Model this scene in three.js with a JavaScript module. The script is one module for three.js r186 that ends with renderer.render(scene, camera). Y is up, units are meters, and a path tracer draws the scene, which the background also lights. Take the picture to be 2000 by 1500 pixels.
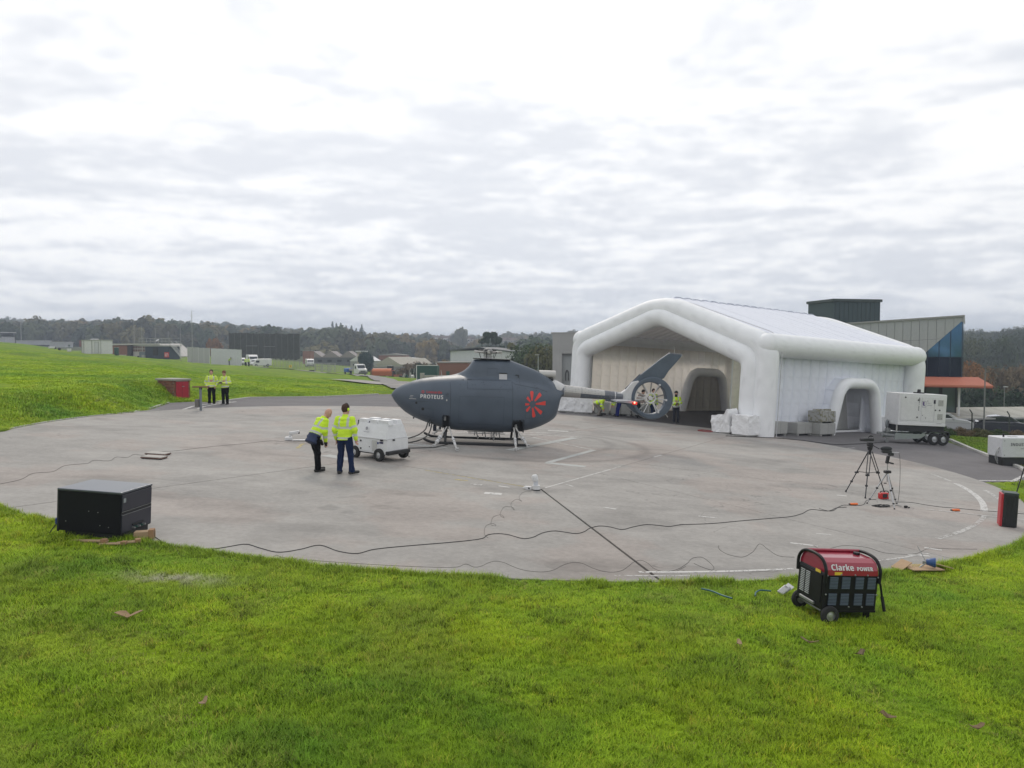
import * as THREE from 'three';
import { mergeGeometries, mergeVertices, toCreasedNormals } from 'three/addons/utils/BufferGeometryUtils.js';
import { RoundedBoxGeometry } from 'three/addons/geometries/RoundedBoxGeometry.js';
import { FontLoader } from 'three/addons/loaders/FontLoader.js';
import { TextGeometry } from 'three/addons/geometries/TextGeometry.js';

const scene = new THREE.Scene();
// ---------- camera ----------
const EYE = 3.4;
const camera = new THREE.PerspectiveCamera(53.77, 4 / 3, 0.1, 4000);
camera.position.set(0, EYE, 0);
camera.rotation.x = -0.04187;
// ---------- sun behind thin cloud ----------
const SUN = new THREE.Vector3(-0.12, 0.62, -0.78).normalize();
const sun = new THREE.DirectionalLight(0xfff4e6, 1.1);
sun.position.copy(SUN).multiplyScalar(120).add(new THREE.Vector3(0, 0, -30));
sun.target.position.set(0, 0, -30); scene.add(sun, sun.target);
sun.castShadow = true; sun.shadow.radius = 24; sun.shadow.mapSize.set(2048, 2048);
Object.assign(sun.shadow.camera, { left: -60, right: 60, top: 60, bottom: -60, near: 1, far: 300 });
// ---------- renderer, exposure ----------
const renderer = new THREE.WebGLRenderer({ antialias: true });
renderer.toneMapping = THREE.LinearToneMapping;
renderer.toneMappingExposure = 1.09;
renderer.shadowMap.enabled = true;
// ---------- noise ----------
function rng(seed) { let a = seed >>> 0; return () => { a |= 0; a = a + 0x6D2B79F5 | 0; let t = Math.imul(a ^ a >>> 15, 1 | a); t = t + Math.imul(t ^ t >>> 7, 61 | t) ^ t; return ((t ^ t >>> 14) >>> 0) / 4294967296; }; }
const R = rng(20241);
const rr = (a, b, r = R) => a + (b - a) * r();
const clamp = (x, a, b) => Math.min(b, Math.max(a, x));
const sstep = (a, b, x) => { const t = clamp((x - a) / (b - a), 0, 1); return t * t * (3 - 2 * t); };
const mixn = (a, b, t) => a + (b - a) * t;
const PERM = new Float32Array(65536); { const r = rng(77); for (let i = 0; i < 65536; i++) PERM[i] = r(); }
const hsh = (x, y) => PERM[(Math.imul(x, 374761393) + Math.imul(y, 668265263) >>> 0 ^ (Math.imul(x, 374761393) + Math.imul(y, 668265263) >>> 13)) & 65535];
function vn(x, y, per = 0) {
  let xi = Math.floor(x), yi = Math.floor(y); const fx = x - xi, fy = y - yi, u = fx * fx * (3 - 2 * fx), v = fy * fy * (3 - 2 * fy);
  let x1 = xi + 1, y1 = yi + 1; if (per) { xi = ((xi % per) + per) % per; yi = ((yi % per) + per) % per; x1 = ((x1 % per) + per) % per; y1 = ((y1 % per) + per) % per; }
  return mixn(mixn(hsh(xi, yi), hsh(x1, yi), u), mixn(hsh(xi, y1), hsh(x1, y1), u), v);
}
function fbm(x, y, o = 5, per = 0) { let s = 0, a = 0.5, n = 0; for (let i = 0; i < o; i++) { s += a * vn(x + i * 17.3 * (per ? 0 : 1), y + i * 9.1 * (per ? 0 : 1), per); n += a; a *= 0.5; x *= 2; y *= 2; per *= 2; } return s / n; }
// ---------- sky: one overcast layer of broken cloud, seen as a flat sheet overhead ----------
{
  const W = 2048, Hh = 1024, d = new Float32Array(W * Hh * 4);
  for (let j = 0; j < Hh; j++) {
    const el = ((j + 0.5) / Hh - 0.5) * Math.PI, y = Math.sin(el), c = Math.cos(el);
    for (let i = 0; i < W; i++) {
      const ph = ((i + 0.5) / W - 0.5) * 2 * Math.PI, x = Math.cos(ph) * c, z = Math.sin(ph) * c;
      let r, g, b;
      if (y > -0.01) {
        const k = 1 / (Math.max(y, 0) + 0.055), px = x * k * 1.9 + 7.7, pz = z * k * 2.0 + 3.1;
        const wx = vn(px * 0.55 + 5, pz * 0.55) * 1.3, wz = vn(px * 0.55, pz * 0.55 + 9) * 1.3;
        const big = fbm(px * 0.35 + wx * 0.4, pz * 0.35 + wz * 0.4, 3), mid = fbm(px * 1.1 + wx, pz * 1.25 + wz, 6), small = fbm(px * 3.4 + wx * 2, pz * 4.2 + wz * 2, 4);
        const fine = fbm(px * 7.5 + wx * 3, pz * 9 + wz * 3, 3); let t = 0.30 * big + 0.36 * mid + 0.22 * small + 0.12 * fine;             // thin cloud is bright, thick cloud grey
        t = sstep(0.375, 0.60, t);
        const toSun = Math.max(0, x * SUN.x + y * SUN.y + z * SUN.z), glow = Math.pow(toSun, 3.0);
        const low = Math.exp(-Math.max(y, 0) * 9);                    // long path through the layer near the horizon
        const yy = Math.max(y, 0), L = 0.775 + 0.20 * t + 0.15 * glow - 0.03 * low * (1 - t);
        const cool = (1 - t) * 0.5 + low * 0.35;
        r = L * (1 - 0.13 * cool); g = L * (1 - 0.075 * cool); b = L * (1 + 0.035 * cool);
      } else { r = 0.2; g = 0.21; b = 0.19; }
      const o = (j * W + i) * 4; d[o] = r; d[o + 1] = g; d[o + 2] = b; d[o + 3] = 1;
    }
  }
  const t = new THREE.DataTexture(d, W, Hh, THREE.RGBAFormat, THREE.FloatType);
  t.mapping = THREE.EquirectangularReflectionMapping; t.colorSpace = THREE.LinearSRGBColorSpace; t.magFilter = t.minFilter = THREE.LinearFilter; t.wrapS = THREE.RepeatWrapping; t.needsUpdate = true;
  scene.background = t; scene.environment = t;
}
// ---------- helpers: geometry ----------
const V = (x, y, z) => new THREE.Vector3(x, y, z);
const PI = Math.PI;
function put(g, x = 0, y = 0, z = 0, rx = 0, ry = 0, rz = 0) { if (rx || ry || rz) g.applyMatrix4(new THREE.Matrix4().makeRotationFromEuler(new THREE.Euler(rx, ry, rz, 'YXZ'))); g.translate(x, y, z); return g; }
const bx = (w, h, d, x, y, z, rx, ry, rz) => put(new THREE.BoxGeometry(w, h, d), x, y, z, rx, ry, rz);
const rb = (w, h, d, r, x, y, z, rx, ry, rz, s = 2) => put(new RoundedBoxGeometry(w, h, d, s, Math.min(r, w / 2.01, h / 2.01, d / 2.01)), x, y, z, rx, ry, rz);
const cy = (r0, r1, h, x, y, z, rx, ry, rz, n = 16) => put(new THREE.CylinderGeometry(r0, r1, h, n), x, y, z, rx, ry, rz);
const sp = (r, x, y, z, n = 16) => put(new THREE.SphereGeometry(r, n, Math.round(n * 0.7)), x, y, z);
const tor = (r, t, x, y, z, rx, ry, rz, n = 28, m = 10) => put(new THREE.TorusGeometry(r, t, m, n), x, y, z, rx, ry, rz);
function rod(a, b, r0, r1 = r0, n = 10) { a = V(...a); b = V(...b); const d = b.clone().sub(a), L = d.length(); const g = new THREE.CylinderGeometry(r1, r0, L, n); g.applyQuaternion(new THREE.Quaternion().setFromUnitVectors(V(0, 1, 0), d.normalize())); g.translate((a.x + b.x) / 2, (a.y + b.y) / 2, (a.z + b.z) / 2); return g; }
function beam(a, b, w, h) { a = V(...a); b = V(...b); const d = b.clone().sub(a), L = d.length(); const g = new THREE.BoxGeometry(w, h, L); const m = new THREE.Matrix4().lookAt(b, a, Math.abs(d.y) / L > 0.98 ? V(1, 0, 0) : V(0, 1, 0)); g.applyMatrix4(m); g.translate((a.x + b.x) / 2, (a.y + b.y) / 2, (a.z + b.z) / 2); return g; }
function tube(pts, r, n = 0, m = 8, closed = false) { const c = new THREE.CatmullRomCurve3(pts.map(p => V(...p)), closed, 'centripetal'); return new THREE.TubeGeometry(c, n || pts.length * 6, r, m, closed); }
function flat(pts) { return new THREE.ShapeGeometry(new THREE.Shape(pts.map(p => new THREE.Vector2(p[0], p[1])))); }
function ext(pts, depth, bevel = 0, x = 0, y = 0, z = 0, rx, ry, rz) { const g = new THREE.ExtrudeGeometry(new THREE.Shape(pts.map(p => new THREE.Vector2(p[0], p[1]))), { depth, bevelEnabled: bevel > 0, bevelSize: bevel, bevelThickness: bevel, bevelSegments: 2, curveSegments: 8 }); g.translate(0, 0, -depth / 2); return put(g, x, y, z, rx, ry, rz); }
function lathe(pts, n = 24, x = 0, y = 0, z = 0, rx, ry, rz) { return put(new THREE.LatheGeometry(pts.map(p => new THREE.Vector2(p[0], p[1])), n), x, y, z, rx, ry, rz); }
function mg(list) { if (!Array.isArray(list)) return list; const l = list.flat(9).map(g => { const q = g.index ? g.toNonIndexed() : g; for (const k of Object.keys(q.attributes)) if (!['position', 'normal', 'uv'].includes(k)) q.deleteAttribute(k); if (!q.attributes.uv) q.setAttribute('uv', new THREE.BufferAttribute(new Float32Array(q.attributes.position.count * 2), 2)); if (!q.attributes.normal) q.computeVertexNormals(); q.morphAttributes = {}; return q; }); return l.length === 1 ? l[0] : mergeGeometries(l); }
// uv in metres from position, along the axis that the face points away from
function uvm(g, s = 1) { g = g.index ? g.toNonIndexed() : g; const p = g.attributes.position, n = g.attributes.normal, uv = new Float32Array(p.count * 2); for (let t = 0; t < p.count; t += 3) { const ax = Math.abs(n.getX(t) + n.getX(t + 1) + n.getX(t + 2)), ay = Math.abs(n.getY(t) + n.getY(t + 1) + n.getY(t + 2)), az = Math.abs(n.getZ(t) + n.getZ(t + 1) + n.getZ(t + 2)); for (let k = t; k < t + 3; k++) { let a, b; if (ay >= ax && ay >= az) { a = p.getX(k); b = p.getZ(k); } else if (ax >= az) { a = p.getZ(k); b = p.getY(k); } else { a = p.getX(k); b = p.getY(k); } uv[k * 2] = a / s; uv[k * 2 + 1] = b / s; } } g.setAttribute('uv', new THREE.BufferAttribute(uv, 2)); return g; }
// ---------- helpers: objects ----------
const used = {};
function uniq(name) { const k = used[name] = (used[name] ?? -1) + 1; return k ? name + '_' + String(k).padStart(3, '0') : name; }
function meta(o, label, category, group, kind) { if (label) o.userData.label = label; if (category) o.userData.category = category; if (group) o.userData.group = group; if (kind) o.userData.kind = kind; return o; }
function mesh(name, geo, mat, parent) { const g = mg(geo); const m = new THREE.Mesh(g, mat); m.name = parent ? name : uniq(name); m.castShadow = m.receiveShadow = true; (parent || scene).add(m); return m; }
function group(name, x = 0, y = 0, z = 0, ry = 0) { const o = new THREE.Group(); o.name = uniq(name); o.position.set(x, y, z); o.rotation.order = 'YXZ'; o.rotation.y = ry; scene.add(o); return o; }
function thing(name, label, category, pos = [0, 0, 0], ry = 0, grp) { return meta(group(name, ...pos, ry), label, category, grp); }
function copy(o, pos, ry, label, grp) { const c = o.clone(); c.userData = JSON.parse(JSON.stringify(o.userData)); c.name = uniq(o.name.replace(/_\d{3}$/, '')); c.position.set(...pos); if (ry !== undefined) c.rotation.y = ry; scene.add(c); if (label) c.userData.label = label; if (grp) c.userData.group = grp; return c; }
const struct = (o, label, category) => meta(o, label, category, null, 'structure');
// ---------- helpers: materials ----------
const lin = (r, g, b) => new THREE.Color().setRGB(r, g, b);
function M(c, rough = 0.6, metal = 0, o = {}) { return new THREE.MeshStandardMaterial({ color: c instanceof THREE.Color ? c : Array.isArray(c) ? lin(...c) : c, roughness: rough, metalness: metal, ...o }); }
function MP(c, rough, o = {}) { return new THREE.MeshPhysicalMaterial({ color: c instanceof THREE.Color ? c : Array.isArray(c) ? lin(...c) : c, roughness: rough, ...o }); }
function dataTex(n, fn, srgb = false, m = n) { const d = new Uint8Array(n * m * 4); for (let j = 0; j < m; j++) for (let i = 0; i < n; i++) { const v = fn(i / n, j / m, i, j), o = (j * n + i) * 4; if (typeof v === 'number') d[o] = d[o + 1] = d[o + 2] = clamp(v, 0, 1) * 255; else { d[o] = clamp(v[0], 0, 1) * 255; d[o + 1] = clamp(v[1], 0, 1) * 255; d[o + 2] = clamp(v[2], 0, 1) * 255; } d[o + 3] = 255; } const t = new THREE.DataTexture(d, n, m); t.magFilter = THREE.LinearFilter; t.minFilter = THREE.LinearMipmapLinearFilter; t.generateMipmaps = true; t.wrapS = t.wrapT = THREE.RepeatWrapping; if (srgb) t.colorSpace = THREE.SRGBColorSpace; t.needsUpdate = true; return t; }
const s2 = x => x <= 0 ? 0 : x < 0.0031308 ? 12.92 * x : 1.055 * Math.pow(x, 1 / 2.4) - 0.055;   // linear to stored value
const rgbT = (r, g, b) => [s2(r), s2(g), s2(b)];
// fine grain shared by most surfaces: neutral mottling (1 m tile) and a bump of it
const grainMap = dataTex(256, (u, v) => { const a = 0.80 + 0.20 * (0.6 * fbm(u * 8, v * 8, 4, 8) + 0.4 * fbm(u * 40, v * 40, 2, 40)) * 1.0; return rgbT(a, a, a); }, true);
const grainBump = dataTex(256, (u, v) => fbm(u * 24, v * 24, 4, 24));
const blotch = dataTex(256, (u, v) => { const a = 0.78 + 0.3 * (fbm(u * 4, v * 4, 5, 4) - 0.3); return rgbT(a, a, a * 0.985); }, true);
const rgh = (lo, hi) => dataTex(128, (u, v) => { const t = fbm(u * 6, v * 6, 4, 6); return [0, lo + (hi - lo) * t, 0]; });
const roughMid = rgh(0.55, 1.0);
function MG(c, rough = 0.7, metal = 0, o = {}) { return M(c, rough, metal, { map: grainMap, ...o }); }      // grained
const FONT = await new FontLoader().loadAsync('fonts/droid/droid_sans_bold.typeface.json');
const FONTR = await new FontLoader().loadAsync('fonts/droid/droid_sans_regular.typeface.json');
function text(s, size, depth = 0.004, font = FONT) { const g = new TextGeometry(s, { font, size, depth, curveSegments: 4 }); g.computeBoundingBox(); const b = g.boundingBox; g.translate(-(b.min.x + b.max.x) / 2, 0, 0); return g; }
// =====================================================================  LAND
const SL = 0.054;                                    // the whole airfield falls towards the hangar side
const PADX = -0.47, PADZ = -27.26, PADR = 16.05;
const APRON = [[-14.2, -27.2], [-15.75, -28.6], [-15.9, -32.9], [-16.35, -34.9], [-16.9, -37.3], [-16.2, -38.9], [-15.3, -38.6], [-14.9, -42.9], [-11.7, -46.6], [-9.2, -52], [-6, -59], [14, -60], [25, -54], [24.6, -44.5], [23.1, -39.8], [21.4, -35], [19.5, -28.9], [18.2, -26.3], [16.9, -25.15], [14.6, -24.2], [8, -20], [-8, -20]];
function inPoly(P, x, z) { let c = false; for (let i = 0, j = P.length - 1; i < P.length; j = i++) if ((P[i][1] > z) !== (P[j][1] > z) && x < (P[j][0] - P[i][0]) * (z - P[i][1]) / (P[j][1] - P[i][1]) + P[i][0]) c = !c; return c; }
function polyDist(P, x, z) { let m = 1e9; for (let i = 0, j = P.length - 1; i < P.length; j = i++) { const ax = P[j][0], az = P[j][1], dx = P[i][0] - ax, dz = P[i][1] - az, t = clamp(((x - ax) * dx + (z - az) * dz) / (dx * dx + dz * dz), 0, 1); m = Math.min(m, Math.hypot(x - ax - t * dx, z - az - t * dz)); } return m; }
const pavedDist = (x, z) => { const r = Math.hypot(x - PADX, z - PADZ) - PADR; if (r < 0) return -Math.min(-r, 3); if (inPoly(APRON, x, z)) return -Math.max(polyDist(APRON, x, z), 0.001); return Math.min(r, polyDist(APRON, x, z)); };
function lerpTab(T, x) { if (x <= T[0][0]) return T[0][1]; for (let i = 1; i < T.length; i++) if (x <= T[i][0]) { const t = (x - T[i - 1][0]) / (T[i][0] - T[i - 1][0]); return mixn(T[i - 1][1], T[i][1], t * t * (3 - 2 * t)); } return T[T.length - 1][1]; }
const FALL = [[-1.2, 0.002], [-0.68, 0.004], [-0.547, 0.0185], [-0.46, 0.0235], [-0.37, 0.0255], [-0.2, 0.0305], [0, 0.033], [0.4, 0.03], [1, 0.03]];
const BANK = [[-2.5, 0.75], [-0.47, 0.75], [-0.41, 0.22], [-0.16, 0.1], [0, 0.0]];
const HILL = [[-1.4, 40], [-0.95, 34], [-0.68, 22], [-0.55, 21], [-0.4, 19], [-0.27, 12], [-0.16, 6], [-0.06, 3], [0.02, 4], [0.06, 9], [0.25, 12], [0.5, 6], [0.62, 8], [0.72, 14], [1.2, 30]];
function landBase(x, z) {                            // without the bank
  const d = Math.hypot(x, z), fw = Math.max(-z, 1e-3), t = z < -1 ? clamp(x / fw, -1.4, 1.4) : clamp(Math.sign(x) * 1.4, -1.4, 1.4);
  const xs = 160 * Math.tanh(x / 160);
  let y = -SL * xs;
  const dz = Math.max(fw, d * 0.55);
  if (z < -1) {
    y -= lerpTab(FALL, t) * (clamp(dz, 58, 178) - 58);
    y -= sstep(0.50, 0.57, t) * 0.06 * (clamp(dz, 42, 76) - 42);
    y -= sstep(-0.52, -0.62, t) * 1.6 * sstep(195, 235, d);          // the meadow crest falls away behind
    if (dz > 240) { const k = sstep(250, 760, dz); const hn = (fbm(x * 0.004 + 40, z * 0.004, 3) - 0.5) * 10; y = mixn(y, EYE + (lerpTab(HILL, t) + hn) * dz / 760 * 0.80, k); }
  }
  return y;
}
function landY(x, z) {
  let y = landBase(x, z); const pd = pavedDist(x, z), fw = -z;
  if (pd < 0.0) return y - 0.07 * sstep(0, 0.25, -pd);
  const t = z < -1 ? x / fw : 0;
  if (z > -20) { y += 0.10 * sstep(0.05, 2.2, pd) + 0.10 * sstep(0.5, 4, pd) * fbm(x * 0.5 + 3, z * 0.5, 2); }
  else {
    y += lerpTab(BANK, t) * sstep(0.1, 2.9, pd);
    if (t < 0.1) y += (fbm(x * 0.09 + 11, z * 0.09, 3) - 0.5) * 0.8 * sstep(4, 20, pd) * (1 - sstep(150, 230, fw)) + (fbm(x * 0.7, z * 0.7, 2) - 0.5) * 0.22 * sstep(0.4, 1.5, pd) * (1 - sstep(55, 70, fw));
  }
  return y;
}
const on = (x, z, up = 0) => [x, landY(x, z) + up, z];
const far = (t, d, up = 0) => on(t * d, -d, up);     // surveyed by tangent of bearing and distance ahead
// grass colour over the ground: species patches and dry spots
const grassMap = dataTex(512, (u, v) => { const a = fbm(u * 10, v * 10, 5, 10), b = fbm(u * 60 + 3, v * 60, 2, 60), k = 0.72 + 0.36 * b + 0.3 * (a - 0.5); return rgbT(0.86 * k + 0.1 * (a - 0.5), 0.9 * k, 0.8 * k); }, true);
const grassBump = dataTex(256, (u, v) => 0.5 * fbm(u * 50, v * 50, 2, 50) + 0.5 * fbm(u * 14, v * 14, 3, 14));
function grassTone(x, z) {
  const a = fbm(x * 0.35 + 50, z * 0.35 + 20, 4), b = fbm(x * 1.7 + 9, z * 1.7, 3), c = fbm(x * 0.05, z * 0.05 + 31, 3), e = fbm(x * 0.9 + 70, z * 0.9 + 40, 3);
  const lush = clamp((a - 0.5) * 2.6 + (b - 0.5) * 1.2, -1, 1), dry = sstep(0.60, 0.75, e) * 0.5 + clamp((c - 0.5) * 2, 0, 0.4);
  let r = 0.176 - 0.078 * lush, g = 0.268 - 0.066 * lush, bl = 0.010 + 0.002 * lush;
  r = mixn(r, 0.215, dry * 0.5); g = mixn(g, 0.235, dry * 0.35); bl = mixn(bl, 0.045, dry * 0.4);
  return [r, g, bl];
}
{
  const az = []; for (let i = 0; i <= 300; i++) az.push(-0.80 + 1.60 * i / 300);
  for (let i = 1; i < 16; i++) az.push(0.80 + (2 * PI - 1.60) * i / 16);
  const ds = [0.3]; let q = 2.5; while (q < 1500) { ds.push(q); q *= q < 12 ? 1.03 : q < 70 ? 1.0135 : 1.022; }
  const nA = az.length, nD = ds.length, pos = new Float32Array(nA * nD * 3), col = new Float32Array(nA * nD * 3), uv = new Float32Array(nA * nD * 2), idx = [];
  for (let j = 0; j < nD; j++) for (let i = 0; i < nA; i++) {
    const x = Math.sin(az[i]) * ds[j], z = -Math.cos(az[i]) * ds[j], o = j * nA + i, c = grassTone(x, z);
    const pd = ds[j] < 90 ? pavedDist(x, z) : 9, dirt = (1 - sstep(0.0, 0.35, pd)) * sstep(0.35, 0.6, fbm(x * 2.2, z * 2.2, 3));
    const scr = sstep(0.42, 0.75, fbm(x * 0.8, z * 0.8 + 4, 3)) * (1 - sstep(1.2, 3.2, Math.hypot(x + 16.4, z + 33.0)));
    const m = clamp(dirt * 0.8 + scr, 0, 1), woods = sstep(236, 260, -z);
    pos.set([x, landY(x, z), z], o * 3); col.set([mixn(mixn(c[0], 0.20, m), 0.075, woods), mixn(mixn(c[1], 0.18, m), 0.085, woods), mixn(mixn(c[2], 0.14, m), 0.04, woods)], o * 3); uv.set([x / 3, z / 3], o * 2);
  }
  for (let j = 0; j < nD - 1; j++) for (let i = 0; i < nA; i++) { const a = j * nA + i, b = j * nA + (i + 1) % nA, c = a + nA, d = b + nA; idx.push(a, b, c, b, d, c); }
  const g = new THREE.BufferGeometry(); g.setAttribute('position', new THREE.BufferAttribute(pos, 3)); g.setAttribute('color', new THREE.BufferAttribute(col, 3)); g.setAttribute('uv', new THREE.BufferAttribute(uv, 2)); g.setIndex(idx); g.computeVertexNormals();
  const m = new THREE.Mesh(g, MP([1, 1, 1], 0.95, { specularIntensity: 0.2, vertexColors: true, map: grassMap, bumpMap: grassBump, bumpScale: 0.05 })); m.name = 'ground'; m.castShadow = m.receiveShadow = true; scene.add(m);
  struct(m, 'grass covered airfield ground falling gently and rising to far hills', 'ground');
}
// ---------- asphalt apron ----------
const asphaltMap = dataTex(512, (u, v) => { const b = fbm(u * 120, v * 120, 2, 120), a = fbm(u * 6, v * 6, 5, 6), k = 0.80 + 0.26 * b + 0.34 * (a - 0.5); return rgbT(0.94 * k, 0.92 * k, 0.93 * k); }, true);
const asphalt = M([0.145, 0.140, 0.142], 0.93, 0, { map: asphaltMap, bumpMap: grainBump, bumpScale: 0.006 });
function drape(P, up, s = 1) { const g = flat(P.map(([x, z]) => [x, -z])); const p = g.attributes.position, uv = g.attributes.uv; for (let i = 0; i < p.count; i++) { const x = p.getX(i), z = -p.getY(i); p.setXYZ(i, x, landBase(x, z) + up, z); uv.setXY(i, x / s, z / s); } g.computeVertexNormals(); return g; }
struct(mesh('asphalt_apron', drape(APRON, -0.004, 5), asphalt), 'dark grey asphalt apron round the pad and in front of the tent', 'apron');
// ---------- concrete pad, cast in bays with open joints ----------
const padMap = (() => {                               // stains, tyre rings, worn and darker patches where they lie
  const N = 2048, S = 34, cx = PADX, cz = PADZ;
  return dataTex(N, (u, v) => {
    const x = cx + (u - 0.5) * S, z = cz + (v - 0.5) * S;
    const a = fbm(x * 0.32 + 9, z * 0.32 + 2, 5), b = fbm(x * 1.6, z * 1.6, 4), f = fbm(x * 14, z * 14, 3), streak = fbm(x * 0.5 + z * 0.1, z * 2.6, 4), spk = vn(x * 55, z * 55);
    let k = 0.300 + 0.10 * (a - 0.5) + 0.075 * (b - 0.5) + 0.075 * (f - 0.5) + 0.05 * (streak - 0.5) + (spk > 0.93 ? 0.03 : spk < 0.06 ? -0.03 : 0);
    const warm = sstep(0.48, 0.64, fbm(x * 0.55 + 60, z * 0.55 + 8, 4));
    let dark = 0; // rubber and oil, and a broad darker oval
    const ring = (x0, z0, r, w, a0, a1) => { const dx = x - x0, dz = z - z0, q = Math.hypot(dx, dz), an = Math.atan2(dz, dx); if (an < a0 || an > a1) return 0; return Math.exp(-Math.pow((q - r) / w, 2)) * sstep(a0, a0 + 0.35, an) * (1 - sstep(a1 - 0.35, a1, an)); };
    const wob = 0.25 * (fbm(x * 0.5, z * 0.5 + 77, 2) - 0.5);
    dark += 0.5 * ring(0.1 + wob, -28.6, 4.9, 0.22, -1.1, 2.2) + 0.42 * ring(0.2 + wob, -29.4, 3.7, 0.2, -0.9, 1.2) + 0.3 * ring(-6.2 + wob, -25.5, 3.4, 0.2, 0.3, 3.0) + 0.22 * ring(-2.5, -30, 6.6 + wob, 0.3, 0.4, 2.4) + 0.25 * ring(6.2, -24.5 + wob, 4.2, 0.24, -2.9, -0.4);
    dark += 0.5 * sstep(0.55, 0.72, fbm(x * 0.45 + 31, z * 0.7 + 17, 4)) * (0.35 + 0.65 * fbm(x * 2, z * 4, 3));
    dark += 0.55 * sstep(0.6, 0.75, fbm(x * 1.1 + 3, z * 1.5 + 5, 4)) * Math.exp(-Math.pow(Math.hypot((x + 3.4) / 2.6, (z + 15.9) / 1.5), 2));
    dark += 0.5 * Math.exp(-Math.pow(Math.hypot((x + 1) / 3.4, (z + 24.6) / 1.2), 4)) * (0.4 + 0.6 * b);  // broad darker oval in front of the helicopter body
    dark += 0.22 * (Math.hypot((x - 1.05) / 0.55, (z + 12.05) / 0.3) < 1 ? 1 : 0);
    k *= 1 - 0.46 * clamp(dark, 0, 1);
    const cr = Math.abs(fbm(x * 0.6 + 200, z * 0.6 + 100, 4) - 0.5); if (cr < 0.0035 && fbm(x * 0.2 + 5, z * 0.2, 2) > 0.5) k *= 0.72;
    return rgbT(k * (0.995 + 0.04 * warm), k * (0.95 - 0.015 * warm), k * (0.885 - 0.03 * warm));
  }, true);
})();
padMap.wrapS = padMap.wrapT = THREE.ClampToEdgeWrapping;
const concrete = M([1, 1, 1], 0.9, 0, { map: padMap, bumpMap: grainBump, bumpScale: 0.004 });
function padY(x) { return -SL * x; }
const pad = group('concrete_pad'); struct(pad, 'round pale concrete helicopter pad cast in large bays', 'pad');
{
  let circ = []; for (let i = 0; i < 220; i++) { const a = i / 220 * 2 * PI, r = PADR + 0.03 * (fbm(i * 0.4, 3, 3) - 0.5) * 2; circ.push([PADX + r * Math.cos(a), PADZ + r * Math.sin(a)]); }
  const cut = (P, [a, b], gap, keep) => {             // the piece of P on KEEP's side of the line a-b, set back by half the joint
    let nx = -(b[1] - a[1]), nz = b[0] - a[0]; const l = Math.hypot(nx, nz); nx /= l; nz /= l; if ((keep[0] - a[0]) * nx + (keep[1] - a[1]) * nz < 0) { nx = -nx; nz = -nz; }
    const f = p => (p[0] - a[0]) * nx + (p[1] - a[1]) * nz - gap / 2, o = [];
    for (let i = 0; i < P.length; i++) { const p = P[i], q = P[(i + 1) % P.length], fp = f(p), fq = f(q); if (fp >= 0) o.push(p); if ((fp >= 0) !== (fq >= 0)) { const t = fp / (fp - fq); o.push([p[0] + (q[0] - p[0]) * t, p[1] + (q[1] - p[1]) * t]); } }
    return o;
  };
  const D = [[-9.4, -13.8], [-4.69, -21.57]], B = [[0.72, -18.85], [5.3, -26.9]], A = [[2.33, -11.3], [0.72, -18.85]], C = [[0.72, -18.85], [-2.42, -20.94]], Ee = [[2.5, -22.0], [6.7, -16.0]], F = [[3.95, -24.5], [6.83, -22.84]];
  const bays = [cut(circ, D, 0.03, [-12, -25])], mid = cut(circ, D, 0.03, [0, -25]);
  bays.push(cut(cut(mid, B, 0.022, [-2, -25]), C, 0.022, [-2, -25]), cut(cut(mid, C, 0.022, [-2, -15]), A, 0.055, [-2, -15]));
  const east = cut(cut(mid, A, 0.055, [8, -20]), B, 0.022, [8, -20]);
  bays.push(cut(east, Ee, 0.016, [3, -15]), cut(cut(east, Ee, 0.016, [8, -22]), F, 0.02, [8, -20]), cut(cut(east, Ee, 0.016, [8, -26]), F, 0.02, [6, -28]));
  for (const P of bays) { if (P.length < 3) continue; const sh = new THREE.Shape(P.map(p => new THREE.Vector2(p[0], -p[1]))); const g = new THREE.ExtrudeGeometry(sh, { depth: 0.06, bevelEnabled: false }); const p = g.attributes.position, uv = g.attributes.uv; for (let i = 0; i < p.count; i++) { const x = p.getX(i), z = -p.getY(i), h = p.getZ(i); p.setXYZ(i, x, padY(x) + h - 0.045, z); uv.setXY(i, (x - PADX) / 34 + 0.5, (z - PADZ) / 34 + 0.5); } g.computeVertexNormals(); mesh('slab', g, concrete, pad); }
  mesh('joint_filler', drape(circ, -0.03, 1), M([0.035, 0.033, 0.03], 0.95), pad);
}
const PADTOP = 0.015;
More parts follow.
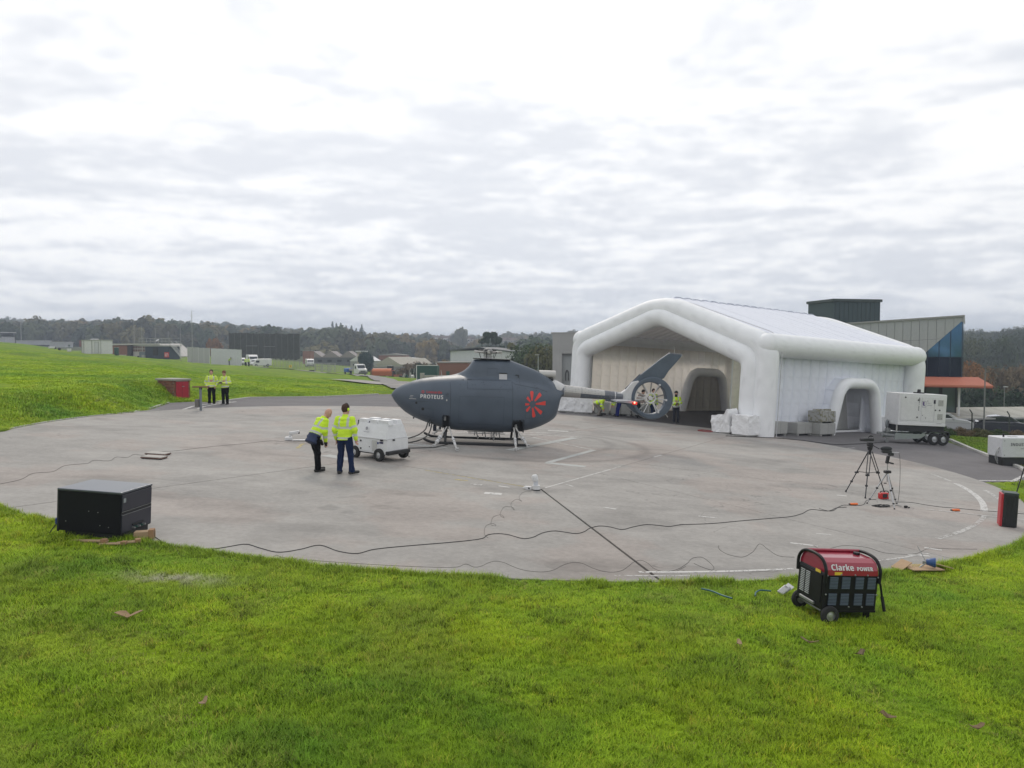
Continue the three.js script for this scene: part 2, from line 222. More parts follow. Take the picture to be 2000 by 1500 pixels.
// ---------- worn paint on the pad and the asphalt ----------
const wornPaint = (c, seed, wear) => { const t = dataTex(256, (u, v) => { const w = 0.55 * fbm(u * 18 + seed, v * 18, 4) + 0.45 * fbm(u * 60, v * 60 + seed, 2); return sstep(wear - 0.06, wear + 0.06, w); }); return M(c, 0.85, 0, { alphaMap: t, transparent: true, alphaTest: 0.01 }); };
const paintWhite = wornPaint([0.54, 0.53, 0.51], 3, 0.45), paintThin = wornPaint([0.47, 0.46, 0.44], 8, 0.53), paintGrey = wornPaint([0.40, 0.41, 0.395], 5, 0.40), paintYellow = wornPaint([0.46, 0.38, 0.17], 12, 0.52);
function strip(pts, w, up = 0.004, base = null, s = 1.3) {          // ribbon of paint along a line
  const n = pts.length, pos = [], uv = [], idx = []; let L = 0;
  for (let i = 0; i < n; i++) { const a = pts[Math.max(0, i - 1)], b = pts[Math.min(n - 1, i + 1)], dx = b[0] - a[0], dz = b[1] - a[1], l = Math.hypot(dx, dz) || 1, ww = Array.isArray(w) ? w[i] : w; if (i) L += Math.hypot(pts[i][0] - pts[i - 1][0], pts[i][1] - pts[i - 1][1]); for (const s0 of [-1, 1]) { const x = pts[i][0] - dz / l * ww / 2 * s0, z = pts[i][1] + dx / l * ww / 2 * s0; pos.push(x, (base ? base(x, z) : padY(x) + PADTOP) + up, z); uv.push(x / s, z / s); } if (i) { const k = i * 2; idx.push(k - 2, k - 1, k, k - 1, k + 1, k); } }
  const g = new THREE.BufferGeometry(); g.setAttribute('position', new THREE.Float32BufferAttribute(pos, 3)); g.setAttribute('uv', new THREE.Float32BufferAttribute(uv, 2)); g.setIndex(idx); g.computeVertexNormals(); if (g.attributes.normal.getY(0) < 0) { g.setIndex(idx.reverse()); g.computeVertexNormals(); } return g;
}
const arcPts = (r, a0, a1, n) => Array.from({ length: n + 1 }, (_, i) => { const a = a0 + (a1 - a0) * i / n; return [PADX + r * Math.cos(a), PADZ + r * Math.sin(a)]; });
const dense = (a, b, n = 8) => Array.from({ length: n + 1 }, (_, i) => [mixn(a[0], b[0], i / n), mixn(a[1], b[1], i / n)]);
{
  const mk = (g, m) => mesh('painted_line', g, m, pad);
  mk(strip(dense([0.83, -30.44], [2.97, -27.34]), 0.16), paintThin); mk(strip(dense([2.97, -27.34], [1.12, -23.55]), 0.2), paintGrey); mk(strip(dense([1.05, -23.5], [2.25, -23.1]), 0.34), paintGrey);
  mk(strip(dense([-0.1, -26.0], [2.6, -31.1]), 0.34, 0.008), paintGrey); mk(strip(dense([-2.6, -31.2], [2.9, -31.5]), 0.2), paintThin); mk(strip(dense([1.6, -33.6], [2.5, -33.5]), 0.3), paintWhite);
  mk(strip(dense([-3.1, -30.2], [1.6, -32.6]), 0.15), paintThin); mk(strip(dense([-5.6, -27.3], [-2.4, -29.2]), 0.3), paintGrey); mk(strip(dense([-4.4, -26.2], [-2.4, -26.0]), 0.3), paintGrey); mk(strip(dense([-4.3, -27.4], [-2.2, -25.6]), 0.16, 0.008), paintThin); mk(strip(dense([-5.6, -22.6], [-4.7, -22.0]), 0.4), paintGrey);
  mk(strip(dense([0.84, -19.05], [3.4, -23.55]), 0.05), paintWhite); mk(strip(dense([4.9, -26.2], [5.35, -26.95]), 0.07), paintWhite);
  mk(strip(dense([0.4, -19.0], [-2.4, -20.8]), 0.05), paintYellow); mk(strip(dense([-6.9, -24.9], [-6.75, -23.7], 4), 0.12), paintYellow); mk(strip(dense([-1.5, -19.6], [-1.15, -19.45], 3), 0.12), paintYellow);
  mk(strip(arcPts(14.9, 0.585, 0.235, 16), 0.16), paintWhite); mk(strip(arcPts(15.42, 0.58, 0.30, 14), 0.12), paintThin); mk(strip(arcPts(14.9, 0.205, 0.10, 8), 0.12), paintThin);
  mk(strip(arcPts(14.95, 0.63, 0.90, 22), 0.11), paintThin); mk(strip(arcPts(15.55, 1.23, 1.41, 16), 0.08), paintWhite); mk(strip(arcPts(15.75, 1.36, 1.44, 8), 0.05), paintThin); mk(strip(arcPts(15.5, 1.0, 1.17, 12), 0.06), paintThin);
  mk(strip(dense([10.4, -18.9], [13.2, -17.9]), 0.1, 0.007), paintThin);
  for (const [x, z, l, w, a] of [[-0.45, -17.9, 0.42, 0.24, 0.1], [-0.2, -18.9, 0.3, 0.1, 0.4], [2.2, -16.9, 0.3, 0.08, 0.5], [4.3, -16.5, 0.4, 0.08, 0.2], [6.4, -15.4, 0.3, 0.06, 0.1], [5.6, -14.4, 0.5, 0.09, 0.3], [7.6, -14.0, 0.4, 0.08, 0], [8.2, -14.6, 0.3, 0.09, 0.5], [-0.9, -19.0, 0.3, 0.1, 0.2], [1.5, -19.6, 0.3, 0.06, 1], [8.9, -20.3, 0.25, 0.12, 0.3], [7.1, -13.2, 0.3, 0.07, 0.2]]) mk(strip(dense([x - l / 2 * Math.cos(a), z - l / 2 * Math.sin(a)], [x + l / 2 * Math.cos(a), z + l / 2 * Math.sin(a)], 4), w), paintWhite);
  const apron = scene.getObjectByName('asphalt_apron'), ma = (g, m) => mesh('painted_line', g, m, apron), ab = (x, z) => landBase(x, z) - 0.004;
  ma(strip([[-14.75, -33.2], [-15.0, -34.6], [-15.25, -36.2], [-15.2, -38.0], [-14.9, -40]], 0.12, 0.006, ab), paintWhite); ma(strip([[-14.3, -33.6], [-14.55, -34.9], [-14.8, -36.3], [-14.85, -38.0], [-14.6, -40]], 0.12, 0.006, ab), paintWhite);
  ma(strip(dense([12.9, -31.9], [15.2, -33.3]), 0.1, 0.006, ab), paintThin); ma(strip(dense([3.2, -44.9], [5.0, -44.6]), 0.35, 0.006, ab), paintWhite); ma(strip(dense([15.0, -24.75], [17.1, -25.3]), 0.12, 0.006, ab), paintWhite); ma(strip(dense([16.6, -25.0], [18.4, -27.0]), 0.12, 0.006, ab), paintWhite);
}
// ---------- kerbs ----------
function kerb(pts, w, h, name, label) { const k = group(name); struct(k, label, 'kerb'); const mt = MG([0.5, 0.49, 0.46], 0.9); for (let i = 0; i < pts.length - 1; i++) { const [a, b] = [pts[i], pts[i + 1]], L = Math.hypot(b[0] - a[0], b[1] - a[1]), n = Math.max(1, Math.round(L / 0.915)); for (let j = 0; j < n; j++) { const p = dense(a, b, n)[j], q = dense(a, b, n)[j + 1]; mesh('kerb_stone', beam([p[0] + (q[0] - p[0]) * 0.006, landBase(...p) + h / 2 - 0.03, p[1] + (q[1] - p[1]) * 0.006], [q[0] - (q[0] - p[0]) * 0.006, landBase(...q) + h / 2 - 0.03, q[1] - (q[1] - p[1]) * 0.006], w, h), mt, k); } } return k; }
kerb([[23.1, -39.8], [21.4, -35], [19.5, -28.9], [18.3, -26.4]], 0.14, 0.12, 'kerb', 'pale concrete kerb between asphalt and the verge by the fence');
kerb([[-15.2, -39], [-14.9, -42.9], [-11.7, -46.6], [-9.2, -52]], 0.14, 0.10, 'kerb', 'pale kerb along the meadow behind the two men');
kerb([[-16.0, -31.6], [-16.2, -33.8], [-16.6, -35.6], [-16.9, -37.2]], 0.1, 0.08, 'kerb', 'thin pale edging in front of the brick cupboard');
kerb(arcPts(PADR + 0.10, 2.85, 3.52, 12), 0.10, 0.075, 'kerb', 'pale edging along the far side of the pad below the grass bank');
// =====================================================================  HELICOPTER
{
  const H = group('helicopter', -1.15, 0.077, -27.9, 6 * PI / 180); H.rotation.z = -0.042;
  meta(H, 'dark blue grey unmanned helicopter with red starburst, parked without blades on the pad', 'helicopter');
  const paint = MP([0.076, 0.100, 0.136], 0.46, { map: blotch, roughnessMap: null, clearcoat: 0.0, bumpMap: grainBump, bumpScale: 0.001 });
  const dark = M([0.012, 0.013, 0.016], 0.6), black = M([0.01, 0.01, 0.011], 0.5), white = MG([0.62, 0.62, 0.62], 0.5), offw = MG([0.5, 0.49, 0.47], 0.55), red = M([0.52, 0.03, 0.028], 0.55), steel = MG([0.42, 0.42, 0.42], 0.4, 0.6), slate = MG([0.15, 0.16, 0.185], 0.5);
  const top = [[-3.33, 1.63], [-3.28, 1.78], [-3.16, 1.89], [-2.89, 2.04], [-2.57, 2.18], [-2.22, 2.28], [-1.84, 2.35], [-1.48, 2.40], [-1.13, 2.45], [-0.88, 2.54], [-0.71, 2.64], [-0.57, 2.77], [-0.47, 2.92], [-0.40, 3.05], [0.24, 3.08], [0.94, 3.08], [1.15, 3.01], [1.51, 2.89], [1.88, 2.76], [2.11, 2.66], [2.4, 2.48], [2.59, 2.35], [2.82, 2.15], [2.93, 2.02], [3.0, 1.90]];
  const bot = [[-3.33, 1.62], [-3.25, 1.46], [-3.07, 1.25], [-2.81, 1.03], [-2.49, 0.85], [-2.2, 0.74], [-1.92, 0.65], [-1.63, 0.57], [-1.3, 0.49], [-0.91, 0.45], [-0.19, 0.44], [0.53, 0.43], [1.0, 0.43], [1.54, 0.50], [1.83, 0.57], [2.12, 0.67], [2.48, 0.84], [2.69, 0.98], [2.79, 1.13], [2.82, 1.4], [2.85, 1.6], [2.93, 1.8], [3.0, 1.88]];
  const body = [[-3.33, 1.63], [-3.28, 1.78], [-3.16, 1.89], [-2.89, 2.04], [-2.57, 2.18], [-2.22, 2.28], [-1.84, 2.35], [-1.48, 2.40], [-1.0, 2.45], [-0.4, 2.46], [0.4, 2.46], [1.2, 2.42], [1.9, 2.34], [2.4, 2.24], [2.7, 2.14], [2.9, 2.0], [3.0, 1.89]];
  const wid = [[-3.33, 0.005], [-3.28, 0.13], [-3.16, 0.25], [-2.89, 0.45], [-2.57, 0.62], [-2.22, 0.76], [-1.84, 0.87], [-1.48, 0.95], [-1.0, 1.02], [0.0, 1.06], [1.0, 1.03], [1.5, 0.97], [2.0, 0.84], [2.48, 0.62], [2.69, 0.48], [2.82, 0.37], [2.93, 0.22], [3.0, 0.10]];
  const pl = (T, x) => { if (x <= T[0][0]) return T[0][1]; for (let i = 1; i < T.length; i++) if (x <= T[i][0]) return mixn(T[i - 1][1], T[i][1], (x - T[i - 1][0]) / (T[i][0] - T[i - 1][0])); return T[T.length - 1][1]; };
  const smooth = (T, x) => { let s = 0, w = 0; for (const [o, k] of [[-0.05, 1], [-0.025, 2], [0, 3], [0.025, 2], [0.05, 1]]) { s += k * pl(T, x + o); w += k; } return s / w; };
  const ctr = x => { const t = smooth(body, x), b = smooth(bot, x); return b + (t - b) * 0.54; };
  const se = (a, b, n, ph) => Math.pow(Math.pow(Math.abs(Math.cos(ph)) / a, n) + Math.pow(Math.abs(Math.sin(ph)) / b, n), -1 / n);
  function rad(x, ph) {
    const yc = ctr(x), w = Math.max(0.004, smooth(wid, x)), up = Math.sin(ph) >= 0, k = sstep(-2.6, -1.2, x) * (1 - sstep(2.2, 2.9, x));
    if (!up) return se(w, Math.max(0.004, yc - smooth(bot, x)), mixn(2.1, 3.4, k), ph);
    const a = se(w, Math.max(0.004, smooth(body, x) - yc), mixn(2.1, 2.5, k), ph), hb = smooth(top, x) - yc; if (smooth(top, x) - smooth(body, x) < 0.006) return a;
    const hs = sstep(0, 0.25, smooth(top, x) - smooth(body, x)), b = se(mixn(0.25, 0.50, hs), hb, mixn(2.2, 3.2, hs), ph), kk = 0.20 * hs; const h = Math.max(kk - Math.abs(a - b), 0) / (kk || 1); return Math.max(a, b) + h * h * kk * 0.25 * (0.3 + 0.7 * Math.abs(Math.cos(ph)));
  }
  const NX = 120, NP = 64, pos = [], uv = [], idx = [];
  for (let i = 0; i <= NX; i++) { const q = i / NX, x = -3.33 + 6.33 * (q < 0.12 ? Math.pow(q / 0.12, 1.7) * 0.12 : q > 0.9 ? 1 - Math.pow((1 - q) / 0.1, 1.3) * 0.1 : q), yc = ctr(x); for (let j = 0; j <= NP; j++) { const ph = j / NP * 2 * PI - PI / 2, r = rad(x, ph); pos.push(x, yc + r * Math.sin(ph), r * Math.cos(ph)); uv.push(x * 0.55, j / NP * 3); } }
  for (let i = 0; i < NX; i++) for (let j = 0; j < NP; j++) { const a = i * (NP + 1) + j, b = a + NP + 1; idx.push(a, a + 1, b, a + 1, b + 1, b); }
  const g = new THREE.BufferGeometry(); g.setAttribute('position', new THREE.Float32BufferAttribute(pos, 3)); g.setAttribute('uv', new THREE.Float32BufferAttribute(uv, 2));
  // open the two undercarriage bays in the near and far flank
  const keep = []; const bay = (x, y, z) => Math.abs(z) > 0.55 && ((x > -1.44 && x < -1.22 && y > 0.60 && y < 1.0) || (x > 1.06 && x < 1.42 && y > 0.55 && y < 0.93));
  for (let t = 0; t < idx.length; t += 3) { let x = 0, y = 0, z = 0; for (let k = 0; k < 3; k++) { x += pos[idx[t + k] * 3] / 3; y += pos[idx[t + k] * 3 + 1] / 3; z += pos[idx[t + k] * 3 + 2] / 3; } if (!bay(x, y, z)) keep.push(idx[t], idx[t + 1], idx[t + 2]); }
  g.setIndex(keep); g.computeVertexNormals();
  { const n = g.attributes.normal; for (let i = 0; i <= NX; i++) { const a = i * (NP + 1), b = a + NP; const v = V(n.getX(a) + n.getX(b), n.getY(a) + n.getY(b), n.getZ(a) + n.getZ(b)).normalize(); n.setXYZ(a, v.x, v.y, v.z); n.setXYZ(b, v.x, v.y, v.z); } }
  const fus = mesh('fuselage', g, paint, H); paint.side = THREE.DoubleSide;
  function half(x, y) { const yc = ctr(x); let lo = -PI / 2, hi = PI / 2; for (let k = 0; k < 30; k++) { const m = (lo + hi) / 2; if (yc + rad(x, m) * Math.sin(m) < y) lo = m; else hi = m; } return rad(x, lo) * Math.cos(lo); }
  function onSide(geo, x, y, off = 0.006) { geo = geo.index ? geo.toNonIndexed() : geo; const p = geo.attributes.position; for (let i = 0; i < p.count; i++) { const px = p.getX(i) + x, py = p.getY(i) + y; p.setXYZ(i, px, py, half(px, py) + off + p.getZ(i)); } geo.computeVertexNormals(); return geo; }
  const ribbon = (pts, w) => { const l = []; for (let i = 0; i < pts.length - 1; i++) { const n = Math.max(2, Math.ceil(Math.hypot(pts[i + 1][0] - pts[i][0], pts[i + 1][1] - pts[i][1]) / 0.06)); l.push(...dense(pts[i], pts[i + 1], n).slice(i ? 1 : 0)); } const ps = [], ix = []; l.forEach((p, i) => { const a = l[Math.max(0, i - 1)], b = l[Math.min(l.length - 1, i + 1)], dx = b[0] - a[0], dy = b[1] - a[1], m = Math.hypot(dx, dy); for (const s of [-1, 1]) ps.push(p[0] - dy / m * w / 2 * s, p[1] + dx / m * w / 2 * s, 0); if (i) { const k = i * 2; ix.push(k - 2, k, k - 1, k - 1, k, k + 1); } }); const q = new THREE.BufferGeometry(); q.setAttribute('position', new THREE.Float32BufferAttribute(ps, 3)); q.setIndex(ix); return onSide(q, 0, 0, 0.004); };
  const seam = M([0.022, 0.027, 0.036], 0.7), seamPale = M([0.12, 0.14, 0.17], 0.6);
  for (const [p, w] of [[[[-1.2, 0.52], [-1.2, 1.2], [-1.21, 1.95], [-1.24, 2.2]], 0.012], [[[1.03, 0.56], [1.02, 1.3], [1.0, 2.0], [0.98, 2.3], [1.1, 2.22], [1.5, 2.16], [2.0, 2.08], [2.3, 1.98]], 0.013], [[[-0.62, 2.0], [0.98, 2.02]], 0.009], [[[-0.62, 2.0], [-0.62, 2.33], [0.95, 2.34]], 0.008], [[[1.05, 2.53], [1.28, 2.53], [1.28, 2.2]], 0.008], [[[-2.0, 1.5], [-2.6, 1.45]], 0.006]]) mesh('panel_seam', ribbon(p, w), seam, fus);
  { const rv = M([0.05, 0.062, 0.082], 0.5), rg = new THREE.CircleGeometry(0.008, 6); for (const [a, b, n] of [[[-1.24, 0.6], [-1.25, 1.95], 18], [[0.97, 0.62], [0.96, 1.98], 18], [[-0.58, 2.04], [0.94, 2.06], 20], [[-0.58, 2.31], [0.9, 2.31], 18], [[1.1, 2.16], [2.2, 1.98], 14], [[-2.75, 1.75], [-1.35, 1.98], 16], [[-2.4, 0.95], [-1.6, 0.78], 10]]) dense(a, b, n).forEach(([x, y]) => mesh('skin_rivet', onSide(rg.clone(), x, y, 0.003), rv, fus)); for (const P of [[[1.5, 1.0], [2.2, 1.06], [2.16, 1.3], [1.5, 1.24], [1.5, 1.0]], [[-2.3, 1.0], [-1.8, 0.92], [-1.8, 1.22], [-2.3, 1.28], [-2.3, 1.0]], [[-0.9, 0.75], [0.7, 0.75], [0.7, 1.75], [-0.9, 1.72], [-0.9, 0.75]], [[0.1, 2.5], [0.45, 2.52], [0.45, 2.75], [0.12, 2.74], [0.1, 2.5]]]) mesh('hatch_seam', ribbon(P, 0.006), seam, fus); }
  mesh('name_lettering', onSide(text('PROTEUS', 0.138, 0.003, FONT).scale(1.0, 1, 1), -1.87, 1.60), white, fus);
  const red2 = M([0.42, 0.03, 0.035], 0.5);
  mesh('maker_lettering', [onSide(text('Leonardo', 0.088, 0.003, FONT), -1.79, 1.79), onSide(new THREE.RingGeometry(0.028, 0.05, 20), -2.19, 1.825)], red2, fus);
  { const cx = 1.72, cy0 = 1.53, bl = [[92, 0.13, 0.47], [50, 0.15, 0.50], [5, 0.14, 0.52], [-40, 0.14, 0.5], [-78, 0.13, 0.48], [-128, 0.11, 0.32], [-178, 0.1, 0.25], [128, 0.11, 0.31]];
    const starM = M([0.62, 0.045, 0.035], 0.5); bl.map(([a, r0, r1]) => { a *= PI / 180; const w0 = 0.025, w1 = 0.036 + 0.11 * (r1 - 0.15), n = 6, ps = [], ix = []; for (let i = 0; i <= n; i++) { const t = i / n, r = mixn(r0, r1, t), w = mixn(w0, w1, t); for (const s of [-1, 1]) ps.push(r * Math.cos(a) - s * w * Math.sin(a) + (i === n ? 0.03 * s * Math.sin(a) : 0), r * Math.sin(a) + s * w * Math.cos(a), 0); if (i) { const k = i * 2; ix.push(k - 2, k, k - 1, k - 1, k, k + 1); } } const q = new THREE.BufferGeometry(); q.setAttribute('position', new THREE.Float32BufferAttribute(ps, 3)); q.setIndex(ix); const e = mesh('emblem_blade', onSide(q, cx, cy0, 0.005), starM, fus); e.userData.label = 'painted red blade of the starburst'; }); }
  // fittings on the skin
  const plate = (w, h, x, y, m, name, off = 0.004) => mesh(name, onSide(bx(w, h, 0.012, 0, 0, 0), x, y, off), m, fus);
  plate(0.29, 0.20, 0.675, 2.47, M([0.42, 0.42, 0.43], 0.7), 'intake_grille', 0.0); plate(0.30, 0.04, 0.675, 2.585, dark, 'intake_lip', 0.012);
  plate(0.12, 0.035, 1.19, 2.54, dark, 'vent_slot'); plate(0.035, 0.09, 1.235, 2.50, dark, 'vent_slot'); plate(0.11, 0.012, -2.6, 1.62, offw, 'static_plate'); plate(0.11, 0.012, -2.58, 1.67, offw, 'static_plate'); plate(0.26, 0.016, -2.55, 1.56, offw, 'pitot_plate'); plate(0.10, 0.012, -1.33, 1.72, seam, 'vent_slot'); plate(0.12, 0.012, -1.33, 1.77, seam, 'vent_slot'); plate(0.08, 0.012, -1.32, 1.82, seam, 'vent_slot'); plate(0.04, 0.06, -1.34, 1.57, offw, 'warning_mark'); plate(0.16, 0.02, -0.55, 2.33, seam, 'vent_slot');
  mesh('port_hole', onSide(put(new THREE.CircleGeometry(0.052, 18), 0, 0, 0), -2.17, 1.21, 0.004), black, fus); mesh('sensor_window', onSide(put(new THREE.CircleGeometry(0.04, 14), 0, 0, 0), -2.41, 1.42, 0.004), black, fus);
  for (let i = 0; i < 34; i++) { const r = rng(500 + i), x = rr(-0.9, 2.3, r), y = rr(1.95, 2.35, r); mesh('screw_head', onSide(new THREE.CircleGeometry(0.013, 6), x, y, 0.004), seam, fus); }
  for (const s of [1, -1]) for (const [x0, x1, y0, y1] of [[-1.46, -1.2, 0.56, 1.03], [1.04, 1.45, 0.5, 0.95]]) { mesh('undercarriage_bay', [bx(x1 - x0, y1 - y0, 0.02, (x0 + x1) / 2, (y0 + y1) / 2, s * 0.55), bx(0.02, y1 - y0, 0.42, x0, (y0 + y1) / 2, s * 0.75), bx(0.02, y1 - y0, 0.42, x1, (y0 + y1) / 2, s * 0.75), bx(x1 - x0, 0.02, 0.42, (x0 + x1) / 2, y1, s * 0.75)], dark, fus); }
  mesh('bay_fitting', rb(0.09, 0.16, 0.1, 0.02, -1.37, 0.9, 0.7), steel, fus); mesh('bay_fitting', [cy(0.05, 0.05, 0.2, 1.2, 0.66, 0.75, 0, 0, 0.3)], steel, fus);
  // skids and cross tubes
  for (const s of [1, -1]) { const z = s * 0.98; const sk = mesh('skid', [tube([[-2.08, 0.17, z], [-1.95, 0.11, z], [-1.75, 0.06, z], [-1.45, 0.05, z], [0, 0.05, z], [1.62, 0.05, z]], 0.047, 50, 10), sp(0.047, -2.08, 0.17, z, 10), sp(0.047, 1.62, 0.05, z, 10)], black, H); mesh('skid_shoe', rb(1.6, 0.03, 0.1, 0.01, 0.2, 0.012, z), dark, sk);
    mesh('landing_leg', tube([[-1.34, 0.09, z], [-1.33, 0.3, s * 0.85], [-1.30, 0.62, s * 0.6]], 0.045, 12, 8), black, H); mesh('landing_leg', tube([[1.22, 0.09, z], [1.23, 0.32, s * 0.86], [1.25, 0.68, s * 0.6]], 0.045, 12, 8), black, H); mesh('step', rb(0.34, 0.03, 0.12, 0.01, s > 0 ? 1.12 : -1.6, 0.28, z * 0.95), black, H); }
  mesh('cross_tube', rod([-1.31, 0.46, -0.8], [-1.31, 0.46, 0.8], 0.05), black, H); mesh('cross_tube', rod([1.24, 0.50, -0.8], [1.24, 0.50, 0.8], 0.05), black, H);
  mesh('belly_frame', [beam([-0.5, 0.36, 0.3], [0.85, 0.36, 0.3], 0.03, 0.03), beam([-0.5, 0.36, -0.3], [0.85, 0.36, -0.3], 0.03, 0.03), ...[-0.2, 0.1, 0.42, 0.62].flatMap(x => [rod([x, 0.44, 0.3], [x + 0.05, 0.2, 0.28], 0.02), rod([x, 0.44, -0.3], [x - 0.04, 0.22, -0.25], 0.018)]), rod([0.5, 0.42, 0.3], [0.28, 0.16, 0.25], 0.017), cy(0.035, 0.02, 0.14, -0.14, 0.2, 0.28), cy(0.035, 0.02, 0.16, 0.44, 0.18, 0.28)], steel, H);
  mesh('belly_antenna', [rb(0.05, 0.13, 0.03, 0.01, -1.92, 0.6, 0.1), rb(0.13, 0.2, 0.09, 0.03, -1.72, 0.5, 0.15), rb(0.07, 0.12, 0.05, 0.02, -1.52, 0.47, -0.1), rb(0.05, 0.06, 0.03, 0.01, -2.5, 0.83, 0.1)], M([0.02, 0.03, 0.05], 0.5), H);
  // tie-down struts with white canisters
  const strut = (a, b, fat) => { const A = V(...a), B = V(...b), P = t => A.clone().lerp(B, t).toArray(); const st = mesh('tie_down_strut', [rod(P(0), P(0.45), 0.024), rod(P(0.45), P(0.97), 0.033)], offw, H); mesh('canister', [rod(P(0.50), P(0.66), fat), rod(P(0.69), P(0.80), fat * 0.85)], white, st); mesh('strap', [rod(P(0.60), P(0.615), fat * 1.06)], black, st); mesh('shackle', [tor(0.055, 0.014, B.x, B.y + 0.04, B.z, 0.4, 0.2, 0, 16, 6), sp(0.035, ...P(0.95), 8)], white, st); };
  strut([-1.30, 0.62, 0.92], [-1.74, 0.03, 2.02], 0.075); strut([-1.22, 0.62, 0.95], [-0.97, 0.03, 2.84], 0.05); strut([1.10, 0.66, 0.95], [1.06, 0.03, 2.25], 0.05); strut([1.16, 0.66, 0.95], [1.60, 0.03, 1.30], 0.062); strut([-1.30, 0.62, -0.92], [-1.74, 0.03, -2.0], 0.06); strut([1.16, 0.66, -0.95], [1.6, 0.03, -2.0], 0.06);
  // rotor head, blades removed
  const mast = mesh('rotor_mast', [cy(0.11, 0.17, 0.2, 0.13, 3.16, 0), cy(0.17, 0.17, 0.05, 0.13, 3.19, 0), cy(0.08, 0.08, 0.22, 0.13, 3.3, 0)], steel, H); mesh('top_deck', rb(1.36, 0.035, 0.62, 0.012, 0.27, 3.085, 0), dark, fus);
  const hub = mesh('rotor_hub', [cy(0.2, 0.16, 0.1, 0.13, 3.31, 0), cy(0.13, 0.18, 0.07, 0.13, 3.40, 0), tor(0.12, 0.022, 0.13, 3.45, 0, PI / 2), tor(0.17, 0.016, 0.13, 3.40, 0, PI / 2)], steel, H);
  for (let k = 0; k < 5; k++) { const a = k * 2 * PI / 5 + 0.35, c = Math.cos(a), s = Math.sin(a), q = (r, y, o = 0) => [0.13 + r * c - o * s, y, r * s + o * c]; mesh('blade_grip', [rod(q(0.15, 3.33), q(0.48, 3.34), 0.045, 0.035), rod(q(0.44, 3.37, 0.045), q(0.54, 3.37, 0.045), 0.02), rod(q(0.44, 3.31, -0.045), q(0.54, 3.31, -0.045), 0.02), rb(0.07, 0.11, 0.07, 0.015, ...q(0.5, 3.34))], offw, hub); mesh('pitch_link', [rod(q(0.33, 3.33, 0.06), q(0.26, 3.12, 0.06), 0.012), sp(0.025, ...q(0.33, 3.33, 0.06), 8)], dark, hub); mesh('lead_lag_damper', rod(q(0.2, 3.40, 0.02), q(0.34, 3.40, 0.13), 0.022), dark, hub); }
  // exhaust
  const ex = mesh('exhaust_pipe', put(new THREE.CylinderGeometry(0.145, 0.16, 0.62, 24, 1, true).scale(1, 1, 1.2), 2.36, 2.60, 0, 0, 0, -PI / 2 + 0.03), M([0.45, 0.44, 0.42], 0.45, 0.3, { side: THREE.DoubleSide }), H); mesh('exhaust_cover', [put(new THREE.CylinderGeometry(0.147, 0.147, 0.12, 24, 1, true).scale(1, 1, 1.2), 2.6, 2.595, 0, 0, 0, -PI / 2 + 0.03), cy(0.14, 0.14, 0.01, 2.62, 2.595, 0, 0, 0, -PI / 2 + 0.03)], offw, ex); mesh('red_band', put(new THREE.CylinderGeometry(0.152, 0.156, 0.34, 24, 1, true, -0.75 + PI, 1.1).scale(1, 1, 1.2), 2.42, 2.60, 0, 0, 0, -PI / 2 + 0.03), M([0.52, 0.27, 0.2], 0.6), ex); mesh('exhaust_fairing', rb(0.46, 0.16, 0.36, 0.06, 2.36, 2.42, 0), black, ex);
  // tail boom: pale upper skin, grey lower skin
  const yb = x => mixn(2.02, 1.885, (x - 2.85) / 2.35), rbm = x => mixn(0.235, 0.155, (x - 2.85) / 2.35);
  const shell = (x0, x1, f0, f1, grow = 0) => { const n = 14, m = 4, ps = [], ix = [], uvs = []; for (let i = 0; i <= m; i++) { const x = mixn(x0, x1, i / m); for (let j = 0; j <= n; j++) { const f = mixn(f0, f1, j / n), r = rbm(x) + grow; ps.push(x, yb(x) + r * Math.sin(f), r * Math.cos(f)); uvs.push(x, f); } } for (let i = 0; i < m; i++) for (let j = 0; j < n; j++) { const a = i * (n + 1) + j, b = a + n + 1; ix.push(a, a + 1, b, a + 1, b + 1, b); } const q = new THREE.BufferGeometry(); q.setAttribute('position', new THREE.Float32BufferAttribute(ps, 3)); q.setAttribute('uv', new THREE.Float32BufferAttribute(uvs, 2)); q.setIndex(ix); q.computeVertexNormals(); return q; };
  const boom = mesh('tail_boom', [shell(2.8, 5.25, 0, 2 * PI, -0.003)], slate, H);
  mesh('boom_upper_skin', shell(3.02, 3.66, -0.12, PI + 0.12), offw, boom); mesh('boom_upper_skin', shell(3.67, 4.55, -0.12, PI + 0.12), offw, boom); mesh('boom_lower_skin', shell(3.02, 3.63, PI + 0.13, 2 * PI - 0.13), MG([0.34, 0.33, 0.32], 0.6), boom); mesh('boom_lower_skin', shell(3.64, 4.72, PI + 0.13, 2 * PI - 0.13), M([0.085, 0.1, 0.125], 0.55), boom); mesh('boom_collar', shell(4.93, 4.97, 0, 2 * PI, 0.012), white, boom); mesh('boom_collar', [shell(3.0, 3.015, 0, 2 * PI, 0.006)], white, boom);
  mesh('boom_root_fairing', [put(lathe([[0.10, 0.62], [0.2, 0.45], [0.30, 0.2], [0.32, 0]], 20), 2.52, 2.10, 0, 0, 0, -PI / 2 - 0.08)], white, boom);
  const rivM = M([0.24, 0.25, 0.27], 0.5, 0.3); Array.from({ length: 46 }, (_, i) => { const x = 3.05 + (i % 15) * 0.125, f = [0.9, 0.12, -0.5, 0.55][i % 4], r = rbm(x) + 0.003; mesh('rivet', sp(0.014, x, yb(x) + r * Math.sin(f), r * Math.cos(f), 5), rivM, boom); });
  // shrouded tail rotor and fin
  const tailM = MP([0.085, 0.112, 0.15], 0.48, { map: blotch });
